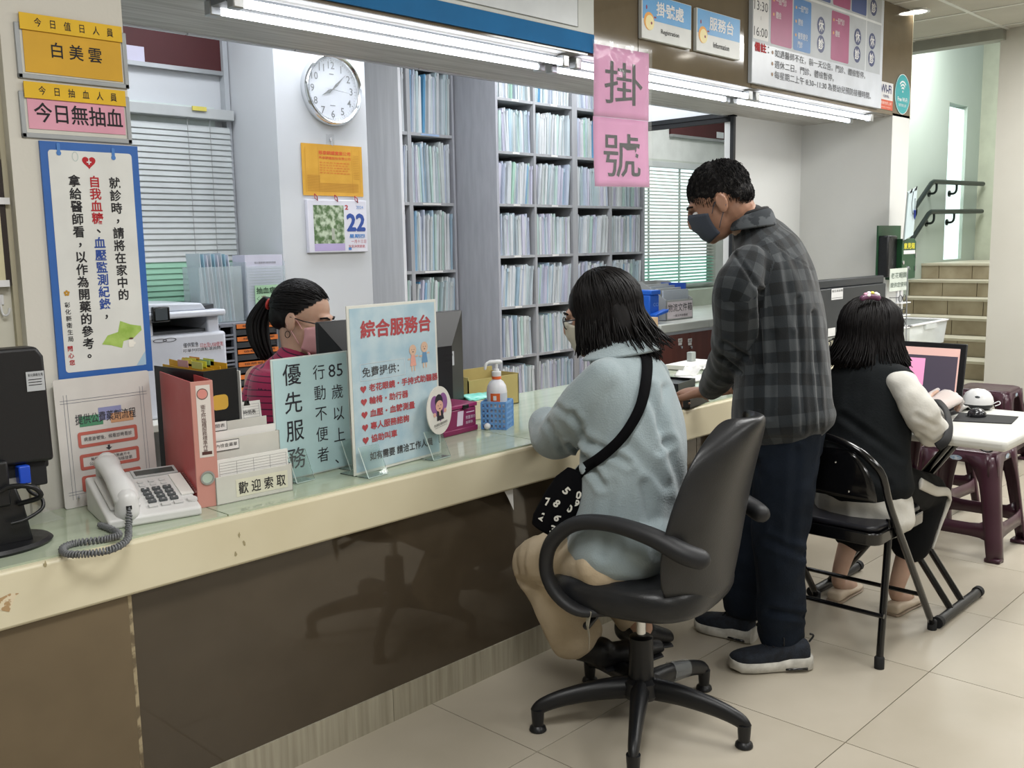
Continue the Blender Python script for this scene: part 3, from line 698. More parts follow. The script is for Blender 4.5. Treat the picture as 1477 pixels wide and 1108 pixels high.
# ------------------------------------------------------------ office pier: clock, sheets
CYY = 3.70
c = on(476, 130, 'y', CYY); cr = (on(476, 78, 'y', CYY).z - on(476, 182, 'y', CYY).z) / 2
t = thing('wall_clock', 'round chrome-rimmed wall clock with a white face', 'clock', (c.x, CYY, c.z))
q = MB().lathe([(cr * 0.84, 0.012), (cr * 0.86, 0.035), (cr * 0.93, 0.042), (cr, 0.03), (cr, 0.0), (cr * 0.8, 0.0)], (0, 0, 0), 48, axis=(0, -1, 0))
obj('rim', q, chrome_m, t, smooth=50)
obj('dial', MB().lathe([(cr * 0.85, 0.0), (cr * 0.85, 0.014), (0.001, 0.0142)], (0, 0, 0), 48, axis=(0, -1, 0)), M('clock_face', 'd9dde6', 0.4), t)
q = MB()
for k in range(1, 13):
    a = R(90 - 30 * k); s = cr * 0.085
    text_fit(q, str(k), cr * 0.67 * math.cos(a) - s * (1.5 if k > 9 else 0.8), cr * 0.67 * math.sin(a) - s * 1.2, cr * 0.67 * math.cos(a) + s * (1.5 if k > 9 else 0.8), cr * 0.67 * math.sin(a) + s * 1.2, y=-0.0155, bold=0.005, keep=True)
for k in range(60):
    a = R(6 * k); d = Vector((math.cos(a), 0, math.sin(a))); n = Vector((-d.z, 0, d.x)) * (0.0012 if k % 5 else 0.002); r0 = cr * (0.80 if k % 5 else 0.785)
    q.add([d * r0 + n + Vector((0, -.0155, 0)), d * r0 - n + Vector((0, -.0155, 0)), d * cr * .82 - n + Vector((0, -.0155, 0)), d * cr * .82 + n + Vector((0, -.0155, 0))], [(0, 1, 2, 3)])

rect(q, -0.012, cr * 0.41, 0.012, cr * 0.44, -0.0155); rect(q, -0.014, -cr * 0.45, 0.014, -cr * 0.43, -0.0155)
obj('numerals', q, M('clock_ink', '33343a', 0.5), t)
def hand_(ang, L, wdt, y, tail=0.15):
    a = R(ang); d = Vector((math.sin(a), 0, math.cos(a))); n = Vector((d.z, 0, -d.x)); o = Vector((0, y, 0))
    return MB().add([o - d * L * tail, o + n * wdt + d * L * 0.3, o + n * wdt * 0.5 + d * L * 0.55, o + d * L, o - n * wdt * 0.5 + d * L * 0.55, o - n * wdt + d * L * 0.3], [(0, 1, 2, 3, 4, 5)])
obj('hour_hand', hand_(243, cr * 0.42, 0.008, -0.018), black_g, t, solid=0.001)
obj('minute_hand', hand_(47, cr * 0.66, 0.006, -0.020), black_g, t, solid=0.001)
obj('second_hand', hand_(96, cr * 0.68, 0.001, -0.022, 0.4), black_g, t, solid=0.0008)
obj('glass', MB().lathe([(cr * 0.86, 0.034), (0.001, 0.0345)], (0, 0, 0), 40, axis=(0, -1, 0)), film_m, t)
def pier_sheet(name, label, cat, tl, br, y=CYY):
    a = on(*tl, 'y', y); b = on(*br, 'y', y)
    return thing(name, label, cat, (a.x, y, b.z)), b.x - a.x, a.z - b.z
p = on(476, 203, 'y', CYY)
t = thing('adhesive_hook', 'small clear wall hook above the yellow sheet', 'hook', (p.x, CYY, p.z))
obj('plate', MB().box((-0.022, -0.002, -0.028), (0.022, 0, 0.028)), film_m, t)
obj('hook', MB().box((-0.005, -0.008, -0.004), (0.005, -0.002, 0.012)).tube([(0, -0.008, 0.0), (0, -0.012, -0.02), (0.003, -0.018, -0.024)], 0.0018, 6), chrome_m, t)
t, w, h = pier_sheet('yellow_sheet', 'yellow printed calendar sheet hanging below the clock', 'calendar', (433, 206), (523, 284))
t2 = t
obj('paper', MB().box((0, -0.006, 0), (w, -0.0035, h)), M('yellow_print_paper', 'd8a43a', 0.5, col2='cf9a30', nscale=12), t)
qr_ = MB(); text_fit(qr_, '慈泰鋼鐵實業公司', w * .27, h * .80, w * .80, h * .88, y=-0.0066, bold=.02); text_fit(qr_, '基泰鋼鐵股份有限公司', w * .27, h * .71, w * .80, h * .77, y=-0.0066, bold=.01)
for k in range(5): text_fit(qr_, '甲子年月令節氣宜忌', w * .28, h * (.63 - .05 * k), w * (.78 - .03 * (k % 2)), h * (.66 - .05 * k), y=-0.0066)
obj('lettering', qr_, M('orange_ink', 'd9622f', 0.6), t)
ql = MB()
for k in range(18): rect(ql, w * .07, h * (.08 + .018 * k), w * (.28 if k > 9 else .92), h * (.086 + .018 * k), -0.0064)
for x in (.05, .26, .82, .95): rect(ql, w * x, h * .06, w * x + .0012, h * .93, -0.0064)
for k in range(14): rect(ql, w * .84, h * (.35 + .035 * k), w * .94, h * (.357 + .035 * k), -0.0064)
obj('fine_print', ql, M('ochre_ink', 'bd8328', 0.6), t)
t, w, h = pier_sheet('tear_off_calendar', 'white tear-off calendar showing a blue 22 and a garden photo', 'calendar', (439, 288), (527, 363))
obj('pad', MB().box((0, -0.02, 0), (w, -0.0, h)), M('calendar_white', 'd8d8e2', 0.5), t, bevel=0.002)
q = MB(); rect(q, w * .09, h * .10, w * .60, h * .90, -0.0206)
obj('photo', q, M('garden_photo', '4f6b42', 0.4, col2='b9c6ae', nscale=42, contrast=(.42, .62)), t)
q = MB(); rect(q, w * .09, h * .03, w * .60, h * .17, -0.0209); obj('photo_caption', q, M('lilac_print', 'b4a6cf', 0.5), t)
q = MB(); rect(q, w * .38, h * .24, w * .43, h * .46, -0.0210); obj('photo_door', q, M('photo_door', 'a8aca0', .5), t)
q = MB(); text_fit(q, '22', w * .64, h * .40, w * .97, h * .75, y=-0.0208, bold=0.05); obj('lettering', q, M('calendar_blue', '2c4c98', .5), t, label='large blue 22')
q = MB(); text_fit(q, '星期四', w * .68, h * .27, w * .95, h * .35, y=-0.0208, bold=.03); text_fit(q, '2024', w * .82, h * .84, w * .94, h * .90, y=-0.0208); rect(q, w * .66, h * .04, w * .71, h * .09, -0.0208); obj('lettering', q, M('calendar_cyan', '4a86c8', .5), t)
q = MB(); text_fit(q, '2', w * .62, h * .82, w * .68, h * .91, y=-0.0208, bold=.03); text_fit(q, '一月十三日', w * .71, h * .17, w * .97, h * .24, y=-0.0208); text_fit(q, '宜忌沖煞節氣', w * .66, h * .08, w * .95, h * .14, y=-0.0208); obj('lettering', q, red_ink, t)
for k, u in enumerate((452, 481, 510)):
    p = on(u, 284 + (u - 452) * 0.06, 'y', CYY)
    q = MB().tube([(p.x, CYY - 0.01, p.z + 0.013), (p.x + 0.001, CYY - 0.026, p.z + 0.002), (p.x + 0.005, CYY - 0.024, p.z - 0.018)], 0.0022, 6)
    q.tube([(p.x, CYY - 0.009, p.z + 0.012), (p.x - 0.007, CYY - 0.02, p.z - 0.008), (p.x + 0.004, CYY - 0.022, p.z - 0.012)], 0.0018, 6)
    o = obj('binder_ring', q, M('red_clip', '9c2b33', 0.35), None)
    tag(o, 'small red ring clip joining the two calendars, ' + ('left one', 'middle one', 'right one')[k], 'clip', 'red ring clips')

# ------------------------------------------------------------ blinds
def blind(label, x0, x1, ztop, zgreen, zbot, y, m_up, m_lo, tilt, pitch=0.026, cords=(0.3, 0.8)):
    t = thing('venetian_blind', label, 'blind', (x0, y, zbot))
    w = x1 - x0; h = ztop - zbot
    obj('head_rail', MB().box((-0.01, -0.03, h - 0.03), (w + 0.01, 0.03, h + 0.015)), M('blind_rail', 'b9bcbc', 0.4), t, bevel=0.003)
    nsl = int((h - 0.04) / pitch); q = None
    for k in range(nsl):
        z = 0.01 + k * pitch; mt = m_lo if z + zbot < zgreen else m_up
        ca, sa = math.cos(tilt), math.sin(tilt); d = 0.0135
        key = mt.name
        prof = [(-d * ca, -d * sa), (0, 0.0025), (d * ca, d * sa)]
        mbq = MB(); vs = [(xx, a, z + b) for xx in (0, w) for a, b in prof]
        mbq.add(vs, [(0, 1, 4, 3), (1, 2, 5, 4)])
        obj('slat', mbq, mt, t, solid=0.0008)
    for c_ in cords: obj('cord', MB().tube([(w * c_, -0.016, h - 0.03), (w * c_, -0.017, 0.0)], 0.0016, 5), M('cord_grey', '9a9d9d', 0.6), t)
    obj('bottom_rail', MB().box((0, -0.014, -0.008), (w, 0.014, 0.006)), M('blind_rail', 'b9bcbc', 0.4), t)
    return t
zt_ = on(335, 166, 'y', 4.04).z
slat_up = M('slat_grey', 'c3c8c8', 0.45); slat_lo = M('slat_green', '8fc0a6', 0.45)  # green light coming through the lower slats is painted as their colour
blind('grey venetian blind with green light painted into lower slats, behind the office printer', 0.9, on(330, 166, 'y', 4.04).x, zt_, 1.33, 0.86, 4.04, slat_up, slat_lo, R(74), 0.0245, (0.68, 0.86, 0.93))
struct('window_2', MB().box((0.85, 4.075, 0.84), (2.37, 4.088, zt_ + 0.03)), M('frosted_pane', 'cfdad6', 0.5))
p = on(462 / 3.69 + 160, 160, 'y', 4.0)
q = MB().box((on(278, 156, 'y', 4.0).x, 4.0, zt_ + 0.0), (on(298, 156, 'y', 4.0).x, 4.008, zt_ + 0.018))
tag(obj('tag_label', q, M('yellow_tag', 'd6c860', 0.5)), 'small yellow tag on the head rail of the left blind', 'tag')
YR = 4.55
zr1 = on(950, 236, 'y', YR).z; zr0 = on(950, 413, 'y', YR).z
xa, xb = 5.55, 7.25
w3 = struct('window_3', MB().box((xa - 0.05, 4.585, zr0 - 0.03), (xb + 0.1, 4.598, zr1 + 0.04)), M('pale_frame', 'b8bcb4', 0.5))
for k in range(4): obj('pane', MB().box((xa + k * 0.42, 4.575, zr0), (xa + 0.38 + k * 0.42, 4.584, zr1)), M('bright_pane', 'e4f4f6', 0.5, emit=0.9), w3)
blind('half open venetian blind in the side room behind the man', xa, xb, zr1, on(960, 372, 'y', YR).z, zr0, YR, M('slat_side', 'a9aba2', 0.45), M('slat_side_green', '86b8a4', 0.45), R(28), 0.026, (0.08, 0.35, 0.7))  # lower slats carry the green light from behind in their own colour
# maroon boards over the blinds
t = thing('maroon_board', 'long dark red panel above the left blind with a white label', 'panel', (0.8, 4.09, 0))
a = on(318, 52, 'y', 4.07); b = on(320, 104, 'y', 4.07)
obj('panel', MB().box((0, -0.02, b.z), (a.x - 0.8, 0, a.z + 0.02)), maroon_board, t)
obj('rail', MB().box((0, -0.035, b.z - 0.018), (a.x - 0.8, 0, b.z)), metal_m, t)
p = on(207, 68, 'y', 4.07); p2 = on(184, 87, 'y', 4.07)
obj('label_plate', MB().box((p2.x - 0.84, -0.023, p2.z), (p.x - 0.8, -0.0205, p.z)), M('lilac_plate', 'c9c6da', 0.5), t)
t = thing('maroon_board', 'short dark red panel seen through the dark frame in the side room', 'panel', (6.2, 4.60, 0))
a = on(1050, 185, 'y', 4.58); b = on(1050, 203, 'y', 4.58); l = on(968, 196, 'y', 4.58)
obj('panel', MB().box((l.x - 6.2, -0.02, b.z), (1.3, 0, b.z + 0.26)), maroon_board, t)
obj('rail', MB().box((l.x - 6.2, -0.035, b.z - 0.02), (1.3, 0, b.z)), metal_m, t)
p = on(1035, 190, 'y', 4.57); p2 = on(1045, 200, 'y', 4.57)
obj('label_plate', MB().box((p.x - 6.2, -0.023, p2.z), (p2.x - 6.2, -0.0205, p.z)), white_p, t)

# ------------------------------------------------------------ shelving with patient folders
YU = 4.10
def X4(u): return on(u, 330, 'y', YU).x
ledges = [on(772, v, 'y', YU).z for v in (146.6, 220, 294, 364, 437, 510)]
st = (ledges[0] - ledges[5]) / 5
ledges = [ledges[0] - st * k for k in range(-1, 8)]         # top row, then downward
U0 = X4(718); U1 = X4(930)
cols = [(X4(720.5), X4(772)), (X4(775), X4(827)), (X4(834), X4(880)), (X4(883), X4(928))]
t = thing('file_shelving', 'wide grey laminate file shelving packed with folders on the back wall', 'shelf', (U0, YU, 0))
DEP = 0.34; zb_ = 0.06; ztp = 2.62
obj('side_panel', MB().box((0, 0, 0), (0.018, DEP + 0.35, ztp)), laminate_grey, t)
obj('side_panel', MB().box((U1 - U0 - 0.018, 0, 0), (U1 - U0, DEP, ztp)), shelf_m, t)
obj('back_panel', MB().box((0.018, DEP - 0.01, 0), (U1 - U0 - 0.018, DEP, ztp)), shelf_in, t)
for (a, b), (c_, d_) in zip(cols, cols[1:]): obj('divider', MB().box((b - U0, 0.002, 0), (c_ - U0, DEP - 0.011, ztp)), shelf_m, t)
for z in ledges:
    for a, b in cols: obj('shelf', MB().box((a - U0, 0.004, z - 0.016), (b - U0, DEP - 0.011, z)), shelf_m, t)
    for a, b in (cols[1], cols[0]):
        if z < ledges[1] + .01: obj('shelf_label', MB().box(((a + b) / 2 - U0 - 0.03, 0.002, z - 0.013), ((a + b) / 2 - U0 + 0.03, 0.004, z - 0.002)), paper_m, t)
YL = 4.44
XL0 = on(582, 250, 'y', YL).x; XL1 = on(657, 250, 'y', YL).x
led2 = [on(625, v, 'y', YL).z for v in (193, 291, 390)]; s2 = (led2[0] - led2[2]) / 2
led2 = [led2[0] - s2 * k for k in range(-1, 5)]
t3 = thing('file_shelving', 'narrower tall grey file shelving next to the clock pier', 'shelf', (XL0, YL, 0))
W2 = XL1 - XL0; xd0 = on(590, 250, 'y', YL).x - XL0; xd1 = on(595, 250, 'y', YL).x - XL0
obj('side_panel', MB().box((-0.02, 0, 0), (0, DEP, 2.62)), M('pale_laminate', 'dedee0', 0.5, col2='d2d2d4', nscale=6, stretch=(5, 5, .4)), t3)
obj('side_panel', MB().box((W2 - 0.018, 0, 0), (W2 - 0.002, DEP, 2.62)), laminate_grey, t3)
obj('divider', MB().box((xd0, 0.002, 0), (xd1, DEP - 0.011, 2.62)), shelf_m, t3)
obj('back_panel', MB().box((0, DEP - 0.01, 0), (W2, DEP, 2.62)), shelf_in, t3)
for z in led2:
    obj('shelf', MB().box((0, 0.004, z - 0.018), (xd0, DEP - 0.011, z)), shelf_m, t3); obj('shelf', MB().box((xd1, 0.004, z - 0.018), (W2, DEP - 0.011, z)), shelf_m, t3)
    obj('shelf_label', MB().box((W2 * .35, 0.001, z - 0.014), (W2 * .7, 0.004, z - 0.004)), M('blue_label', '9fb8d8', .5) if z > led2[1] - .01 else paper_m, t3)
fold_cols = ['c3cdd2', 'b7c7cb', 'cdd2d6', 'b9cfc8', 'a9c0cf', 'c7c6d6', 'd5d8da', 'b3c3c9', '8fb4cf', 'a7cbb9', 'c9cfce', 'bcc4d4', '5f9ac0', 'cfd4d4', '6fae9c', 'd9dcdd']
fold_m = [M('folder_' + c, c, 0.45, spec=0.5) for c in fold_cols]
cnames = dict(zip(fold_cols, ('pale blue-grey', 'grey-blue', 'off-white', 'pale green', 'light blue', 'pale lilac', 'white', 'grey', 'blue', 'mint green', 'light grey', 'lilac-blue', 'deep blue', 'whitish', 'teal', 'bright white')))
rown = ['top', 'second', 'third', 'fourth', 'fifth', 'sixth', 'seventh', 'lowest']
def folder_mesh(wd, hh, dp, lean, key):
    q = MB()
    q.box((0, 0, 0), (wd, dp, hh))
    q.v = [Vector((v.x + lean * v.z, v.y + (0.004 * math.sin(v.z * 20 + key)), v.z)) for v in q.v]
    q.box((wd * .15 + lean * hh * .96, -0.003, hh * .93), (wd * .8 + lean * hh * .96, dp * .9, hh + 0.006))
    q.box((wd * .45, -0.0025, 0.004), (wd * .62, 0.0, hh * .92), Matrix(((1, 0, lean, 0), (0, 1, 0, 0), (0, 0, 1, 0), (0, 0, 0, 1))))
    return q
nf = 0
stuff = {}
def fill(x0, x1, z, hh, y, group, label, minw, maxw, cap):
    global nf
    x = x0 + 0.003; lean0 = random.uniform(-0.03, 0.08); k = 0
    while x < x1 - maxw - 0.004:
        wd = random.uniform(minw, maxw); h_ = hh * random.uniform(0.93, 1.05)
        lean = lean0 + random.uniform(-0.03, 0.03)
        lean = min(lean, (x1 - 0.002 - x - wd) / h_) if x + wd + lean * h_ > x1 else max(lean, (x0 - x) / h_)
        mt = random.choices(fold_m, weights=[6, 6, 6, 4, 3, 6, 6, 5, 1.0, 1, 5, 5, .3, 6, .3, 5])[0]; cn = cnames[mt.name[7:]]
        yy = y + random.uniform(0.004, 0.026)
        q = folder_mesh(wd, h_, 0.24, lean, k)
        q.v = [Vector((v.x + x, v.y + yy, v.z + z)) for v in q.v]
        if nf < cap:
            lo = Vector((x, yy, z)); q.v = [v - lo for v in q.v]
            o = obj('file_folder', q, mt); o.location = lo; tag(o, cn + ' ' + label, 'folder', group); nf += 1
        else:
            s_ = stuff.setdefault(mt.name, MB()); s_.add(q.v, q.f)
        x += wd + random.uniform(0.0, 0.002); k += 1
for r_ in range(5):
    z = led2[r_]
    nm = ('top', 'second', 'third', 'fourth', 'fifth')[r_]

    fill(XL0 + xd1, XL0 + W2 - 0.02, z, s2 * 0.84, YL, 'folders in the %s row of the narrow shelving' % nm, 'folder in the %s row of the narrow shelving beside the clock pier' % nm, 0.010, 0.016, 300)
    fill(XL0, XL0 + xd0, z, s2 * 0.84, YL, 'folders at the left edge of the narrow shelving', 'folder in the sliver compartment left of the narrow shelving', 0.008, 0.012, 300)
for r_ in (3, 2, 4, 1, 5, 6, 7):
    z = ledges[r_]
    for ci, (a, b) in enumerate(cols):
        fill(a, b, z, st * 0.77, YU, 'folders in the %s row, column %d of the wide shelving' % (rown[r_ - 1], ci + 1),
             'folder in the %s row of the wide shelving, %s compartment' % (rown[r_ - 1], ('leftmost', 'second', 'third', 'rightmost')[ci]), 0.011, 0.021, 300)
if stuff:
    q = MB(); ms = []
    for k, (n_, s_) in enumerate(stuff.items()): ms.append(MATS[n_]); q.cur = k; q.add(s_.v, s_.f)
    o = obj('file_folder', q, ms); tag(o, 'remaining rows of pale folders packed in the wide shelving', 'folders', kind='stuff')
print('folders', nf)
# ------------------------------------------------------------ things on the counter
TZ = 0.7332
def onc(u, v): return on(u, v, 'z', TZ)
def yaw(a, b): return math.atan2(b.y - a.y, b.x - a.x)
# monitor at the far left, its back towards us
p = onc(12, 790)
t = thing('computer_monitor', 'black monitor seen from behind at the far left end of the counter', 'monitor', (p.x + 0.0, p.y + 0.02, TZ), R(-2))
D0 = p.y + 0.02
def ml(u, v, dy=0.0):
    q_ = on(u, v, 'y', D0 + dy); r_ = rootmat(t).inverted() @ q_; return r_.x, r_.z
xr, ztop = ml(50, 498); xr2, zb1 = ml(62, 690); _, zt2 = ml(0, 505)
obj('rear_shell', MB().prism([(-0.30, zb1 + 0.055), (ml(68, 640)[0], zb1 + 0.045), (ml(55, 518)[0], ztop - 0.022), (ml(44, 500)[0], ztop), (-0.30, ztop + 0.0)], -0.035, 0.02), M('monitor_black', '17171a', 0.4, bump=0.08, bscale=500), t, bevel=0.008, seg=3)
obj('front_bezel', MB().box((-0.33, 0.02, zb1 + 0.02), (ml(70, 640)[0] + 0.004, 0.045, ztop - 0.01)), black_p, t, bevel=0.006)
obj('connector_bay', MB().box((-0.2, -0.02, zb1 - 0.01), (ml(64, 690)[0], 0.02, zb1 + 0.07)), black_mat, t, bevel=0.004)
a = ml(28, 535); b = ml(56, 560)
q = MB().box((a[0], -0.037, b[1]), (b[0], -0.0355, a[1])); obj('sticker', q, M('sticker_silver', 'b9bcc0', 0.4), t)
q = MB(); text_fit(q, '彰化縣衛生局', a[0] + .004, a[1] - .011, b[0] - .003, a[1] - .004, y=-0.0376)
for k in range(3): rect(q, a[0] + .004, a[1] - .018 - k * .006, b[0] - .006, a[1] - .0165 - k * .006, -0.0376)
obj('lettering', q, ink_m, t)
a = ml(24, 676); obj('video_plug', MB().box((a[0] - 0.010, -0.045, a[1] - 0.028), (a[0] + 0.014, -0.012, a[1] + 0.012)), M('plug_blue', '1c4ac0', 0.35), t, bevel=0.003)
obj('port_plate', MB().box((a[0] - 0.03, -0.022, a[1] - 0.034), (a[0] + 0.02, -0.018, a[1] - 0.015)), metal_m, t)
obj('cable', MB().tube(spline([(a[0] + .002, -.04, a[1] - .02), (a[0] + .008, -.045, a[1] - .045), (a[0] + .03, -.05, a[1] - .065), (a[0] + .025, -.06, a[1] - .085), (a[0] - .01, -.065, a[1] - .10), (a[0] - .04, -.06, a[1] - .105)], 5), 0.004, 8), black_p, t, smooth=60)
obj('stand', MB().prism([(-0.075, 0.01), (0.048, 0.01), (0.035, 0.09), (0.02, 0.14), (-0.06, 0.15)], -0.045, -0.005).box((-0.06, -0.06, 0.10), (0.005, -0.03, 0.20)), black_p, t, bevel=0.006)
obj('cable_ring', MB().tube(spline([(0.02, -0.05, 0.10), (0.055, -0.085, 0.115), (0.04, -0.09, 0.14), (0.0, -0.07, 0.145), (-0.03, -0.06, 0.13)], 5), 0.0055, 8), black_p, t, smooth=60)
obj('base', MB().lathe([(0.001, 0), (0.125, 0), (0.13, 0.006), (0.122, 0.013), (0.05, 0.016), (0.001, 0.016)], (-0.03, 0.0, 0), 40, sq=0.72), black_p, t, smooth=40)
# clear crumpled bag behind
p = onc(85, 745)
bag = MB(); vs = []; nx, ny = 12, 10
for j in range(ny + 1):
    for i in range(nx + 1):
        x = -0.09 + 0.18 * i / nx; y_ = -0.05 + 0.10 * j / ny; e = (1 - (2 * i / nx - 1) ** 2) * (1 - (2 * j / ny - 1) ** 2)
        vs.append((x, y_, 0.001 + max(0, 0.05 * e + 0.02 * noise.noise(Vector((x * 40, y_ * 40, 1))) * e)))
bag.add(vs, [(j * (nx + 1) + i, j * (nx + 1) + i + 1, (j + 1) * (nx + 1) + i + 1, (j + 1) * (nx + 1) + i) for j in range(ny) for i in range(nx)])
o = obj('plastic_bag', bag, film_m, smooth=180); o.location = (0.83, 2.43, TZ); tag(o, 'crumpled clear plastic bag lying behind the left monitor base', 'bag')
# telephone
ya = yaw(onc(152, 765), onc(287, 742))
bl = onc(157, 766); br = onc(287, 740)
pw = (br - bl).length; pdp = 0.225
t = thing('telephone', 'white desk telephone with display, keypad and handset on the counter', 'telephone', (bl.x, bl.y, TZ), ya)
body = [(0, 0), (pdp, 0), (pdp, 0.085), (0.02, 0.028), (0, 0.022)]
q = MB(); q.prism(body, 0, pw, axis='x'); obj('base', q, M('phone_white', 'd9d9d8', 0.35), t, bevel=0.006, seg=3)
sl = math.atan2(0.057, pdp - 0.02)
TM = Matrix.Translation((0, 0.02, 0.0285)) @ Matrix.Rotation(sl, 4, 'X')       # the sloping face: local x, y up the slope
def key(nm, x, y, w, h, d, mt, bev=0.001): return obj(nm, MB().box((x, y, 0), (x + w, y + h, d), TM), mt, t, bevel=bev)
key('display_frame', 0.105, 0.165, 0.11, 0.04, 0.004, M('phone_grey', 'b9bcbc', 0.4)); key('display', 0.112, 0.171, 0.096, 0.026, 0.005, M('lcd', '474c4a', 0.2))
keym = M('key_dark', '54585a', 0.5); keyl = M('key_light', 'cfcfce', 0.4)
for i in range(3):
    for j in range(4):
        k_ = key('key', 0.105 + i * 0.026, 0.030 + (3 - j) * 0.020, 0.019, 0.012, 0.006, keym)
        q = MB(); text_fit(q, '123456789*0#'[j * 3 + i], -0.0025, -0.003, 0.0025, 0.003, y=0)
        q.v = [TM @ Vector((0.1145 + i * 0.026 + v.x, 0.036 + (3 - j) * 0.020 + v.z, 0.0065)) for v in q.v]
        obj('digit', q, white_p, k_)
for i in range(3):
    for j in range(2): key('key', 0.107 + i * 0.026, 0.118 + j * 0.018, 0.014, 0.008, 0.004, keyl)
for i in range(3): key('key', 0.10 + i * 0.03, 0.008, 0.022, 0.012, 0.005, keyl)
obj('round_button', MB().lathe([(0.001, 0.004), (0.012, 0.004), (0.013, 0)], (0.0, 0, 0), 20), keyl, t).matrix_local = TM @ Matrix.Translation((0.205, 0.018, 0))
key('index_card', 0.188, 0.045, 0.030, 0.115, 0.003, paper_m, 0)
q = MB()
for j in range(12): q.box((0.221, 0.047 + j * 0.0095, 0), (0.228, 0.051 + j * 0.0095, 0.0045), TM)
obj('speed_keys', q, M('key_red_tick', '8d5a58', 0.5), t, kind='stuff')
# handset lying across the left side
hs = M('handset_white', 'd6d6d6', 0.3)
q = MB(); pts = [(0.048, 0.015, 0.062), (0.046, 0.05, 0.085), (0.045, 0.10, 0.100), (0.046, 0.15, 0.112), (0.048, 0.19, 0.120), (0.05, 0.215, 0.118)]
q.tube(spline(pts, 4), sp1([(0.030, 0.018), (0.030, 0.020), (0.026, 0.019), (0.026, 0.018), (0.030, 0.020), (0.030, 0.018)], 4), 14, side=(1, 0, 0), rounded=True)
q.tube([(0.048, 0.02, 0.036), (0.048, 0.02, 0.062)], [(0.028, 0.030), (0.027, 0.026)], 16, side=(1, 0, 0), rounded=True); q.tube([(0.05, 0.205, 0.092), (0.05, 0.205, 0.118)], [(0.028, 0.028), (0.027, 0.024)], 16, side=(1, 0, 0), rounded=True)
o_hand = obj('handset', q, hs, t, smooth=180)
obj('cradle', MB().box((0.015, 0.02, 0.0), (0.085, 0.19, 0.010), TM), M('phone_white', 'd9d9d8', 0.35), t, bevel=0.005)
obj('cord_socket', MB().box((0.04, -0.012, 0.045), (0.052, -0.004, 0.053)), black_mat, o_hand)
# coiled cord
A = rootmat(t) @ Vector((0.046, -0.010, 0.05))
cp = [A, onc(186, 768) + Vector((0, 0, .012)), onc(183, 786) + Vector((0, -0.0, 0.01)), onc(160, 797) + Vector((0, 0, .006)), onc(125, 803) + Vector((0, 0, .006)), onc(97, 803) + Vector((0, 0, .006)), onc(91, 795) + Vector((0, 0, .006)), onc(110, 788) + Vector((0, 0, .007)), onc(150, 783) + Vector((0, 0, .008)), onc(172, 779) + Vector((0, 0, .012)), onc(160, 768) + Vector((0, 0, .008)), onc(145, 762) + Vector((0, 0, .007))]
path = spline(cp, 40); q = MB(); hel = []
for k, p_ in enumerate(path):
    tg = (path[min(k + 1, len(path) - 1)] - path[max(k - 1, 0)]).normalized(); s_ = tg.cross(Vector((0, 0, 1))).normalized(); u_ = s_.cross(tg)
    a = k * 1.15; rad = 0.0066 * min(1, k / 20)
    hel.append(p_ + s_ * rad * math.cos(a) + u_ * rad * math.sin(a) + Vector((0, 0, 0.0)))
q.tube(hel, 0.0026, 5)
obj('coiled_cord', q, M('cord_grey_dark', '6f7174', 0.4), t, world=True, smooth=180, label='grey coiled cord')
obj('line_cord', MB().tube(spline([onc(128, 740) + Vector((0, .05, .03)), onc(110, 722) + Vector((0, 0, .02)), onc(85, 722) + Vector((0, 0, .02)), onc(50, 712) + Vector((0, 0, .03))], 8), 0.0022, 6), grey_p, t, world=True, smooth=180)
# red lever arch file
bf = onc(309, 727); bl_ = onc(286, 734)
ya = yaw(bl_, bf)
fw = 0.055
hh = on(300, 545, 'y', bf.y).z - TZ - 0.004
t = thing('lever_arch_file', 'red and pink lever arch file standing next to the telephone', 'binder', (bl_.x, bl_.y, TZ), R(-12))
fd = 0.275
redm = M('binder_red', 'c0494c', 0.4, col2='cc6f6c', nscale=4, contrast=(.4, .7)); spm = M('binder_spine', 'cf8f84', 0.45, col2='b98a80', nscale=3)
obj('left_cover', MB().box((0, 0.003, 0.004), (0.003, fd, hh)), redm, t); obj('right_cover', MB().box((fw - 0.003, 0.003, 0.004), (fw, fd, hh)), redm, t)
obj('spine', MB().box((0, 0, 0), (fw, 0.004, hh)), spm, t, bevel=0.001)
obj('sheets', MB().box((0.006, 0.03, 0.01), (fw * .75, fd - 0.02, hh - 0.03)), M('binder_inner', '6b6460', 0.7), t)
q = MB(); rect(q, 0.012, hh * .40, fw - 0.008, hh - 0.010, -0.0006); obj('spine_label', q, M('label_pale', 'e0d8d2', .5), t)
q = MB(); ring2(q, circ(fw / 2, hh - 0.032, 0.014, n=22), circ(fw / 2, hh - 0.032, 0.0125, n=22), -0.0012); q2 = MB(); flat(q2, circ(fw / 2, hh - 0.032, 0.012, n=22), -0.0011); obj('seal', q2, M('seal_pink', 'd98f86', .5), t)
text_v(q, '衛生所臨櫃服務標準作業', fw / 2, hh - 0.058, 0.0125, 0.0112, y=-0.0012); rect(q, 0.018, hh * .42, fw - 0.012, hh * .445, -0.0011)
obj('lettering', q, M('label_ink', '54322f', .6), t)
obj('finger_ring', MB().lathe([(0.015, 0), (0.018, 0.0025), (0.014, 0.003), (0.013, 0), (0.015, 0)], (fw / 2, -0.0005, hh * .235), 24, axis=(0, -1, 0)), metal_m, t, smooth=60)
q = MB(); flat(q, circ(fw / 2, hh * .235, 0.0135, n=20), -0.0008); obj('finger_hole', q, M('hole_pale', 'b7c6b8', .6), t)
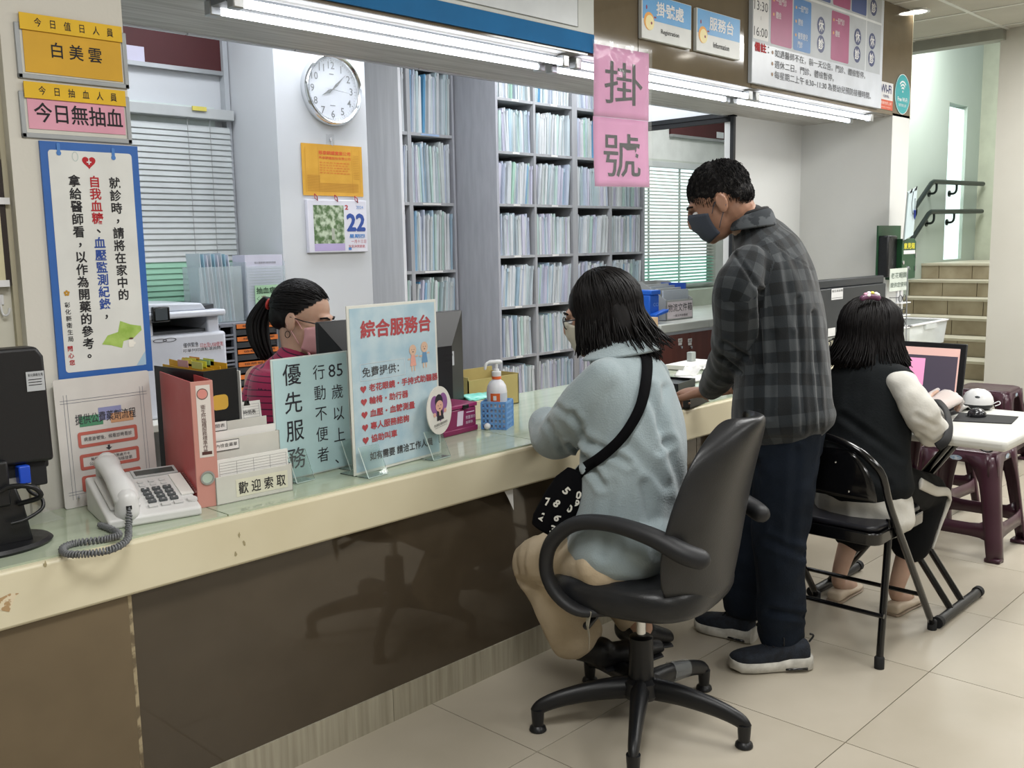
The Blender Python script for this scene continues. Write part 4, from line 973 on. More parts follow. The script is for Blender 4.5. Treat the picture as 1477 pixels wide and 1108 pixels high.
# black magazine file with yellow folders
p = onc(322, 700); bk = onc(346, 690)
t = thing('magazine_file', 'black cardboard magazine file holding yellow folders behind the leaflet holder', 'file holder', (1.262, 2.30, TZ), R(3))
mh = on(330, 532, 'y', 2.30).z - TZ; mw = 0.10
obj('front', MB().prism([(0, 0), (mw, 0), (mw, mh), (0, mh)], 0, 0.004), black_p, t)
obj('side', MB().box((0, 0.004, 0), (0.003, 0.24, mh)), black_p, t); obj('side', MB().box((mw - 0.003, 0.004, 0), (mw, 0.24, mh)), black_p, t); obj('floor', MB().box((0, 0.004, 0), (mw, 0.24, 0.003)), black_p, t)
obj('grip_slot', MB().prism(rr(0.020, mh * .68, 0.068, mh * .80, 0.012), -0.0008, 0.0), M('slot_yellow', 'c8a040', .5), t)
for k in range(4):
    o = obj('yellow_folder', MB().prism([(0, 0), (0.235, 0), (0.235, mh - 0.002 + .012 * (k % 2)), (0.0, mh - 0.008 + .006 * k)], 0, 0.0015, axis='x'), M('folder_yellow', 'd9a82c', .5))
    o.location = (1.275 + k * 0.020, 2.306 + k * .001, TZ + 0.004); tag(o, ('yellow folder at the left', 'second yellow folder', 'third yellow folder', 'yellow folder at the right')[k] + ' in the black magazine file', 'folder', 'yellow folders in the magazine file')
    for j, c_ in enumerate((('c9cc66', 'cf9b9b', '9fc39a'), ('e0dc3c', 'e8e060', 'c8b890'), ('8fb88c', 'd2d24a', 'd9a0a0'), ('c8cf50', 'e0a050', 'b0c080'))[k][:2]):
        obj('tab', MB().box((0, 0.02 + j * 0.075 + k * .015, mh - 0.002), (0.0012, 0.075 + j * 0.075 + k * .015, mh + 0.016)), M('tab_' + c_, c_, .3), o)
o = obj('paper_sheet', MB().box((0, 0, 0), (0.003, 0.2, mh - 0.01)), paper_m); o.location = (1.372, 2.31, TZ); tag(o, 'white sheets standing right of the black magazine file', 'paper')
# white leaflet holder
a = onc(313, 730); b = onc(423, 707); ya = yaw(a, b); lw = (b - a).length
t = thing('leaflet_holder', 'white stepped leaflet holder with four handwritten characters beside the red file', 'leaflet holder', (a.x, a.y, TZ), ya)
hf = on(315, 690, 'y', a.y).z - TZ + .002
obj('front_pocket', MB().box((0, 0, 0), (lw, 0.003, hf)).box((0, 0, 0), (0.003, 0.05, hf)).box((lw - 0.003, 0, 0), (lw, 0.05, hf)).box((0, 0, 0), (lw, 0.05, 0.003)), off_p, t, bevel=0.0008)
obj('step_pocket', MB().box((0.0, 0.05, 0), (lw - 0.004, 0.053, hf + 0.085)).box((0, 0.05, 0), (0.003, 0.10, hf + .085)).box((lw - .007, 0.05, 0), (lw - .004, 0.10, hf + .085)), off_p, t)
obj('back_pocket', MB().box((0.0, 0.10, 0), (lw - 0.012, 0.103, hf + 0.12)).box((0, 0.10, 0), (0.003, 0.145, hf + .12)).box((0, 0.145, 0), (lw - 0.012, 0.148, hf + 0.12)), off_p, t)
q = MB(); rect(q, lw * .25, 0.012, lw * .93, hf - 0.014, -0.0006); obj('label_strip', q, M('label_cream', 'dcdac6', .5), t)
q = MB(); text_fit(q, '歡 迎 索 取', lw * .28, 0.018, lw * .90, hf - 0.022, y=-0.0014, bold=.008); obj('lettering', q, ink_m, t)
def leaf(nm, label, x0, x1_, y, z0, z1_, lines=True, tilt=0, lab=None, thick=0.006):
    o = thing(nm, label, 'leaflet', mat=rootmat(t) @ Matrix.Translation((x0, y, z0)) @ Matrix.Rotation(R(tilt), 4, 'X'))
    w_ = x1_ - x0; h_ = z1_ - z0
    obj('sheets', MB().box((0, 0, 0), (w_, thick, h_)), paper_m, o)
    q = MB()
    if lines:
        for k in range(int(h_ / 0.007)): rect(q, .006, h_ - .008 - .007 * k, w_ - .006, h_ - .0086 - .007 * k, -0.0005)
        for k in range(5): rect(q, .006 + k * (w_ - .012) / 4, .003, .0068 + k * (w_ - .012) / 4, h_ - .008, -0.0005)
    obj('print', q, M('form_ink', '77777c', .6), o)
    return o
leaf('leaflet_stack', 'printed forms in the front pocket of the leaflet holder', 0.012, lw - 0.004, 0.012, 0.005, hf + 0.040)
leaf('leaflet_stack', 'plain cream forms in the middle pocket of the leaflet holder', 0.006, lw - 0.01, 0.060, 0.005, hf + 0.103, lines=False)
lf = leaf('leaflet_stack', 'clipped pile of forms in the rear pocket of the leaflet holder', 0.010, lw - 0.006, 0.110, 0.005, hf + 0.160, tilt=-8, thick=0.012)
q = MB(); 
for k, x in enumerate((lw * .52, lw * .70)): q.prism([(x, hf + .145), (x + .018, hf + .145), (x + .014, hf + .158), (x + .004, hf + .158)], -0.002, 0.016); q.tube([(x + .004, -.004, hf + .15), (x + .009, -.012, hf + .165), (x + .014, -.004, hf + .15)], .0012, 5)
obj('binder_clip', q, black_g, lf)
q = MB(); text_fit(q, '彰化市東區衛生所 門診時間表', .02, hf + .120, lw * .85, hf + .132, y=-.001); obj('lettering', q, ink_m, lf)
for k, (x0, z0, tx) in enumerate(((0.006, hf + 0.098, '門診時間表'), (0.012, hf + 0.055, '體內檢查藥單'))):
    o = thing('name_card', ('small framed card reading clinic hours on the rear step', 'small black-edged card on the middle step')[k] + ' of the leaflet holder', 'card', mat=rootmat(t) @ Matrix.Translation((x0, 0.0485 if k else 0.0975, z0)))
    obj('card', MB().box((0, -.001, 0), (lw * .38, 0, 0.026)), ink_m, o); obj('face', MB().box((.0015, -.0016, .0015), (lw * .38 - .0015, -.001, .0245)), paper_m, o)
    q = MB(); text_fit(q, tx, .006, .009, lw * .38 - .006, .019, y=-.002); obj('lettering', q, ink_m, o)
# acrylic sign holders
def acrylic_sign(name, label, bl, br, top, tilt, build, holder_lab, wh=None):
    a = onc(*bl); b = onc(*br); ya = yaw(a, b); W_ = (b - a).length
    H_ = (on(top[0], top[1], 'y', a.y + 0.02).z - TZ)
    m = Matrix.Translation((a.x, a.y, TZ + 0.004)) @ Matrix.Rotation(ya, 4, 'Z') @ Matrix.Rotation(R(-tilt), 4, 'X')
    s = thing(name, label, 'sign', mat=m); build(s, W_, H_)
    return s, W_, H_, a, b, ya
def holder(label, a, ya, W_, x_, hw=0.085):
    h = thing('sign_holder', label, 'sign stand', (a.x, a.y, TZ), ya)
    for k in range(2):
        x = x_[k]
        q = MB()
        pts = [(0.06, 0.002), (-0.035, 0.002), (-0.055, 0.0035), (-0.018, 0.085)]
        for (y0, z0), (y1, z1) in zip(pts, pts[1:]):
            q.add([(x, y0, z0), (x + hw, y0, z0), (x + hw, y1, z1), (x, y1, z1)], [(0, 1, 2, 3)])
        obj('clear_foot', q, acryl_m, h, solid=0.003)
        obj('foot_edge', MB().tube([(x, -0.055, 0.0035), (x, -0.018, 0.085)], 0.0014, 5).tube([(x, -0.055, 0.003), (x + hw, -0.055, 0.003)], 0.0014, 5), M('acrylic_edge', 'd2dfdb', 0.2), h)
    return h
teal_paper = M('pale_blue_paper', 'b9d6da', 0.4); clear_edge = M('laminate_edge', 'cfdad8', 0.25)
def b1(s, W_, H_):
    obj('sleeve', MB().box((-0.004, -0.001, -0.002), (W_ + 0.004, 0.003, H_ + 0.004)), clear_edge, s, bevel=0.001)
    obj('paper', MB().box((0.002, -0.0022, 0.002), (W_ - 0.002, -0.001, H_)), teal_paper, s)
    q = MB()
    text_v(q, '優先服務', W_ * .24, H_ * .97, H_ * .19, H_ * .235, y=-0.003, bold=0.006, sx=1.0)
    text_v(q, '行動不便者', W_ * .60, H_ * .93, H_ * .135, H_ * .178, y=-0.003)
    text_fit(q, '85', W_ * .73, H_ * .80, W_ * .93, H_ * .91, y=-0.003)
    text_v(q, '歲以上、', W_ * .84, H_ * .74, H_ * .135, H_ * .19, y=-0.003)
    obj('lettering', q, M('brush_ink', '2b2b33', .6), s)
s1, W_, H_, a_, b_, ya_ = acrylic_sign('counter_sign', 'pale blue handwritten priority service sign in a clear stand', (402, 697), (507, 672), (391, 522), 0.5, b1, '')
holder('clear acrylic stand under the pale blue priority sign', a_, ya_, W_, (0.02, W_ - 0.05), 0.06)
def b2(s, W_, H_):
    obj('sleeve', MB().box((-0.003, -0.001, -0.002), (W_ + 0.003, 0.003, H_ + 0.003)), M('laminate_white', 'dcdcd4', 0.25), s, bevel=0.001)
    obj('paper', MB().box((0.006, -0.0022, 0.006), (W_ - 0.006, -0.001, H_ - 0.005)), M('cloudy_blue_paper', '9fbccb', 0.35, col2='bccfd6', nscale=14), s)
    q = MB(); r_ = MB()
    text_fit(r_, '綜合服務台', W_ * .12, H_ * .805, W_ * .93, H_ * .915, y=-0.003, bold=0.035)
    rows = ['老花眼鏡・手持式助聽器', '輪椅・助行器', '血壓・血糖測量', '專人服務諮詢', '協助叫車']
    for i, tx in enumerate(rows):
        z = H_ * (.485 - .0775 * i); n = len(tx); flat(r_, heart(W_ * .125, z + H_ * .022, H_ * .05), -0.0031)
        text_fit(r_, tx, W_ * .185, z, W_ * (.185 + n * .0735), z + H_ * .048, y=-0.003, bold=0.03)
    text_fit(q, '免費提供：', W_ * .12, H_ * .575, W_ * .53, H_ * .635, y=-0.003, bold=0.01)
    text_fit(q, '如有需要 請洽工作人員', W_ * .16, H_ * .065, W_ * .90, H_ * .118, y=-0.003, bold=0.02)
    obj('lettering', q, ink_m, s); obj('lettering', r_, M('brick_red_ink', 'a8262f', .6), s, label='dark red lettering')
    q = MB()
    for x0, z0, x1_, z1_ in ((.10, .555, .60, .557), (.10, .655, .60, .657), (.10, .555, .103, .655), (.597, .555, .60, .655)): rect(q, W_ * x0, H_ * z0, W_ * x1_, H_ * z1_, -0.0031)
    obj('box_border', q, white_p, s)
    # two simple cartoon elders, a lady in pink and a bald man in blue
    for cx_, dress, hz in ((.70, 'e2a090', .70), (.84, '5c8fb8', .71)):
        x = W_ * cx_; z = H_ * hz; q = MB(); flat(q, circ(x, z, H_ * .032, H_ * .034, 16), -0.0034); flat(q, circ(x - H_ * .012, z - H_ * .115, H_ * .006, H_ * .022, 8), -0.0032); flat(q, circ(x + H_ * .012, z - H_ * .115, H_ * .006, H_ * .022, 8), -0.0032)
        flat(q, circ(x - H_ * .035, z - H_ * .055, H_ * .014, H_ * .006, 8), -0.0032); flat(q, circ(x + H_ * .035, z - H_ * .04, H_ * .014, H_ * .006, 8), -0.0032)
        obj('figure_skin', q, M('print_skin', 'd8b49a', .5), s)
        q = MB(); flat(q, [(x - H_ * .016, z - H_ * .03), (x + H_ * .016, z - H_ * .03), (x + H_ * .028, z - H_ * .10), (x - H_ * .028, z - H_ * .10)], -0.0033); obj('figure_clothes', q, M('print_' + dress, dress, .5), s)
        q = MB(); flat(q, circ(x - H_ * .01, z + H_ * .002, H_ * .003, n=6), -0.0036); flat(q, circ(x + H_ * .01, z + H_ * .002, H_ * .003, n=6), -0.0036); flat(q, circ(x, z - H_ * .012, H_ * .008, H_ * .003, 8), -0.0036); obj('figure_face', q, ink_m, s)
    fs_ = MB(); fs_.add([(0.0, -0.0045, 0.0), (W_, -0.0045, 0), (W_, -0.0045, H_), (0, -0.0045, H_)], [(0, 1, 2, 3)]); obj('glossy_cover', fs_, M('gloss_film', 'ffffff', 0.06, alpha=0.05, spec=1.0), s)
s2, W_, H_, a_, b_, ya_ = acrylic_sign('counter_sign', 'large glossy blue service desk sign with red characters and hearts', (512, 688), (635, 655), (500, 445), 0.5, b2, '')
holder('clear acrylic stand under the large blue service sign', a_, ya_, W_, (0.0, W_ - 0.09), 0.075)
# oval card sign with a cartoon nurse figure (plain generic design)
o0 = K(641, 590, 2.78)
c_ = on(634, 592, 'y', 2.185); t = thing('oval_sign', 'white oval card with a cartoon lady on purple leaning beside the blue sign', 'sign', mat=Matrix.Translation(c_) @ Matrix.Rotation(R(12), 4, 'Z') @ Matrix.Rotation(R(-6), 4, 'Y'))
ra, rb = 0.063, 0.074
obj('card', MB().prism(circ(0, 0, ra, rb, 40), 0, 0.003), M('card_white', 'e0ded6', .35), t)
q = MB(); flat(q, circ(-0.022, 0.022, 0.021, 0.028, 20), -.0004); flat(q, circ(0.022, 0.022, 0.021, 0.028, 20), -.00045); flat(q, [(-.041, .012), (.041, .012), (.0, -.035)], -.00042); obj('purple_shape', q, M('print_purple', '8c5a94', .5), t)
q = MB(); flat(q, circ(0, 0.028, 0.020, 0.022, 20), -.0008); flat(q, [(-.014, 0), (.014, 0), (.018, -.030), (-.018, -.030)], -.0007); obj('dark_shape', q, M('print_black', '2a2730', .5), t)
q = MB(); flat(q, circ(0, 0.014, 0.019, 0.017, 20), -.0012); flat(q, circ(-.027, -.008, .007, n=12), -.0012); flat(q, circ(.027, -.006, .007, n=12), -.0012); flat(q, [(-.004, 0), (.004, 0), (.004, -.016), (-.004, -.016)], -.001); obj('skin_shape', q, M('print_face', 'd9a996', .5), t)
q = MB(); flat(q, circ(-.007, .016, .0018, n=8), -.0016); flat(q, circ(.007, .016, .0018, n=8), -.0016); flat(q, circ(0, .006, .005, .0014, 10), -.0016)
text_fit(q, '彰化縣衛生高齡友善城市', -.034, -.046, .034, -.037, y=-.001); text_fit(q, 'health service friendly city', -.03, -.052, .03, -.048, y=-.001); obj('lettering', q, ink_m, t)
obj('support', MB().box((-0.012, 0.004, -0.10), (0.012, 0.006, 0.0)), acryl_m, t)
# staff monitor
y = 2.56
a = on(478, 462, 'y', y); b = on(674, 447, 'y', y)
t = thing('computer_monitor', 'large black monitor seen from behind in front of the ponytailed clerk', 'monitor', (a.x - 0.05, y, TZ), R(2))
W_ = b.x - a.x + 0.04; z1_ = b.z - TZ; z0_ = 0.0
W_ = on(674, 520, 'y', y).x - (a.x - 0.05); zt_m = on(600, 449, 'y', y).z - TZ
zt_m = on(674, 447, 'y', y).z - TZ
obj('front_bezel', MB().box((0, 0.0, 0.05), (W_, 0.02, zt_m)), black_p, t, bevel=0.004)
q = MB(); o1 = [(0.0, 0, 0.055), (W_, 0, 0.055), (W_, 0, zt_m - .003), (0.0, 0, zt_m - .003)]; o2 = [(0.09, -0.035, 0.07), (W_ - 0.09, -0.035, 0.07), (W_ - 0.09, -0.035, zt_m - 0.12), (0.09, -0.035, zt_m - 0.12)]
q.add(o1 + o2, [(0, 1, 5, 4), (1, 2, 6, 5), (2, 3, 7, 6), (3, 0, 4, 7), (4, 5, 6, 7)]); obj('rear_shell', q, M('rear_black', '1b1c1f', 0.3), t)
p = on(651, 517, 'y', y - .03); pl_ = rootmat(t).inverted() @ p
obj('sticker', MB().box((pl_.x - 0.03, -0.0345, pl_.z - 0.028), (pl_.x + 0.028, -0.033, pl_.z + 0.022)), M('sticker_silver', 'b9bcc0', 0.4), t)
q = MB(); text_fit(q, '彰化縣衛生局', pl_.x - .026, pl_.z + .006, pl_.x + .022, pl_.z + .015, y=-.0352); text_fit(q, '資訊設備編號', pl_.x - .02, pl_.z - .012, pl_.x + .016, pl_.z - .004, y=-.0352); obj('lettering', q, ink_m, t)
obj('stand', MB().box((W_ / 2 - .05, -0.03, 0.01), (W_ / 2 + .05, 0.0, 0.12)), black_p, t, bevel=.004); obj('base', MB().box((W_ / 2 - .12, -.09, 0), (W_ / 2 + .12, .08, .012)), black_p, t, bevel=.004)
# cartons behind
y = 2.70; a = on(675, 545, 'y', y); b = on(748, 547, 'y', y)
t = thing('open_carton', 'open yellowish cardboard tray behind the sanitiser bottle', 'box', (a.x, y, TZ), 0)
W_ = b.x - a.x; hz = a.z - TZ; card = M('yellow_carton', 'b0a065', .7)
obj('wall', MB().box((0, 0, 0), (W_, .004, hz * .9)), card, t); obj('wall', MB().box((0, .15, 0), (W_, .154, hz * 1.05)), card, t); obj('wall', MB().box((0, 0, 0), (.004, .15, hz)), card, t); obj('wall', MB().box((W_ - .004, 0, 0), (W_, .15, hz * .92)), card, t); obj('floor', MB().box((0, 0, 0), (W_, .15, .003)), card, t)
c_ = onc(655, 628); d_ = onc(705, 612); y0 = 2.40
a = on(632, 580, 'y', y0)
t = thing('wipes_box', 'dark magenta plastic box with white print beside the blue basket', 'box', (on(640, 600, 'y', y0).x, y0, TZ), R(6))
W_ = .17; hz = .10
mg = M('magenta_plastic', '7c2450', .3)
obj('box', MB().box((0, 0, 0), (W_, .11, hz * .86)), mg, t, bevel=.006, seg=3); obj('lid', MB().box((-.003, -.003, hz * .86), (W_ + .003, .113, hz)), M('magenta_lid', '8d2a5c', .3), t, bevel=.003)
obj('base_rim', MB().box((-.006, -.004, 0), (W_ + .004, .11, .02)), mg, t, bevel=.004)
q = MB(); flat(q, [(W_ * .38, .028), (W_ * .56, .028), (W_ * .60, .078), (W_ * .42, .078)], -.0006); text_fit(q, '抗菌濕巾', W_ * .66, .046, W_ * .95, .058, y=-.0006); text_fit(q, '加厚款', W_ * .66, .030, W_ * .88, .040, y=-.0006); rect(q, W_ * .68, .068, W_ * .93, .071, -.0006)
obj('lettering', q, M('pale_lilac_print', 'cdbfd0', .4), t)
obj('latch', MB().box((W_ * .55, -.008, hz * .84), (W_ * .72, 0, hz * .98)), black_g, t, bevel=.002)
q = MB(); vs = []
for j in range(9):
    for i in range(13):
        x = .16 * i / 12; y_ = .10 * j / 8; e = 1 - (2 * j / 8 - 1) ** 2; vs.append((x, y_, .018 + .014 * e * (1 - (i / 12) ** 2 * .6) + .006 * noise.noise(Vector((x * 45, y_ * 45, 0)))))
q.add(vs, [(j * 13 + i, j * 13 + i + 1, (j + 1) * 13 + i + 1, (j + 1) * 13 + i) for j in range(8) for i in range(12)])
o = obj('wipes_pack', q, M('teal_film', '5fc9b8', .25, col2='8fdccf', nscale=18), smooth=180, solid=.004); o.location = (on(672, 560, 'y', 2.58).x, 2.56, TZ + .055); tag(o, 'crinkled teal wrapped pack beside the black monitor', 'pack')
tag(boxo('carton_pad', (on(672, 560, 'y', 2.58).x, 2.555, TZ), (on(672, 560, 'y', 2.58).x + .19, 2.67, TZ + .07), M('beige_pad', 'cfc4a4', .7), bevel=.003), 'low beige carton under the teal wrapped pack', 'box')
# blue basket with sanitiser
c_ = onc(728, 618); BX, BY = c_.x + 0.0, c_.y + 0.035
t = thing('plastic_basket', 'blue openwork plastic basket holding the sanitiser bottle', 'basket', (BX, BY, TZ), R(28))
bm_ = M('basket_blue', '7fb2ea', .3, trans=.25, ior=1.2); bw, bh = .088, .094
for k in range(4):
    rm = Matrix.Rotation(PI / 2 * k, 4, 'Z')
    q = MB(); nx_, nz_ = 6, 5
    for i in range(nx_ + 1):
        x = -bw / 2 + bw * i / nx_; q.box((x - .0032, -bw / 2 - .001, 0), (x + .0032, -bw / 2 + .0012, bh), rm)
    for j, z in enumerate([0, .018, .036, .054, .072, .090]): q.box((-bw / 2, -bw / 2 - .001, z - .001 if j else 0), (bw / 2, -bw / 2 + .0012, z + (.006 if j < 5 else .008)), rm)
    obj('lattice_side', q, bm_, t)
obj('base', MB().box((-bw / 2, -bw / 2, 0), (bw / 2, bw / 2, .002)), bm_, t)
t = thing('sanitiser_bottle', 'white pump sanitiser bottle with an orange label in the blue basket', 'bottle', (BX, BY, TZ + .003), R(-28))
milky = M('milky_plastic', 'dcdde4', .3, sub=.1)
obj('body', MB().lathe([(.001, 0), (.034, 0), (.036, .004), (.036, .125), (.033, .145), (.024, .160), (.014, .168), (.014, .172), (.001, .172)], n=30), milky, t, smooth=50)
obj('orange_band', MB().lathe([(.0155, .169), (.0165, .170), (.0165, .178), (.0155, .179)], n=24), M('orange_plastic', 'df6a3a', .35), t)
obj('collar', MB().lathe([(.001, .179), (.016, .179), (.0165, .181), (.0165, .195), (.010, .197), (.009, .205), (.001, .205)], n=24), white_p, t, smooth=40)
obj('pump_head', MB().tube([(0, 0, .203), (0, 0, .222)], .0055, 12).tube(spline([(.014, .002, .228), (0, 0, .229), (-.025, -.002, .229), (-.038, -.003, .223), (-.042, -.003, .208)], 4), [.008] * 5 + [.007] * 4 + [.0052] * 8, 10, rounded=True), white_p, t, smooth=60)
def cyl_label(nm, r_, a0, a1, z0, z1, mt, d=.0005):
    q = MB(); n = 12; vs = []
    for i in range(n + 1):
        a = a0 + (a1 - a0) * i / n
        for z in (z0, z1): vs.append(((r_ + d) * math.cos(a), (r_ + d) * math.sin(a), z))
    q.add(vs, [(2 * i, 2 * i + 2, 2 * i + 3, 2 * i + 1) for i in range(n)]); return obj(nm, q, mt, t)
cyl_label('label', .036, R(215), R(270), .07, .122, M('label_orange', 'd9622a', .4)); cyl_label('label', .036, R(270), R(330), .02, .122, M('label_silver', 'c3c9d2', .4))
cyl_label('label_mark', .0365, R(232), R(250), .098, .114, white_p); cyl_label('label_mark', .0365, R(218), R(266), .074, .084, white_p, .0004)
o = obj('cotton_pad', MB().ell((0, 0, .012), (.012, .012, .012)), white_p, smooth=180); p = onc(703, 620); o.location = (p.x, p.y, TZ); tag(o, 'small round white object left of the blue basket', 'item')
# hanging paper under the counter edge
p = on(735, 715, 'y', 2.10)
o = obj('hanging_paper', MB().add([(0, 0, 0), (.05, .005, 0), (.058, .01, -.085), (.03, .006, -.04)], [(0, 1, 2, 3)]), paper_m, solid=.0006); o.location = (p.x - .03, 2.10, p.z + .03); tag(o, 'white paper corner hanging below the counter edge by the shoulder bag', 'paper')

# ------------------------------------------------------------ office furniture behind the counter
t = thing('office_desk', 'pale desk along the blinds carrying the printer', 'desk', (1.0, 3.45, 0))
obj('top', MB().box((0, 0, .70), (1.40, .58, .73)), off_p, t, bevel=.004)
for x in (0, 1.37): obj('side', MB().box((x, .02, 0), (x + .03, .56, .70)), grey_p, t)
# printer
PY = 3.55
a = on(216, 500, 'y', PY); b = on(328, 500, 'y', PY)
t = thing('laser_printer', 'white multifunction laser printer with a small touch screen behind the red file', 'printer', (1.40, PY, .73))
def lp(u, v, dy=0.0): q_ = rootmat(t).inverted() @ on(u, v, 'y', PY + dy); return q_.x, q_.z
xR, zt1 = lp(326, 477); xL = lp(214, 480)[0]; ztop_ = lp(300, 437)[1]
obj('body', MB().box((xL - .12, 0, 0), (xR, .38, zt1)), M('printer_white', 'ccd0da', .35), t, bevel=.012, seg=3)
xs = lp(305, 470)[0]; z2 = lp(305, 455)[1]
obj('rear_column', MB().box((xs - .0, .03, zt1 - .01), (xR - .012, .36, z2)), M('printer_white', 'ccd0da', .35), t, bevel=.006)
obj('output_recess', MB().box((xL - .02, .05, zt1 - .005), (xs, .36, zt1 + .012)), dgrey_p, t); obj('recess_back', MB().box((xL - .02, .33, zt1), (xs, .36, z2)), M('recess_grey', '6f7a7a', .5), t)
obj('left_column', MB().box((xL - .12, .02, zt1 - .01), (xL + .03, .36, z2)), M('printer_white', 'ccd0da', .35), t, bevel=.006)
obj('scanner', MB().box((xL - .12, -.01, z2 - .002), (xR + .0, .40, lp(300, 447)[1])), M('printer_white', 'ccd0da', .35), t, bevel=.008, seg=3)
obj('feeder', MB().prism([(xL - .10, lp(300, 447)[1]), (xs + .0, lp(300, 447)[1]), (xs - .02, ztop_), (xL - .10, ztop_ + .012)], .03, .36), M('printer_lid', 'c2c7cf', .35), t, bevel=.006)
obj('paper_tray', MB().prism([(xs - .09, lp(300, 447)[1]), (xR - .02, lp(300, 447)[1] + .002), (xR - .02, lp(300, 442)[1] + .006)], .05, .34), dgrey_p, t)
a = lp(214, 444); b = lp(240, 462)
obj('touch_screen', MB().box((a[0], -.035, b[1] - .004), (b[0], -.012, a[1] + .003)), black_g, t, bevel=.006); obj('screen', MB().box((a[0] + .008, -.037, b[1] + .004), (b[0] - .012, -.035, a[1] - .003)), M('screen_grey', '4a5054', .2), t)
q = MB(); rect(q, lp(262, 500)[0], lp(262, 510)[1], lp(322, 500)[0], lp(322, 494)[1], -.001); obj('note', q, M('note_white', 'd6d8e0', .4), t)
q = MB(); text_fit(q, '僅供緊急', lp(264, 497)[0], lp(264, 502)[1], lp(286, 497)[0], lp(264, 497)[1] + .005, y=-.002); text_fit(q, '叩單列印請點選詢問', lp(264, 505)[0], lp(264, 509)[1], lp(318, 505)[0], lp(264, 504)[1], y=-.002)
for u0 in (226, 240): ring2(q, circ(lp(u0 + 6, 512)[0], lp(0, 512)[1], .028, .008, 14), circ(lp(u0 + 6, 512)[0], lp(0, 512)[1], .025, .006, 14), -.0015)
obj('lettering', q, ink_m, t); q = MB(); text_fit(q, '印出及USB使用', lp(288, 497)[0], lp(288, 502)[1], lp(321, 497)[0], lp(288, 497)[1] + .005, y=-.002); obj('lettering', q, red_ink, t, label='red lettering')
# tray organiser
OY = 3.62
t = thing('tray_organiser', 'grey desk tray organiser with orange tabs behind the ponytailed clerk', 'organiser', (on(315, 500, 'y', OY).x, OY, .73))
def lo_(u, v): q_ = rootmat(t).inverted() @ on(u, v, 'y', OY); return q_.x, q_.z
xR, zT = lo_(400, 462); x1_ = lo_(341, 500)[0]
og = M('organiser_grey', '777b84', .4)
obj('front_post', MB().box((x1_ - .012, -.004, 0), (x1_, .02, zT)), og, t, bevel=.002); obj('top', MB().box((0, 0, zT - .008), (xR, .30, zT + .004)), og, t, bevel=.003)
obj('side_wall', MB().box((xR - .006, 0, 0), (xR, .30, zT)), og, t); obj('back', MB().box((0, .29, 0), (xR, .30, zT)), og, t)
nlev = int(zT / .053) + 1
for k in range(nlev):
    z = zT - .05 - k * .053
    if z < 0.002: break
    obj('tray', MB().box((0, .002, z), (xR, .29, z + .004)).box((x1_ + .002, .006, z + .004), (xR - .008, .28, z + .022)), dgrey_p, t)
    ring_ = MB(); ring_.box((0.0, -.002, z), (x1_ - .012, .002, z + .008)); ring_.box((0, -.002, z + .038), (x1_ - .012, .002, z + .046)); ring_.box((0, -.002, z), (.012, .002, z + .046)); obj('tray_side', ring_, og, t)
    q = MB(); q.prism([(x1_ + .004, z + .028), (xR - .004, z + .024), (xR - .004, z + .044), (x1_ + .004, z + .046)], -.004, -.002); lt = obj('tray_label', q, M('label_orange2', 'd87838', .4), t)
    q = MB(); text_fit(q, '檢驗報告單', x1_ + .03, z + .032, xR - .02, z + .042, y=-.0048); obj('lettering', q, ink_m, lt)
# two clear document boxes above it
DY = 3.66
clear = M('clear_box', 'cfdce0', .2, alpha=.28)
t = thing('document_box', 'clear plastic document box full of leaning plastic wallets beside the blind', 'box', (on(287, 400, 'y', DY).x, DY, .73 + zT + .005))
def ld(u, v): q_ = rootmat(t).inverted() @ on(u, v, 'y', DY); return q_.x, q_.z
wA = ld(350, 420)[0]; hA = max(ld(280, 386)[1], .1)
obj('box', MB().box((0, 0, 0), (wA, .002, hA)).box((0, .13, 0), (wA, .132, hA)).box((0, 0, 0), (.002, .13, hA)).box((wA - .002, 0, 0), (wA, .13, hA)).box((0, 0, 0), (wA, .13, .003)), clear, t)
for k in range(9):
    x = .01 + k * (wA - .05) / 9; o = obj('plastic_wallet', MB().prism([(x, .004), (x + .003, .004), (x - .016 + .003, hA + .055 - .004 * (k % 3)), (x - .016, hA + .055 - .004 * (k % 3))], .01, .12), M('wallet_%d' % (k % 3), ('c3ced6', '9fc4d4', 'd4d4e0')[k % 3], .25), None)
    o.location = Vector((on(287, 400, 'y', DY).x + .018, DY, .73 + zT + .005)); tag(o, ('grey', 'pale blue', 'lilac white')[k % 3] + ' plastic wallet leaning in the left clear document box', 'wallet', 'wallets in the left document box')
t = thing('document_box', 'clear plastic document box with a printed sheet and green label behind the clerk', 'box', (on(350, 400, 'y', DY - .0).x + .012, DY - .01, .73 + zT + .005))
wB = ld(411, 420)[0]; hB = max(ld(350, 378)[1], .1)
obj('box', MB().box((0, 0, 0), (wB, .002, hB - .02)).box((0, .13, 0), (wB, .132, hB)).box((0, 0, 0), (.002, .13, hB)).box((wB - .002, 0, 0), (wB, .13, hB)).box((0, 0, 0), (wB, .13, .003)), clear, t)
obj('sheets', MB().box((.004, .012, .004), (wB - .004, .11, hB + .028)), M('lilac_paper', 'c9cadb', .5), t)
q = MB(); text_fit(q, '個人健康資料使用同意書', wB * .25, hB - .01, wB * .8, hB - .0, y=.011)
for k in range(12): rect(q, wB * .1, hB - .03 - k * .012, wB * .92, hB - .0312 - k * .012, .011)
obj('lettering', q, M('form_ink', '77777c', .6), t)
a = ld(365, 412); b = ld(400, 446)
obj('green_label', MB().box((a[0], -.003, b[1]), (a[0] + wB * .72, -.001, a[1])), M('label_green', 'a9cfae', .4), t)
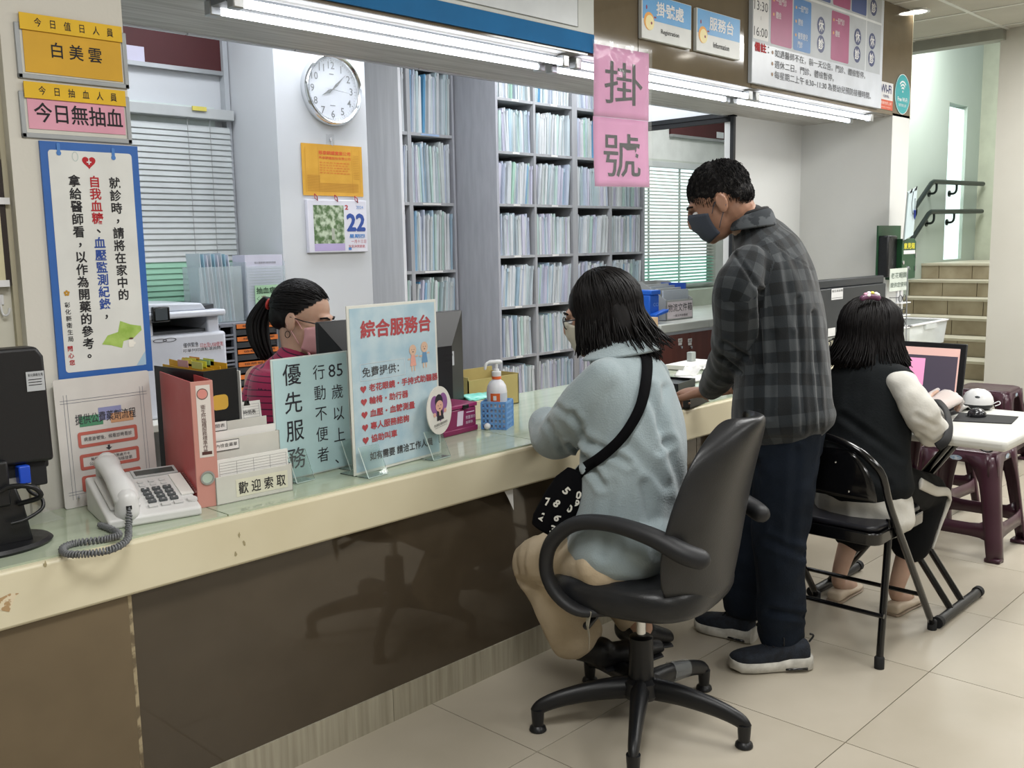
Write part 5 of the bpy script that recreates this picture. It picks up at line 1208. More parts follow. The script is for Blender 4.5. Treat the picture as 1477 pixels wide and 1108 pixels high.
q = MB(); text_fit(q, '抽血病歷', a[0] + .006, a[1] - .036, a[0] + wB * .68, a[1] - .008, y=-.0036, bold=.02); text_fit(q, '＜', a[0] + .006, a[1] - .066, a[0] + .02, a[1] - .046, y=-.0036); obj('lettering', q, M('dark_green_ink', '1f3f2a', .5), t); q = MB(); text_fit(q, '還', a[0] + .028, a[1] - .07, a[0] + .052, a[1] - .044, y=-.0036); obj('lettering', q, M('dark_red_ink', '7c2a28', .5), t)

# ------------------------------------------------------------ side room cabinet and the things on it
CYR = 3.62
zc = on(1000, 468, 'y', CYR + .05).z
a = on(945, 497, 'y', CYR)
zc_front = on(1000, 479, 'y', CYR).z
t = thing('side_cabinet', 'brown side cabinet with a thick pale top in the side room', 'cabinet', (5.14, CYR, 0))
topz = zc_front + .075
obj('top', MB().box((0.56, -.02, zc_front + .02), (2.0, .95, topz)).box((0, -.02, zc_front + .02), (.561, .46, topz)), M('pale_stone', 'c6c8bf', .4), t, bevel=.006); obj('apron', MB().box((0, -.005, zc_front), (2.0, .02, zc_front + .02)), metal_m, t)
for k in range(3): 
    dd_ = obj('door', MB().box((k * .36 - (.0), 0, .02), (k * .36 + .355, .02, zc_front - .002)), M('door_brown', '6b382c', .5, col2='5e3026', nscale=5, stretch=(4, 4, .4)), t)
for u in (981, 995):
    p = on(u, 494, 'y', CYR - .002) - Vector((5.14, CYR, 0)); q = MB().box((p.x - .022, -.004, p.z + .002), (p.x + .022, -.001, p.z + .026)).box((p.x - .018, -.004, p.z - .018), (p.x + .018, -.001, p.z - .001)); pp = obj('paper_label', q, paper_m, t)
    q = MB(); text_fit(q, '藥品櫃門', p.x - .016, p.z + .008, p.x + .016, p.z + .020, y=-.0046); obj('lettering', q, ink_m, pp)
    obj('lock', MB().lathe([(.009, 0), (.009, .014), (.004, .016), (.001, .016)], (p.x + .005, -.001, p.z - .032), 12, axis=(0, -1, 0)), chrome_m, t)
obj('body', MB().box((0.57, .021, 0), (2.0, .93, zc_front + .019)).box((0, .021, 0), (.571, .46, zc_front + .019)), M('door_brown', '6b382c', .5), t)
struct('window_sill', MB().box((5.14, 4.42, topz), (7.45, 4.60, zr0 - .04)), M('sill_green_grey', 'b9beb0', .6))
BYY = 3.75
a = on(961, 466, 'y', BYY); b = on(999, 460, 'y', BYY)
t = thing('document_tray', 'grey document box with a white handwritten label in the side room', 'box', (a.x, BYY, topz), 0)
W_ = b.x - a.x; hz = on(980, 432, 'y', BYY).z - topz
gb = M('box_grey', 'a9aaa6', .5)
obj('front', MB().box((0, 0, 0), (W_, .004, hz)), gb, t, bevel=.001); obj('side', MB().prism([(0, 0), (.3, 0), (.3, hz + .12), (.2, hz + .12), (0, hz + .0)], 0, .004, axis='x'), gb, t); obj('side', MB().prism([(0, 0), (.3, 0), (.3, hz + .12), (.2, hz + .12), (0, hz)], W_ - .004, W_, axis='x'), gb, t); obj('back', MB().box((0, .296, 0), (W_, .3, hz + .12)), gb, t); obj('floor', MB().box((0, 0, 0), (W_, .3, .004)), gb, t)
q = MB(); rect(q, .012, .012, W_ - .006, hz - .012, -.0008); obj('label', q, M('label_pinkish', 'dccfd2', .5), t); q = MB(); text_fit(q, '物流文件箱', .018, hz * .42, W_ - .012, hz * .82, y=-.0016); text_fit(q, '一般文件放置處', W_ * .25, hz * .16, W_ * .8, hz * .28, y=-.0016); obj('lettering', q, ink_m, t)
for k in range(4):
    o = boxo('paper_bundle', (0, 0, 0), (W_ - .02, .012, hz + .06 + .012 * k), M('bundle_%d' % (k % 2), ('b9bfc6', 'c6c8c6')[k % 2], .6)); o.location = (a.x + .01, BYY + .03 + .05 * k, topz + .005); tag(o, ('front', 'second', 'third', 'rear')[k] + ' paper bundle standing in the grey document box', 'paper')
o = boxo('blue_folder', (0, 0, 0), (.012, .2, hz + .10), M('folder_deep_blue', '2e55b0', .4)); o.location = (a.x + W_ - .025, BYY + .245 - .2, topz + .005); tag(o, 'deep blue folder at the right of the grey document box', 'folder')
a = on(932, 470, 'y', 3.72)
t = thing('blue_tub', 'bright blue plastic bin at the end of the wide shelving in the side room', 'bin', (5.16, 3.70, topz))
xx0 = on(933, 440, 'y', 3.70).x - 5.16; xx1 = on(951, 440, 'y', 3.70).x - 5.16; hz2 = on(940, 419, 'y', 3.70).z - topz
xx0 = max(xx0, 0.0)
bl = M('bright_blue', '1f5fc4', .35)
obj('body', MB().box((xx0, 0, .0), (xx1, .22, hz2 * .86)), bl, t, bevel=.008); obj('lid', MB().box((xx0 - .0, -.01, hz2 * .86), (xx1 + .004, .22, hz2)), bl, t, bevel=.006); obj('lip', MB().prism([(xx0, hz2 * .3), (xx1 + .04, hz2 * .42), (xx1 + .03, hz2 * .32), (xx0, hz2 * .22)], -.05, -.0), bl, t, bevel=.004)
q = MB(); text_fit(q, 'CCI', xx0 + (xx1 - xx0) * .35, hz2 * .52, xx1 - .01, hz2 * .62, y=-.0012); obj('lettering', q, M('pale_blue_print', '8fb4e8', .4), t)
a = on(934, 459, 'y', 2.80); b = on(947, 500, 'y', 2.80)
t = thing('carton', 'narrow tan cardboard box standing on the rear edge of the counter', 'box', (a.x, 2.79, .728))
obj('box', MB().box((0, 0, 0), (b.x - a.x, .09, a.z - .728)), M('tan_card', 'b49a7a', .7), t, bevel=.002)
# ------------------------------------------------------------ right part of the counter
def at(o, p): o.location = p; return o
for k, (u, v, w_, d_, r_, h_, mt, nm, lab) in enumerate([
    (963, 553, .14, .10, 8, .010, pink_paper, 'pink_slips', 'bundle of pink slips on the counter behind the coat collar'),
    (1000, 530, .30, .16, 5, .022, paper_m, 'paper_stack', 'stack of white papers at the rear of the counter before the brown cabinet'),
    (1040, 532, .22, .14, -6, .016, M('paper_grey', 'cfcfcc', .7), 'paper_stack', 'greyish white papers at the counter rear beside the man'),
    (1000, 548, .22, .14, -14, .006, paper_m, 'paper_sheet', 'loose white sheet on the counter near the man\'s hands'),
    (1018, 568, .34, .13, 2, .003, M('faded_mat', 'c9c9ac', .4), 'counter_mat', 'faded greenish sheet lying along the counter edge under the man\'s hands')]):
    p = onc(u, v); o = boxo(nm, (-w_ / 2, -d_ / 2, 0), (w_ / 2, d_ / 2, h_), mt, bevel=.001); o.location = (p.x, p.y, TZ + (.003 if k < 4 else 0) - .005 * (p.x > 4.3)); o.rotation_euler.z = R(r_); tag(o, lab, 'paper')
p = onc(997, 528); q = MB().box((-.02, -.015, .022), (.02, .015, .07)); o = obj('tape_block', q, M('grey_block', '9da39f', .4), bevel=.003); o.location = (p.x, p.y, TZ + .003); tag(o, 'small grey block standing on the white papers', 'block')
for k, (u, v) in enumerate(((972, 560), (988, 583))):
    p = onc(u, v); t = thing('letter_tray', ('rear', 'front')[k] + ' black shallow tray holding pink slips on the counter left of the man', 'tray', (p.x, p.y, TZ), R(12))
    w_, d_, h_ = .20, .12, .035
    obj('tray', MB().box((-w_ / 2, -d_ / 2, 0), (w_ / 2, d_ / 2, .004)).box((-w_ / 2, -d_ / 2, 0), (w_ / 2, -d_ / 2 + .004, h_)).box((-w_ / 2, d_ / 2 - .004, 0), (w_ / 2, d_ / 2, h_)).box((-w_ / 2, -d_ / 2, 0), (-w_ / 2 + .004, d_ / 2, h_)).box((w_ / 2 - .004, -d_ / 2, 0), (w_ / 2, d_ / 2, h_)).box((-w_ / 2 + .006, -d_ / 2 + .006, h_ - .012), (w_ / 2 - .006, d_ / 2 - .006, h_ - .009)), black_p, t)
    if k: 
        o = boxo('pink_slips', (-.09, -.035, 0), (.09, .02, .008), pink_paper); o.location = (p.x, p.y, TZ + h_ - .004); o.rotation_euler.z = R(9); tag(o, 'pink slips lying on the front black tray', 'paper')
q = MB(); vs = []
for j in range(9):
    for i in range(9):
        x = -.06 + .12 * i / 8; y_ = -.05 + .10 * j / 8; vs.append((x, y_, .012 + .03 * abs(noise.noise(Vector((x * 30, y_ * 30, 4)))) + .03 * i / 8))
q.add(vs, [(j * 9 + i, j * 9 + i + 1, (j + 1) * 9 + i + 1, (j + 1) * 9 + i) for j in range(8) for i in range(8)])
o = obj('crumpled_receipt', q, paper_m, smooth=180, solid=.001); p = onc(992, 556); o.location = (p.x + .02, p.y, TZ + .03); tag(o, 'crumpled white receipt by the man\'s fingers', 'paper')
# monitor behind the man
y = 2.40; TZ2 = .728
a = on(1165, 405, 'y', y); b = on(1274, 402, 'y', y); lo = on(1240, 478, 'y', y)
t = thing('computer_monitor', 'dark grey monitor seen from behind between the man and the girl', 'monitor', (a.x, y, TZ2))
W_ = b.x - a.x; zt_ = on(1240, 400, 'y', y).z - TZ2; zb_m = lo.z - TZ2
mgrey = M('monitor_dark_grey', '2b2f34', .4)
obj('front_bezel', MB().box((0, .02, zb_m - .01), (W_, .05, zt_)), black_p, t, bevel=.004); obj('rear_shell', MB().box((.005, -.02, zb_m), (W_ - .004, .02, zt_ - .045)).box((.0, -.005, zt_ - .045), (W_, .02, zt_)), mgrey, t, bevel=.006)
for (u0, v0, u1, v1) in ((1199, 417, 1215, 431), (1194, 474, 1204, 484)):
    a_ = rootmat(t).inverted() @ on(u0, v0, 'y', y - .02); b_ = rootmat(t).inverted() @ on(u1, v1, 'y', y - .02); st_ = obj('sticker', MB().box((a_.x, -.0225, b_.z), (b_.x, -.021, a_.z)), white_p, t)
    if u0 > 1195: 
        q = MB(); text_fit(q, '衛生局設備', a_.x + .004, a_.z - .018, b_.x - .004, a_.z - .006, y=-.0232); rect(q, a_.x + .004, b_.z + .008, b_.x - .006, b_.z + .010, -.0232); obj('lettering', q, ink_m, st_)
obj('stand', MB().box((W_ / 2 - .04, -.01, .01), (W_ / 2 + .04, .02, zb_m + .02)), black_p, t, bevel=.004); obj('base', MB().box((W_ / 2 - .12, -.10, 0), (W_ / 2 + .12, .08, .012)), black_p, t, bevel=.004)
q = MB()
for k in range(5):
    p = rootmat(t).inverted() @ on(1196 + k * 3, 490, 'y', y - .06)
    q.tube(spline([(p.x, -.05, zb_m - .01), (p.x + .02 * math.sin(k * 2), -.07, .10 + .01 * k), (p.x - .02 * math.cos(k), -.06, .05), (p.x + .01, -.05, .02)], 5), .003, 6)
obj('cables', q, black_mat, t, kind='stuff')
p = on(1187, 388, 'y', 2.35)
t = thing('small_grey_box', 'small grey box top behind the man\'s shoulder', 'box', (p.x - .02, 3.02, on(1187, 400, 'y', 3.06).z))
a = on(1182, 400, 'y', 3.05); b = on(1192, 378, 'y', 3.05)
ROOTM[t.name] = Matrix.Translation((a.x, 3.02, a.z)); t.matrix_world = ROOTM[t.name]
obj('body', MB().box((0, .03, 0), (b.x - a.x, .064, b.z - a.z)), M('box_grey', 'a9aaa6', .5), t, bevel=.003); obj('front_edge', MB().box((.004, .026, .008), (b.x - a.x - .004, .031, b.z - a.z - .02)), dgrey_p, t)
# clear storage bin on the counter end
p0 = on(1306, 492, 'z', .728); p1 = on(1364, 494, 'z', .728)
BYN = 2.22
a = on(1312, 490, 'y', BYN); b = on(1366, 462, 'y', BYN)
t = thing('storage_bin', 'clear white plastic storage bin with lid flaps on the far end of the counter', 'bin', (a.x, BYN, .728))
W_ = b.x - a.x; hz = b.z - .728
cb = M('frosted_bin', 'd9dfe0', .25, alpha=.55)
q = MB(); o1 = [(.02, 0.01, 0), (W_ - .02, .01, 0), (W_ - .02, .24, 0), (.02, .24, 0)]; o2 = [(0, 0, hz), (W_, 0, hz), (W_, .26, hz), (0, .26, hz)]
q.add(o1 + o2, [(0, 1, 5, 4), (1, 2, 6, 5), (2, 3, 7, 6), (3, 0, 4, 7), (0, 3, 2, 1)]); obj('body', q, cb, t, solid=.003)
obj('rim', MB().box((-.012, -.012, hz), (W_ + .012, .012, hz + .010)).box((-.012, .25, hz), (W_ + .012, .272, hz + .010)).box((-.012, -.012, hz), (.01, .27, hz + .01)).box((W_ - .01, -.012, hz), (W_ + .012, .27, hz + .01)), white_p, t, bevel=.003)
obj('handle', MB().box((W_ * .35, -.014, hz - .03), (W_ * .65, -.004, hz)), cb, t, bevel=.002)
obj('contents', MB().ell((W_ * .62, .12, hz * .35), (W_ * .3, .09, hz * .32)).ell((W_ * .3, .12, hz * .25), (W_ * .22, .09, hz * .22)), M('white_cloth', 'dcdedc', .7), t, smooth=180)
# reading-glasses stand with sign
p = on(1302, 495, 'z', .728); GY = 2.17
a = on(1296, 470, 'y', GY)
t = thing('glasses_stand', 'white rack of reading glasses with a handwritten card on the counter end', 'stand', (a.x, GY, .728))
def lg(u, v): q_ = rootmat(t).inverted() @ on(u, v, 'y', GY); return q_.x, q_.z
zt_ = lg(1295, 418)[1]; hw = .035
obj('post', MB().box((-.025, .0, 0), (-.012, .012, zt_)).box((.02, 0, 0), (.033, .012, zt_)), white_p, t, bevel=.002); obj('base', MB().box((-.06, -.05, 0), (.09, .08, .01)), white_p, t, bevel=.003)
a = lg(1283, 388); b = lg(1307, 418)
cd = obj('card', MB().box((a[0], -.004, b[1]), (b[0], -.001, a[1])), M('card_pale_green', 'cfd8cf', .5), t); q = MB(); text_fit(q, '老花眼鏡', a[0] + .012, (a[1] + b[1]) / 2 + .008, b[0] - .012, a[1] - .022, y=-.005); text_fit(q, '提供您使用', a[0] + .008, b[1] + .02, b[0] - .008, (a[1] + b[1]) / 2 - .014, y=-.005); obj('lettering', q, M('green_ink', '3d5548', .6), cd)
for k, v in enumerate((436, 454, 472)):
    z = lg(1300, v)[1]
    obj('ledge', MB().box((-.05, -.03, z - .006), (.085, .02, z)), white_p, t, bevel=.002)
    g = thing('reading_glasses', ('upper', 'middle', 'lower')[k] + ' pair of thin reading glasses on the white rack', 'glasses', mat=rootmat(t) @ Matrix.Translation((.0, -.012, z)), group='reading glasses on the rack')
    for sx in (-.018, .035): obj('lens_rim', MB().tube([(sx + .021 * math.cos(a_), 0, .022 + .019 * math.sin(a_)) for a_ in [2 * PI * i / 14 for i in range(14)]], .002, 5, closed=True), dgrey_p, g)
    obj('bridge', MB().tube([(.003, 0, .024), (.008, -.002, .028), (.014, 0, .024)], .0018, 5), dgrey_p, g); obj('temple', MB().tube([(-.038, 0, .028), (-.042, .05, .026)], .0018, 5), dgrey_p, g); obj('temple', MB().tube([(.056, 0, .028), (.06, .05, .026)], .0018, 5), dgrey_p, g)
q = MB().tube(spline([(.03, -.02, lg(0, 478)[1]), (.05, -.03, lg(0, 490)[1]), (.02, -.03, lg(0, 505)[1] if lg(0, 505)[1] > 0 else .01), (.04, -.03, .012)], 5), .003, 6)
obj('cord', q, grey_p, t)
# suggestion box on the pier with a clipboard
SYB = FY - .10
def ls(u, v, dy=0.0): q_ = rootmat(t).inverted() @ on(u, v, 'y', SYB + dy); return q_.x, q_.z
a = on(1300, 404, 'y', SYB)
t = thing('suggestion_box', 'dark green metal suggestion box hung on the white pier', 'box', (a.x, SYB, a.z))
x1_, z1_ = ls(1322, 344); x0_ = ls(1287, 404)[0]
grn = M('box_green', '1f4a2e', .4)
obj('body', MB().prism([(-.0 + 0, 0), (x1_, .005), (x1_, z1_ - .02), (x1_ - .03, z1_), (0, z1_)], 0, .10), grn, t, bevel=.003); obj('slanted_side', MB().box((x0_, .03, 0.02), (0.0, .10, z1_ + .02)), M('bag_black', '15171a', .35, bump=.4, bscale=30), t, bevel=.01)
obj('backplate', MB().box((x0_ - .01, .09, .02), (x1_ - .02, .0995, z1_ + .08)), grn, t)
q = MB(); text_fit(q, '意見箱', .018, z1_ - .062, x1_ - .025, z1_ - .025, y=-.001, bold=.02); obj('lettering', q, M('yellow_ink', 'd8cf3a', .5), t)
obj('name_plate', MB().box((.018, -.002, z1_ - .092), (x1_ - .02, -.0, z1_ - .07)), white_p, t); 
for zz in (.05, .13): obj('hinge', MB().box((x1_ - .016, -.006, zz), (x1_ - .004, .0, zz + .03)), metal_m, t)
obj('lock', MB().lathe([(.012, 0), (.012, .006), (.005, .008), (.001, .008)], (.015, 0, z1_ * .42), 14, axis=(0, -1, 0)), chrome_m, t)
cm = rootmat(t) @ Matrix.Translation((-.01, -.03, z1_ + .0)) @ Matrix.Rotation(R(-13), 4, 'Y') @ Matrix.Rotation(R(8), 4, 'X')
c2 = thing('clipboard', 'clipboard with pale blue forms and a hanging blue pen above the suggestion box', 'clipboard', mat=cm)
cw, ch = .135, .29
obj('board', MB().box((-.05, .002, 0), (cw - .05, .006, ch)), M('board_pale', 'b4bcbc', .4), c2); obj('paper', MB().box((-.048, -.004, .004), (cw - .054, .002, ch - .004)), M('form_pale_blue', 'c4d6dc', .5), c2)
for x in (-.02, .05): obj('clip', MB().tube([(x - .012, -.005, ch - .012), (x, -.012, ch + .012), (x + .012, -.005, ch - .012)], .003, 6), black_p, c2)
obj('cord', MB().tube(spline([(.02, -.006, ch - .01), (.0, -.01, ch * .7), (.02, -.012, ch * .5), (.055, -.01, ch * .55), (.05, -.008, ch * .8)], 6), .0018, 5), dgrey_p, c2); obj('pen', MB().tube([(.048, -.012, ch * .56), (.056, -.012, ch * .42), (.060, -.012, ch * .36)], [.006, .006, .002], 8), M('pen_blue', '233a9c', .3), c2)

# ------------------------------------------------------------ office chair with the sitting woman
CHO = Vector((2.17, 1.585, 0)); FD = Vector((-.2, .98, 0)).normalized()
t = thing('office_chair', 'black swivel office chair with looped armrests, on which the woman in the coat sits', 'chair', CHO, math.atan2(FD.y, FD.x) - PI / 2)
leather = M('black_leather', '1b1c1e', .34, spec=.5, col2='232427', nscale=10, bump=.06, bscale=240)
# seat
def pad(hw, hd0, hd1, zc, th, n=32):
    rings = []
    for k, (s_, dz) in enumerate(((.0, -1), (.86, -1), (.97, -.75), (1, -.1), (.98, .55), (.90, .9), (.6, 1.05), (0, 1.1))):
        r_ = []
        for i in range(n):
            a = 2 * PI * i / n; c, s2 = math.cos(a), math.sin(a); e = .62
            x = hw * abs(c) ** e * (1 if c > 0 else -1); y_ = (hd1 if s2 > 0 else hd0) * abs(s2) ** e * (1 if s2 > 0 else -1)
            x *= (1 - .06 * (s2 > 0) * s2); z = zc + dz * th / 2 - (.035 * max(0, s2) ** 3 if dz > 0 else .01 * max(0, s2) ** 3) * s_
            r_.append(Vector((x * max(s_, .001), y_ * max(s_, .001), z)))
        rings.append(r_)
    return MB().loft(rings)
obj('seat', pad(.245, .24, .235, .440, .105), leather, t, smooth=180, sub=1)
# backrest: curved shell leaning back
zb0, zb1 = .43, .925
def bshape(front):
    rows = []
    for j in range(13):
        f = j / 12; z = zb0 + (zb1 - zb0) * f
        hw = (.175 + .09 * math.sin(PI * min(f * 1.05, 1) ** .8) + .0) * (1 if f < .8 else math.sqrt(max(0, 1 - ((f - .8) / .2) ** 2 * .80))) * (1 if f > .12 else .86 + f)
        y0 = -.205 - .10 * f + .02 * math.sin(f * PI)
        row = []
        for i in range(13):
            s = -1 + 2 * i / 12; x = hw * s
            wrap = .055 * s * s
            row.append(Vector((x, y0 + wrap + (0 if front else -.035 * (1 - s ** 4) - .012), z + (.0 if abs(s) < .9 else -.01))))
        rows.append(row)
    return rows
fr_, bk_ = bshape(True), bshape(False)
q = MB(); n = 13; vs = [p for r_ in fr_ for p in r_] + [p for r_ in bk_ for p in r_]; B = n * n; fs = []
for j in range(n - 1):
    for i in range(n - 1):
        fs.append((j * n + i, j * n + i + 1, (j + 1) * n + i + 1, (j + 1) * n + i)); fs.append((B + j * n + i + 1, B + j * n + i, B + (j + 1) * n + i, B + (j + 1) * n + i + 1))
for i in range(n - 1):
    fs.append((i, i + 1, B + i + 1, B + i)); fs.append(((n - 1) * n + i + 1, (n - 1) * n + i, B + (n - 1) * n + i, B + (n - 1) * n + i + 1))
    fs.append((i * n, (i + 1) * n, B + (i + 1) * n, B + i * n)); fs.append(((i + 1) * n + n - 1, i * n + n - 1, B + i * n + n - 1, B + (i + 1) * n + n - 1))
q.add(vs, fs)
bk = obj('backrest', q, leather, t, smooth=180, sub=2)
for s in (-1, 1):
    pts = [(.25, -.227, .611), (.255, -.143, .643), (.255, -.028, .660), (.255, .072, .645), (.255, .142, .585), (.255, .160, .510), (.255, .13, .447), (.245, .070, .408), (.20, .01, .40)]
    pts = [(s * x, y_, z) for x, y_, z in pts]
    obj('armrest', MB().tube(spline([(s * .235, -.262, .598)] + pts, 6), [(.026, .024)] * 61 if False else sp1([(.030, .026), (.031, .027), (.028, .024), (.024, .021), (.022, .020), (.022, .020), (.022, .018), (.022, .017), (.022, .015), (.018, .012)], 6), 14, side=(1, 0, 0), rounded=True), M('armrest_black', '1e1f22', .5, bump=.03, bscale=300), t, smooth=180)
    b_ = obj('bolt', MB().lathe([(.011, 0), (.011, .004), (.006, .005), (.001, .003)], (s * .268, -.245, .603), 14, axis=(s, 0, 0)), black_g, t)
    obj('washer', MB().tube([(s * .243, -.205, .63), (s * .243, -.225, .632)], .007, 8), chrome_m, t)
obj('mechanism', MB().box((-.07, -.14, .365), (.07, .12, .41)).box((-.03, -.05, .34), (.03, .03, .37)), black_p, t, bevel=.006)
obj('lever', MB().tube([(-.06, .04, .375), (-.17, .05, .372), (-.225, .055, .360)], [.006, .006, .011], 8, rounded=True), black_p, t, smooth=180)
obj('torn_tape', MB().add([(-.245, .03, .41), (-.235, .05, .41), (-.238, .05, .37), (-.232, .045, .33), (-.240, .04, .30), (-.246, .035, .345), (-.252, .035, .37)], [(0, 1, 2, 6), (6, 2, 3, 5), (5, 3, 4)]), M('old_tape', 'a9a596', .5), t, solid=.0008)
obj('gas_lift', MB().lathe([(.014, .22), (.014, .35)], n=20), chrome_m, t, smooth=40); obj('lift_housing', MB().lathe([(.001, .13), (.036, .13), (.038, .135), (.036, .15), (.034, .26), (.027, .265), (.001, .265)], n=24), black_p, t, smooth=40)
obj('hub', MB().lathe([(.001, .085), (.05, .085), (.06, .10), (.055, .135), (.04, .142), (.001, .142)], n=24), black_p, t, smooth=40)
for k in range(5):
    a = R(-87.7 + 72 * k + 0.5); d = Vector((math.cos(a), math.sin(a), 0))
    q = MB().tube(spline([d * .03 + Vector((0, 0, .112)), d * .12 + Vector((0, 0, .110)), d * .22 + Vector((0, 0, .095)), d * .285 + Vector((0, 0, .075)), d * .305 + Vector((0, 0, .055))], 5), sp1([(.034, .028), (.031, .024), (.026, .019), (.022, .016), (.019, .012)], 5), 10, side=(0, 0, 1))
    q.v = [Vector((v.x, v.y, v.z)) for v in q.v]
    lg_ = obj('star_leg', q, black_p, t, smooth=180)
    o_ = d * .30
    obj('glide', MB().lathe([(.001, 0), (.022, 0), (.025, .004), (.023, .012), (.016, .018), (.018, .045), (.019, .065), (.001, .065)], o_, 18), black_p, lg_, smooth=50)
    if k == 1 or k == 6:
        q = MB().tube([d * .13 + Vector((0, 0, .111)), d * .21 + Vector((0, 0, .099))], [(.033, .026), (.028, .022)], 10, side=(0, 0, 1), caps=False); obj('wrapping_film', q, M('wrap_film', 'a8adb0', .12, alpha=.35), lg_)
        obj('shipping_label', MB().add([d * .14 + Vector((-.012, .012, .142)), d * .20 + Vector((-.012, .012, .126)), d * .20 + Vector((.012, -.012, .126)), d * .14 + Vector((.012, -.012, .142))], [(0, 1, 2, 3)]), paper_m, lg_)

# ------------------------------------------------------------ folding chair
t = thing('folding_chair', 'black metal folding chair with a vinyl seat, on which the girl sits', 'chair', (2.97, 1.225, 0))
bg = M('chair_gloss_black', '0c0c0e', .16, spec=.6, coat=.3)
DX, DY = .43, .435      # forward (x) and across (y)
def L(x, y_, z): return Vector((x, y_, z))
bt = .745
q = MB()
arc = []
for i in range(13):
    a = PI * i / 12; arc.append(L(-.045 + .05 * (1 - math.sin(a)) ** 2, DY / 2 - (DY / 2) * math.cos(a) , bt - .16 + .16 * math.sin(a) ** .9))
pts = [L(DX, 0, .02), L(.30, 0, .185), L(.17, 0, .35), L(.03, 0, .525)] + arc[1:-1] + [L(.03, DY, .525), L(.17, DY, .35), L(.30, DY, .185), L(DX, DY, .02)]
obj('back_frame', MB().tube(spline(pts, 3), .0125, 10), bg, t, smooth=180)
bp = MB(); nn = 14; rows = []
for j in range(8):
    z = .555 + (bt - .035 - .555) * j / 7; row = []
    for i in range(nn + 1):
        s = -1 + 2 * i / nn
        hw = (DY / 2 - .012) * (1 if z < bt - .2 else math.sqrt(max(.02, 1 - ((z - (bt - .2)) / .20) ** 2)))
        row.append(L(-.045 + .105 * max(0, (.60 - z)) - .002 * (1 - s * s) + .012 * s * s * 0 - .002, DY / 2 + hw * s, z))
    rows.append(row)
bp.add([p for r_ in rows for p in r_], [(j * (nn + 1) + i, j * (nn + 1) + i + 1, (j + 1) * (nn + 1) + i + 1, (j + 1) * (nn + 1) + i) for j in range(7) for i in range(nn)])
pb = obj('back_panel', bp, bg, t, smooth=180, solid=.006)
for i, j in ((3, 1), (11, 1), (4, 5), (10, 5)): obj('rivet', MB().ell(rows[j][i] + Vector((-.004, 0, 0)), (.003, .004, .004), n=8, k=6), chrome_m, pb)
for s, y_ in ((0, .025), (1, DY - .025)):
    obj('rear_leg', MB().tube([L(0, y_ - (.02 if s == 0 else -.02), .02), L(.09, y_, .47)], .012, 10), bg, t, smooth=60)
    obj('rubber_foot', MB().lathe([(.001, 0), (.016, 0), (.016, .035), (.0125, .04)], (0, y_ - (.02 if s == 0 else -.02), 0), 14), black_mat, t, smooth=50)
    obj('rubber_foot', MB().lathe([(.001, 0), (.016, 0), (.016, .032), (.0125, .036)], (DX, 0 if s == 0 else DY, 0), 14), black_mat, t, smooth=50)
    obj('hinge_bracket', MB().box((.10, y_ - .004, .40), (.17, y_ + .004, .425)), bg, t)
obj('seat_pan', MB().prism(rr(-.03, .012, .37, DY - .012, .04), .405, .445, axis='z'), bg, t, bevel=.004); obj('seat_pad', MB().prism(rr(-.02, .022, .36, DY - .022, .035), .445, .464, axis='z'), M('black_vinyl', '1a1a20', .35, spec=.5), t, bevel=.008, seg=3)
obj('stretcher', MB().tube([L(.012, 0.0, .17), L(.012, DY, .17)], .008, 8), bg, t, smooth=60); obj('stretcher', MB().tube([L(DX - .09, 0, .15), L(DX - .09, DY, .15)], .008, 8), bg, t, smooth=60)

# ------------------------------------------------------------ folding table, laptop, mouse
tc0 = on(1452, 637, 'z', .72); TXF = 3.31; TY0 = .985; TY1 = 1.84; TD = .62
t = thing('folding_table', 'white plastic folding table with crossed black legs in front of the girl', 'table', (TXF, TY0, 0))
obj('table_top', MB().box((0, 0, .680), (TD, TY1 - TY0, .718)), M('table_white', 'd3d3cd', .4), t, bevel=.014, seg=3)
for ya_, yb_ in ((.235, .70), (.70, .235)):
    for dx in (.25, .36): obj('leg', MB().tube([L(dx, ya_, .03), L(dx, yb_, .68)], .0125, 10), bg, t, smooth=60)
for y_ in (.23, .705):
    obj('foot_bar', MB().tube([L(.12, y_, .02), L(.52, y_, .02)], .018, 12), black_p, t, smooth=50)
    for x in (.12, .52): obj('foot_cap', MB().lathe([(.001, -.012), (.021, -.012), (.021, .012), (.001, .012)], (x, y_, .021), 14, axis=(1, 0, 0)), black_mat, t)
obj('crossbar', MB().box((.2, .2, .662), (.42, .74, .68)), black_p, t)
TT = .7185
# laptop
scr = [on(1296, 493, 'x', 3.80), on(1393, 495, 'x', 3.80)]
y1_ = on(1285, 493, 'x', 3.80).y; y0_ = on(1393, 560, 'x', 3.80).y; ztp_ = on(1340, 494, 'x', 3.80).z
LH = ztp_ - TT
t = thing('laptop', 'black laptop with a pink window on its screen on the white table', 'laptop', (3.74, y0_, TT))
LW = y1_ - y0_ + .06
obj('base', MB().box((-.20, 0, 0), (.02, LW, .02)), black_p, t, bevel=.004); obj('keyboard', MB().box((-.17, .02, .02), (-.06, LW - .02, .0215)), dgrey_p, t)
SM = Matrix.Translation((.015, 0, .02)) @ Matrix.Rotation(R(10), 4, 'Y')
lid = obj('screen_lid', MB().box((0, 0, 0), (.012, LW, LH - .015), SM), black_p, t, bevel=.003)
def scr_rect(nm, y0, y1, z0, z1, d, mt, par): return obj(nm, MB().add([SM @ Vector((-d, y, z)) for y, z in ((y0, z0), (y1, z0), (y1, z1), (y0, z1))], [(0, 1, 2, 3)]), mt, par)
SH = LH - .015
sc_ = scr_rect('display', .022, LW - .02, .03, SH - .02, .0006, M('display_dark', '4a4450', .3, emit=.35), lid)
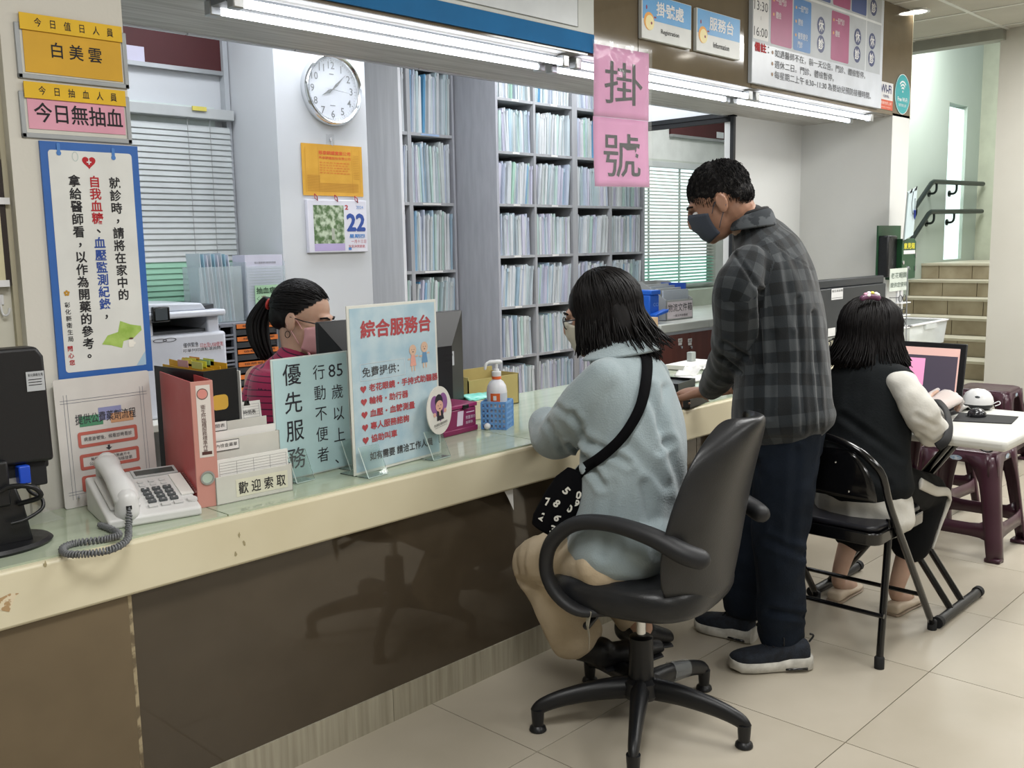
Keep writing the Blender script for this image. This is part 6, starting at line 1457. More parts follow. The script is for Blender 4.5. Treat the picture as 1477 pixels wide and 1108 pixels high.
scr_rect('toolbar', .022, LW - .02, SH - .05, SH - .02, .0010, M('display_peach', 'c9a49c', .3, emit=.5), lid); scr_rect('scroll_bar', .022, .028, .03, SH - .04, .0010, M('display_peach', 'c9a49c', .3), lid)
w0 = LW * .42
scr_rect('window', w0, LW - .03, SH * .30, SH - .062, .0012, M('display_pink', 'd88fb4', .3, emit=.55), lid)
q = MB()
for k, (a, b) in enumerate(((.3, .5), (.1, .75), (.2, .6), (.25, .55))):
    z = SH - .085 - k * .022; q.add([SM @ Vector((-.0016, LW - .04 - (LW - .07 - w0) * c, zz)) for c, zz in ((a, z), (b, z), (b, z + .004), (a, z + .004))], [(0, 1, 2, 3)])
obj('screen_text', q, M('display_text', '6a4060', .4), lid)
p = on(1415, 603, 'z', TT)
t = thing('mouse_pad', 'black rectangular mouse pad on the white table', 'mouse pad', (p.x, p.y, TT))
pm = [on(u, v, 'z', TT) - Vector((p.x, p.y, TT)) for u, v in ((1374, 608), (1459, 612), (1469, 602), (1384, 596))]
q = MB().add([(v.x, v.y, 0) for v in pm] + [(v.x, v.y, .003) for v in pm], [(3, 2, 1, 0), (4, 5, 6, 7), (0, 1, 5, 4), (1, 2, 6, 5), (2, 3, 7, 6), (3, 0, 4, 7)]); obj('pad', q, black_mat, t)
p = on(1409, 600, 'z', TT + .004)
t = thing('computer_mouse', 'glossy black patterned mouse on the black pad', 'mouse', (p.x, p.y, TT + .003))
obj('body', MB().ell((0, 0, .006), (.035, .032, .024), n=20, k=12), M('mouse_gloss', '26262a', .15, col2='8a8c90', nscale=45, contrast=(.55, .68)), t, smooth=180); obj('wheel', MB().ell((-.02, 0, .024), (.006, .003, .004), n=8, k=6), black_p, t)
p = on(1406, 590, 'z', TT + .004)
t = thing('dome_helmet', 'white dome with a black base beside the mouse', 'dome', (p.x + .03, p.y + .0, TT))
obj('base', MB().lathe([(.001, 0), (.040, 0), (.052, .012), (.053, .024), (.001, .024)], n=28), black_p, t, smooth=40); obj('shell', MB().lathe([(.054, .022), (.055, .032), (.051, .048), (.041, .064), (.024, .075), (.001, .079)], n=32), M('dome_white', 'dedede', .25), t, smooth=60)
obj('vent', MB().ell((-.045, -.012, .052), (.006, .010, .005), n=10, k=6), dgrey_p, t); obj('loop', MB().tube(spline([(.03, -.045, .02), (.04, -.062, .03), (.03, -.07, .022), (.02, -.055, .014)], 4), .0018, 5), white_p, t)
p = on(1385, 592, 'z', TT)
q = MB(); vs = []
for j in range(8):
    for i in range(8):
        x = -.07 + .14 * i / 7; y_ = -.05 + .1 * j / 7; vs.append((x, y_, .006 + .02 * abs(noise.noise(Vector((x * 28, y_ * 28, 2)))) * 1.6))
q.add(vs, [(j * 8 + i, j * 8 + i + 1, (j + 1) * 8 + i + 1, (j + 1) * 8 + i) for j in range(7) for i in range(7)]); o = obj('tissue', q, paper_m, smooth=180, solid=.001); o.location = (p.x + .03, p.y + .02, TT); tag(o, 'crumpled white tissue between the girl\'s hand and the white dome', 'tissue')
a = on(1400, 632, 'z', .66)
o = obj('table_cable', MB().tube(spline([on(1398, 634, 'x', 3.9), on(1412, 647, 'x', 3.9), on(1428, 652, 'x', 3.9), on(1440, 642, 'x', 3.9), on(1452, 634, 'x', 3.9), on(1476, 639, 'x', 3.9)], 6), .003, 6), black_p, smooth=180); tag(o, 'thin black cable hanging below the white table', 'cable')

# ------------------------------------------------------------ purple plastic stools
pl_m = M('stool_purple', '3b202b', .28, spec=.5, col2='422632', nscale=6)
def stool(name_lab, x, y, rz, grp='purple plastic stools'):
    t = thing('plastic_stool', name_lab, 'stool', (x, y, 0), rz, grp)
    H = .46; ht, hb = .150, .205
    def side(z): return hb + (ht - hb) * (z / H)
    q = MB(); N = 8
    top = [(a_, b_) for a_, b_ in rr(-ht, -ht, ht, ht, .045, 4)]
    o_ = MB(); o_.loft([[Vector((a_ * s, b_ * s, z)) for a_, b_ in top] for s, z in ((1.05, H - .05), (1.045, H - .02), (1.0, H - .004), (.93, H), (.85, H - .004))]); obj('seat', o_, pl_m, t, smooth=45)
    # four curved corner legs and arched aprons
    for k in range(4):
        rm = Matrix.Rotation(PI / 2 * k, 4, 'Z')
        q = MB(); rows = []
        for j in range(9):
            z = (H - .02) * j / 8; s_ = side(z) + .004; w_ = .072 - .022 * (1 - j / 8) + (.05 * max(0, (j - 5.4) / 2.6) ** 2); rad = .04
            row = [Vector((s_ - w_, -s_, z))] + [Vector((s_ - rad + rad * math.cos(a_), -s_ + rad + rad * math.sin(a_), z)) for a_ in [R(-90 + 22.5 * i) for i in range(5)]] + [Vector((s_, -s_ + w_, z))]
            rows.append([rm @ p for p in row])
        n_ = 7; q.add([p for r_ in rows for p in r_], [(j * n_ + i, j * n_ + i + 1, (j + 1) * n_ + i + 1, (j + 1) * n_ + i) for j in range(8) for i in range(n_ - 1)])
        lg_ = obj('leg', q, pl_m, t, smooth=60, solid=.007)
        s0 = side(0)
        obj('foot', MB().box((s0 - .058, -s0 - .006, 0), (s0 + .006, -s0 + .058, .018), rm), pl_m, lg_, bevel=.006)
        # apron
        q = MB(); s_ = side(H - .06) + .001; vs = []
        for i in range(13):
            f = -1 + 2 * i / 12; x_ = f * (ht - .01); zl = H - .05 - .055 * abs(f) ** 4
            vs += [rm @ Vector((x_, -(side(zl) + .003), zl)), rm @ Vector((x_, -(ht * 1.035), H - .012))]
        q.add(vs, [(2 * i, 2 * i + 2, 2 * i + 3, 2 * i + 1) for i in range(12)]); ap = obj('apron', q, pl_m, t, smooth=60, solid=.006)
        q = MB(); zz = H - .035; q.add([rm @ Vector((.026 * math.cos(a_), -(ht * 1.05 + .004), zz + .011 * math.sin(a_))) for a_ in [2 * PI * i / 16 for i in range(16)]], [tuple(range(16))]); obj('oval_badge', q, M('badge_blue_silver', '6f8fae', .3, col2='c7ced4', nscale=90), ap)
        # lower stretcher
        z0, z1 = .10, .155; q = MB(); vs = []
        for i in range(9):
            f = -1 + 2 * i / 8; e_ = .018 * abs(f) ** 6
            for z in (z0 - e_, z1 + e_ * 1.5): vs.append(rm @ Vector((f * (side(z) - .03), -(side(z) + .001), z)))
        q.add(vs, [(2 * i, 2 * i + 2, 2 * i + 3, 2 * i + 1) for i in range(8)]); obj('stretcher', q, pl_m, t, smooth=60, solid=.007)
        # slot rim at the top of the opening is closed with a web of the leg
    return t
stool('purple plastic stool under the near corner of the white table', 4.48, 1.49, R(1))
stool('purple plastic stool between the girl and the table legs', 4.80, 1.86, R(-6)) if False else stool('purple plastic stool seen behind the girl\'s elbow', 4.95, 1.85, R(-4))
stool('purple plastic stool behind the laptop and the white dome', 6.27, 1.99, R(3))
stool('purple plastic stool at the right edge against the cream wall', 6.80, 1.72, R(-2))
# ------------------------------------------------------------ people
import numpy as np
CRT = Vector((RX[0], RY[0], RZ[0])); CUP = Vector((RX[1], RY[1], RZ[1])); CFW = -Vector((RX[2], RY[2], RZ[2]))
UPV = Vector((0, 0, 1))
def vox(mb, size, smooth=4, sfac=0.5):
    me = bpy.data.meshes.new('v'); me.from_pydata([tuple(p) for p in mb.v], [], mb.f)
    bm = bmesh.new(); bm.from_mesh(me); bmesh.ops.recalc_face_normals(bm, faces=bm.faces); bm.to_mesh(me); bm.free()
    o = bpy.data.objects.new('v', me); COL.objects.link(o)
    m = o.modifiers.new('r', 'REMESH'); m.mode = 'VOXEL'; m.voxel_size = size; m.adaptivity = 0
    if smooth: m = o.modifiers.new('s', 'SMOOTH'); m.iterations = smooth; m.factor = sfac
    dg = bpy.context.evaluated_depsgraph_get(); dg.update()
    out = bpy.data.meshes.new_from_object(o.evaluated_get(dg))
    bpy.data.objects.remove(o); bpy.data.meshes.remove(me)
    return out
def vobj(name, mb, mat, root, size, smooth=4, fold=None, creases=(), chains=None, label=None, cut=None, sfac=0.5, stretch=(1, 1, 1)):
    me = vox(mb, size, smooth, sfac); n = len(me.vertices)
    co = np.empty(n * 3); me.vertices.foreach_get('co', co); co = co.reshape(-1, 3)
    no = np.empty(n * 3); me.vertices.foreach_get('normal', no); no = no.reshape(-1, 3)
    if chains:
        best = np.full(n, 1e9); uvv = np.zeros((n, 3))
        for pts, rad, ref, off in chains:
            P = np.array([tuple(p) for p in pts]); acc = off
            for a, b in zip(P[:-1], P[1:]):
                d = b - a; L_ = np.linalg.norm(d); t = np.clip(((co - a) @ d) / (L_ * L_), 0, 1); c = a + t[:, None] * d; r_ = co - c
                dist = np.linalg.norm(r_, axis=1) / rad
                e1 = np.array(tuple(ref)); e1 = e1 - d * (e1 @ d) / (L_ * L_); e1 /= np.linalg.norm(e1); e2 = np.cross(d / L_, e1)
                ang = np.arctan2(r_ @ e2, r_ @ e1); m_ = dist < best
                tv = ((co - a) @ d) / L_
                uvv[m_, 0] = (ang * rad)[m_]; uvv[m_, 1] = (acc + np.clip(tv, -0.2, L_ + 0.2))[m_]; best = np.minimum(best, dist); acc += L_
    disp = np.zeros(n)
    if fold:
        for amp, fr, st in fold:
            for i in range(n):
                disp[i] += amp * noise.noise(Vector((co[i][0] * fr * st[0], co[i][1] * fr * st[1], co[i][2] * fr * st[2])))
    for p0, p1, wd_, dp in creases:
        ra, rb_, rc = (np.array(tuple(CRT)), np.array(tuple(CUP)), np.array(tuple(CFW))); rel = co - np.array(tuple(EYE)); dep = rel @ rc
        pc = np.stack([rel @ ra / dep, rel @ rb_ / dep], 1); pr_ = []
        for P_ in (p0, p1):
            r_ = np.array(tuple(P_)) - np.array(tuple(EYE)); pr_.append(np.array([r_ @ ra, r_ @ rb_]) / (r_ @ rc))
        d = pr_[1] - pr_[0]; t = np.clip(((pc - pr_[0]) @ d) / (d @ d), 0, 1)
        q = np.linalg.norm(pc - (pr_[0] + t[:, None] * d), axis=1) * dep + np.where(np.einsum('ij,ij->i', no, rel / dep[:, None]) < -.15, 0, 1); disp += -dp * np.exp(-(q / wd_) ** 2) + dp * 0.45 * np.exp(-((q - 1.9 * wd_) / wd_) ** 2)
    co = co + no * disp[:, None]
    inv = rootmat(root).inverted(); I = np.array(inv); co = co @ I[:3, :3].T + I[:3, 3]
    me.vertices.foreach_set('co', co.ravel())
    me.materials.clear(); me.materials.append(mat)
    for p in me.polygons: p.use_smooth = True
    if chains:
        at_ = me.attributes.new('pl', 'FLOAT_VECTOR', 'POINT'); at_.data.foreach_set('vector', uvv.ravel())
    me.name = name; o = bpy.data.objects.new(name, me); COL.objects.link(o); o.parent = root
    if label: o['label'] = label
    me.update(); return o
def limb(mb, pts, radii, side=None, n=16, m=6):
    return mb.tube(spline(pts, m), sp1(radii, m), n, side=side, rounded=True)
class Frame:
    def __init__(s, c, f, u):
        s.c = Vector(c); s.f = Vector(f).normalized(); s.u = Vector(u); s.u = (s.u - s.f * s.u.dot(s.f)).normalized(); s.r = s.f.cross(s.u)
    def P(s, x, y, z): return s.c + s.r * x + s.f * y + s.u * z
    def ax(s): return (s.r, s.f, s.u)
def head(mb, F, k=1.0, nose=True):
    E_ = lambda c, r: mb.ell(F.P(*[v * k for v in c]), [v * k for v in r], n=20, k=14, axes=F.ax())
    E_((0, -.012, .028), (.074, .096, .086)); E_((0, .030, -.030), (.060, .062, .080)); E_((0, .040, -.078), (.044, .045, .036)); E_((0, .070, -.096), (.020, .018, .018))
    E_((0, .082, .020), (.046, .014, .012)); E_((0, .060, -.02), (.050, .030, .035))
    if nose: mb.tube([F.P(0, .094 * k, .012 * k), F.P(0, .108 * k, -.016 * k), F.P(0, .108 * k, -.032 * k)], [.007 * k, .010 * k, .013 * k], 10, rounded=True)
    E_((0, .090, -.058), (.022, .010, .009))
    for s in (-1, 1):
        mb.ell(F.P(s * .077 * k, -.006 * k, -.014 * k), (.008 * k, .018 * k, .031 * k), n=12, k=10, axes=(F.r, (F.f + F.u * .25).normalized(), (F.u - F.f * .25).normalized()))
        mb.tube([F.P(s * .082 * k, (-.006 + .015 * math.cos(a)) * k, (-.008 + .024 * math.sin(a)) * k) for a in [R(-60 + 24 * i) for i in range(12)]], .0035 * k, 6, rounded=True)
def eyes(root, F, k=1.0):
    for s in (-1, 1):
        obj('eye', MB().ell(F.P(s * .031 * k, .081 * k, -.004 * k), (.012 * k, .010 * k, .0075 * k), n=12, k=8, axes=F.ax()), white_p, root, world=True, smooth=180)
        obj('iris', MB().ell(F.P(s * .031 * k, .0885 * k, -.004 * k), (.005 * k, .004 * k, .005 * k), n=10, k=8, axes=F.ax()), black_g, root, world=True, smooth=180)
        obj('eyebrow', MB().tube([F.P(s * .014 * k, .098 * k, .020 * k), F.P(s * .03 * k, .094 * k, .026 * k), F.P(s * .048 * k, .078 * k, .020 * k)], .003 * k, 6), hair_m, root, world=True, smooth=180)
def mask(root, F, mat, k=1.0, pleats=True, lab='face mask'):
    q = MB(); nx, nz = 20, 10; vs = []
    for j in range(nz + 1):
        g = j / nz; z = .004 - .108 * g
        for i in range(nx + 1):
            s = -1 + 2 * i / nx; th = s * R(70)
            b = .112 - .012 * g - .012 * abs(2 * g - 1) ** 2 + (.008 * math.exp(-(s / .25) ** 2) * math.exp(-((g - .25) / .3) ** 2))
            a = .066 + .006 * (1 - g) - .012 * g
            vs.append(F.P(a * 1.08 * math.sin(th) / math.sin(R(70)) * k, (.012 + (b - .012) * math.cos(th * 1.05) ** .8 + .002 * math.sin(g * 18) * pleats * (1 - abs(s))) * k, (z * (1 - .35 * abs(s) ** 2) - .022 * abs(s) ** 2) * k))
    q.add(vs, [(j * (nx + 1) + i, j * (nx + 1) + i + 1, (j + 1) * (nx + 1) + i + 1, (j + 1) * (nx + 1) + i) for j in range(nz) for i in range(nx)])
    o = obj('face_mask', q, mat, root, world=True, smooth=180, solid=.002)
    for s in (-1, 1):
        for (z0, z1) in ((-.006, .022), (-.085, -.035)):
            obj('ear_loop', MB().tube(spline([F.P(s * .070 * k, .035 * k, (z0 - .02 if z0 > -.05 else z0 + .01) * k), F.P(s * .077 * k, .015 * k, (z0 * .6) * k), F.P(s * .083 * k, -.015 * k, z1 * .6 * k)], 4), .0013 * k, 5), mat, root, world=True, smooth=180)
    return o
def glasses(root, F, k=1.0, col=None):
    g = obj('glasses', MB().tube([F.P(-.012 * k, .104 * k, .002 * k), F.P(0, .108 * k, .006 * k), F.P(.012 * k, .104 * k, .002 * k)], .0014, 6), col or black_g, root, world=True, smooth=180)
    for s in (-1, 1):
        pts = [F.P((s * .036 + .025 * math.cos(a)) * k, (.102 - .010 * abs(s * .036 + .025 * math.cos(a)) / .06) * k, (-.003 + .017 * math.sin(a)) * k) for a in [2 * PI * i / 20 for i in range(20)]]
        obj('lens_rim', MB().tube(pts, .0016 * k, 6, closed=True), col or black_g, g, world=True, smooth=180)
        obj('temple', MB().tube([F.P(s * .061 * k, .092 * k, .004 * k), F.P(s * .079 * k, .04 * k, .002 * k), F.P(s * .082 * k, -.01 * k, .004 * k), F.P(s * .080 * k, -.022 * k, -.012 * k)], .0018 * k, 6), col or black_g, g, world=True, smooth=180)
def hand(mb, wrist, d, nrm, side=1, k=1.0, curl=(25, 30, 20), spread=.0, thumb=(.55, .75, -.35)):
    d = Vector(d).normalized(); nrm = Vector(nrm); nrm = (nrm - d * nrm.dot(d)).normalized(); lat = d.cross(nrm) * side    # lat points to the thumb side
    w = Vector(wrist)
    mb.tube([w - d * .02 * k, w, w + d * .035 * k, w + d * .07 * k, w + d * .088 * k], [(.024 * k, .019 * k), (.025 * k, .018 * k), (.034 * k, .016 * k), (.039 * k, .014 * k), (.037 * k, .011 * k)], 14, side=lat, rounded=True)
    for i, (o_, L_) in enumerate(((.0285, .068), (.0095, .077), (-.0095, .071), (-.0275, .056))):
        p = w + d * (.083 - .004 * abs(i - 1)) * k + lat * o_ * k; dd = (d + lat * spread * (1.5 - i)).normalized(); pts = [p - dd * .02 * k, p]; ang = 0
        for j, fr_ in enumerate((.45, .30, .25)):
            ang += R(curl[j] + 4 * i); dirv = dd * math.cos(ang) - nrm * math.sin(ang); p = p + dirv * L_ * fr_ * k; pts.append(p)
        mb.tube(pts, [.0088 * k, .0088 * k, .0080 * k, .0073 * k, .0062 * k], 10, side=nrm, rounded=True)
    p = w + d * .018 * k + lat * .022 * k; td = (d * thumb[0] + lat * thumb[1] + nrm * thumb[2]).normalized()
    mb.tube([p, p + td * .038 * k, p + (td + d * .35).normalized() * .066 * k, p + (td * .8 + d * .7).normalized() * .090 * k], [.014 * k, .0115 * k, .0098 * k, .0075 * k], 10, rounded=True)
def strands(mb, F, n, az_rng, drop, flare=0.0, k=1.0, rad=(.0045, .0025), wave=.006, start=(4, 20), cen=(0, -.012, .028), rr_=(.080, .102, .092), seed=1, part=.012, end_dir=None, taper=.25, gravity=UPV, jitter=.004, bend=None):
    rnd = random.Random(seed)
    for i in range(n):
        az = rnd.uniform(*az_rng); t0 = rnd.uniform(*start); px_ = rnd.uniform(-part, part)
        pts = []; sc_ = 1 + rnd.uniform(-.01, .05)
        sx, sy = math.sin(R(az)), -math.cos(R(az))            # az 0 = back, +-180 = front
        for j in range(9):
            th = R(t0 + (96 - t0) * j / 8)
            pts.append(F.P((cen[0] + rr_[0] * sc_ * math.sin(th) * sx + px_ * (1 - j / 8)) * k, (cen[1] + rr_[1] * sc_ * math.sin(th) * sy) * k, (cen[2] + rr_[2] * sc_ * math.cos(th)) * k))
        L_ = (drop(az) if callable(drop) else drop) * rnd.uniform(.88, 1.06) * k
        out = (F.r * sx + F.f * sy).normalized(); p = pts[-1]; ph = rnd.uniform(0, 6.28); m_ = 7
        for j in range(1, m_ + 1):
            g = j / m_; off = out * (flare * g * g + wave * math.sin(ph + g * 4) * g) + F.r * (wave * .5 * math.cos(ph + g * 5) * g)
            if end_dir is not None: off = off + Vector(end_dir) * g * g
            if bend: off = off + bend(az, g)
            pts.append(p - gravity * L_ * g + off * k)
        N = len(pts); rs = [(rad[0] * k * (.6 + .6 * min(1, j / 4)) * (1 if j < N - 4 else (N - 1 - j) / 4 * (1 - taper) + taper), rad[1] * k * (1 if j < N - 3 else .6)) for j in range(N)]
        pts = [p_ + Vector((rnd.uniform(-1, 1), rnd.uniform(-1, 1), rnd.uniform(-1, 1))) * jitter * .3 for p_ in pts]
        mb.tube(pts, rs, 5, side=F.u if False else None)
    return mb
def shoe(root, heel, d, Lg, mu, ms, hgt=.064, wid=.048, sneaker=True, lab=None):
    d = Vector((d[0], d[1], 0)).normalized(); lt = Vector((-d.y, d.x, 0)); heel = Vector(heel)
    def ring(t, z0, z1, w, n=14, pw=.7):
        c = heel + d * (Lg * t); out = []
        for i in range(n):
            a = 2 * PI * i / n; cx_, sx_ = math.cos(a), math.sin(a); zc_ = (z0 + z1) / 2
            out.append(c + lt * (w * abs(cx_) ** pw * (1 if cx_ > 0 else -1)) + UPV * (zc_ - heel.z * 0 + (z1 - z0) / 2 * abs(sx_) ** pw * (1 if sx_ > 0 else -1)))
        return out
    T_ = [(0, .62, .82), (.04, .80, 1.0), (.15, .84, 1.08), (.28, .82, 1.0), (.42, .84, .80), (.58, .95, .62), (.74, 1.0, .50), (.88, .86, .42), (.97, .55, .32), (1.0, .25, .2)]
    s0 = .034 if sneaker else .006
    q = MB().loft([ring(t, s0 * .6, s0 + hgt * h * (1 if sneaker else .8), wid * w) for t, w, h in T_])
    up = obj('shoe', q, mu, root, world=True, smooth=180, sub=1, label=lab)
    q = MB().loft([ring(t, .0 + (.010 if t > .93 else 0), (.040 if sneaker else .008) + (.010 * (t < .3) if sneaker else 0) * 1.0 + (.004 if t > .9 and sneaker else 0), wid * (w + .06), pw=.45) for t, w, h in [(-.02, .6, 0)] + T_[1:]])
    obj('sole', q, ms, up, world=True, smooth=50)
    return up, heel, d, lt
def person(label, base): return thing('person', label, 'person', base)
def attr_mat(name, fn, rough=.85, bump=.2, sheen=.2):
    m = bpy.data.materials.new(name); m.use_nodes = True; nt = m.node_tree; b = nt.nodes['Principled BSDF']
    b.inputs['Roughness'].default_value = rough; b.inputs['Sheen Weight'].default_value = sheen; b.inputs['Specular IOR Level'].default_value = .25
    at_ = nt.nodes.new('ShaderNodeAttribute'); at_.attribute_name = 'pl'; sp = nt.nodes.new('ShaderNodeSeparateXYZ'); nt.links.new(at_.outputs['Vector'], sp.inputs[0])
    def mth(op, a, b_=None, c=None):
        n_ = nt.nodes.new('ShaderNodeMath'); n_.operation = op
        for i, v in enumerate((a, b_, c)):
            if v is None: continue
            if isinstance(v, (int, float)): n_.inputs[i].default_value = v
            else: nt.links.new(v, n_.inputs[i])
        return n_.outputs[0]
    def mix(f, c1, c2):
        n_ = nt.nodes.new('ShaderNodeMix'); n_.data_type = 'RGBA'; nt.links.new(f, n_.inputs[0])
        for i, c in ((6, c1), (7, c2)):
            if isinstance(c, str): n_.inputs[i].default_value = rgb(c)
            else: nt.links.new(c, n_.inputs[i])
        return n_.outputs[2]
    nt.links.new(fn(sp.outputs[0], sp.outputs[1], mth, mix), b.inputs['Base Color'])
    n = nt.nodes.new('ShaderNodeTexNoise'); n.inputs['Scale'].default_value = 260; tc = nt.nodes.new('ShaderNodeTexCoord'); nt.links.new(tc.outputs['Object'], n.inputs['Vector'])
    bp = nt.nodes.new('ShaderNodeBump'); bp.inputs['Strength'].default_value = bump; bp.inputs['Distance'].default_value = .002; nt.links.new(n.outputs['Fac'], bp.inputs['Height']); nt.links.new(bp.outputs[0], b.inputs['Normal'])
    return m
def W(r, up, f): return CRT * r + UPV * up + Vector((CFW.x, CFW.y, 0)).normalized() * f      # direction: right in view, up, away
CR0 = Vector((CRT.x, CRT.y, 0)).normalized()

# ============ seated woman in the pale coat
root = person('seated woman in a pale grey-blue coat, beige trousers and face mask with shoulder-length black hair', (2.17, 1.6, 0))
fb = Vector((-.3, .954, 0)); rb = Vector((fb.y, -fb.x, 0))
HF = Frame(K(866, 452, 2.76), W(-.90, -.24, .38), W(-.16, 1, 0))
coat_m = M('coat_grey_blue', '98a5a9', .9, spec=.15, col2='8e9ca1', nscale=5, bump=.25, bscale=220, sheen=.35)
neck = K(888, 508, 2.76); body = MB(); head(body, HF)
pelv = K(905, 805, 2.74)
limb(body, [HF.P(0, -.02, -.06), neck, neck + Vector((0, 0, -.06))], [.050, .050, .055])
limb(body, [K(900, 555, 2.74), K(912, 640, 2.74), pelv], [(.11, .06), (.11, .08), (.12, .09)], side=rb)
lw = K(778, 622, 3.06)
limb(body, [K(876, 575, 2.68), K(812, 636, 2.86), lw], [.032, .034, .025])
hand(body, lw, W(.25, -.05, .95), UPV, 1, .92, (12, 14, 10))
rwp = K(880, 600, 3.16)
limb(body, [K(930, 570, 2.86), K(900, 640, 3.05), rwp], [.045, .038, .025]); hand(body, rwp, W(-.8, -.1, .5), UPV, -1, .92, (12, 14, 10))
kneeL = K(772, 812, 2.99); kneeR = K(850, 800, 3.14); ankL = K(842, 935, 2.95); ankR = K(925, 905, 2.98)
hipL = K(872, 806, 2.64); hipR = K(945, 800, 2.80)
for h_, k_, a_ in ((hipL, kneeL, ankL), (hipR, kneeR, ankR)): limb(body, [h_, h_.lerp(k_, .5), k_, k_.lerp(a_, .4), a_], [.055, .055, .045, .043, .035])
vobj('body', body, skin_m, root, .0048, 3)
coat = MB()
limb(coat, [K(884, 512, 2.75), K(893, 528, 2.74), K(903, 560, 2.73), K(915, 640, 2.73), K(910, 720, 2.73), K(900, 778, 2.74), K(897, 800, 2.74)], [(.085, .07), (.145, .088), (.185, .118), (.185, .138), (.19, .140), (.205, .150), (.205, .150)], side=rb, n=24)
limb(coat, [K(873, 548, 2.61), K(842, 585, 2.66), K(815, 622, 2.82), K(798, 632, 2.92), K(788, 612, 3.04)], [.060, .069, .070, .066, .058])
limb(coat, [K(935, 545, 2.88), K(930, 600, 2.98), K(912, 640, 3.06), K(885, 610, 3.13)], [.07, .07, .065, .058])
limb(coat, [K(850, 700, 2.76), K(835, 760, 2.79), K(828, 792, 2.82)], [(.07, .06), (.09, .07), (.095, .05)], side=rb)
limb(coat, [K(930, 770, 2.66), K(915, 795, 2.66)], [(.12, .10), (.13, .08)], side=rb)
cr_ = [(K(a_, b_, 2.6), K(c_, d_, 2.6), w__, h__) for a_, b_, c_, d_, w__, h__ in ((936, 560, 962, 640, .011, .010), (962, 640, 984, 712, .013, .010), (958, 560, 950, 650, .010, .006), (905, 520, 898, 800, .0025, .0018),
    (885, 520, 868, 640, .0025, .002), (826, 596, 850, 640, .009, .008), (838, 650, 868, 700, .010, .012), (852, 638, 905, 668, .010, .008), (800, 585, 835, 610, .009, .006), (790, 610, 812, 648, .009, .006), (880, 700, 868, 800, .014, .006), (930, 700, 946, 800, .014, .007), (820, 640, 842, 655, .006, .010), (905, 640, 960, 700, .014, .006))]
vobj('coat', coat, coat_m, root, .0075, 6, fold=[(.007, 6, (1, 1, .5)), (.0035, 15, (1, 1, .55))], creases=cr_)
q = MB(); cs = []
for i in range(15):
    a = R(-118 + 236 * i / 14); c = K(888, 506, 2.755); o_ = (rb * math.sin(a) * .092 - fb * math.cos(a) * .078)
    z_ = .030 * math.cos(a)
    cs.append((c + o_ * .82 + UPV * (.026 + z_), c + o_ * 1.02 + UPV * (.022 + z_), c + o_ * 1.66 + UPV * (-.012 + z_ * .5)))
q.add([p for c in cs for p in c], [(3 * i + j, 3 * i + 3 + j, 3 * i + 4 + j, 3 * i + 1 + j) for i in range(14) for j in range(2)])
obj('collar', q, coat_m, root, world=True, smooth=180, solid=.008, sub=1)
tr = MB(); beige = M('beige_trousers', 'cdbda4', .85, spec=.2, col2='c2b197', nscale=6, bump=.15, bscale=180)
limb(tr, [K(900, 800, 2.74), K(900, 820, 2.74)], [(.17, .13), (.165, .13)], side=rb)
limb(tr, [hipL, hipL.lerp(kneeL, .5), kneeL, kneeL.lerp(ankL, .3), kneeL.lerp(ankL, .85)], [(.088), (.083), (.070), (.074), (.084)]); limb(tr, [hipR, hipR.lerp(kneeR, .5), kneeR, kneeR.lerp(ankR, .3), kneeR.lerp(ankR, .8)], [.085, .08, .068, .066, .064])
vobj('trousers', tr, beige, root, .0075, 4, fold=[(.007, 12, (1, 1, .6)), (.005, 26, (1, 1, .6))], creases=[(K(745, 838, 2.93), K(800, 845, 2.9), .01, .008)])
boot = M('boot_black', '121214', .45, bump=.1, bscale=120)
for a_, k_, kk in ((ankL, kneeL, 0), (ankR, kneeR, 1)):
    up = UPV * .02; bd = MB(); toe = K(952, 945, 2.98) if kk == 0 else K(965, 930, 3.12)
    hl = K(868, 962, 2.93) if kk == 0 else K(905, 925, 3.06)
    bd.tube([a_ + (k_ - a_) * .18, a_, hl + UPV * .05], [.045, .043, .042], 14, rounded=True)
    bd.tube([hl + UPV * .035, hl.lerp(toe, .5) + UPV * .035, toe + UPV * .03], [(.042, .036), (.043, .030), (.030, .018)], 14, side=CR0.cross(UPV), rounded=True)
    bo = vobj('ankle_boot', bd, boot, root, .006, 3); obj('sole', MB().tube([hl + UPV * -.0, hl.lerp(toe, .5) - UPV * .002, toe + UPV * .006], [(.040, .008), (.042, .008), (.028, .007)], 12, side=CR0.cross(UPV)), M('sole_dark', '1f1f22', .6), bo, world=True)
mask(root, HF, M('mask_cream', 'd3cfc0', .8)); glasses(root, HF, col=dgrey_p); eyes(root, HF)
hb = MB(); hb.ell(HF.P(0, -.018, .030), (.082, .103, .090), n=20, k=14, axes=HF.ax()); hb.tube([HF.P(0, -.055, .02), HF.P(0, -.062, -.05), HF.P(.0, -.070, -.125)], [(.082, .055), (.092, .064), (.080, .046)], 18, side=HF.r, rounded=True)
hb.tube([HF.P(-.062, .0, .02), HF.P(-.072, -.004, -.05), HF.P(-.07, -.012, -.095)], [(.03, .042), (.024, .046), (.02, .03)], 14, side=HF.r, rounded=True)
hm = vox(hb, .007, 4); q = MB(); q.add([v.co.copy() for v in hm.vertices], [list(p.vertices) for p in hm.polygons])
strands(q, HF, 800, (-112, 112), lambda az: .130 + .045 * math.cos(R(az)), flare=.014, wave=.022, rad=(.0030, .0020), seed=3, rr_=(.084, .108, .094), end_dir=W(.028, 0, 0))
strands(q, HF, 40, (-120, -90), .115, flare=.004, wave=.006, rad=(.005, .0025), seed=5, rr_=(.086, .110, .094))
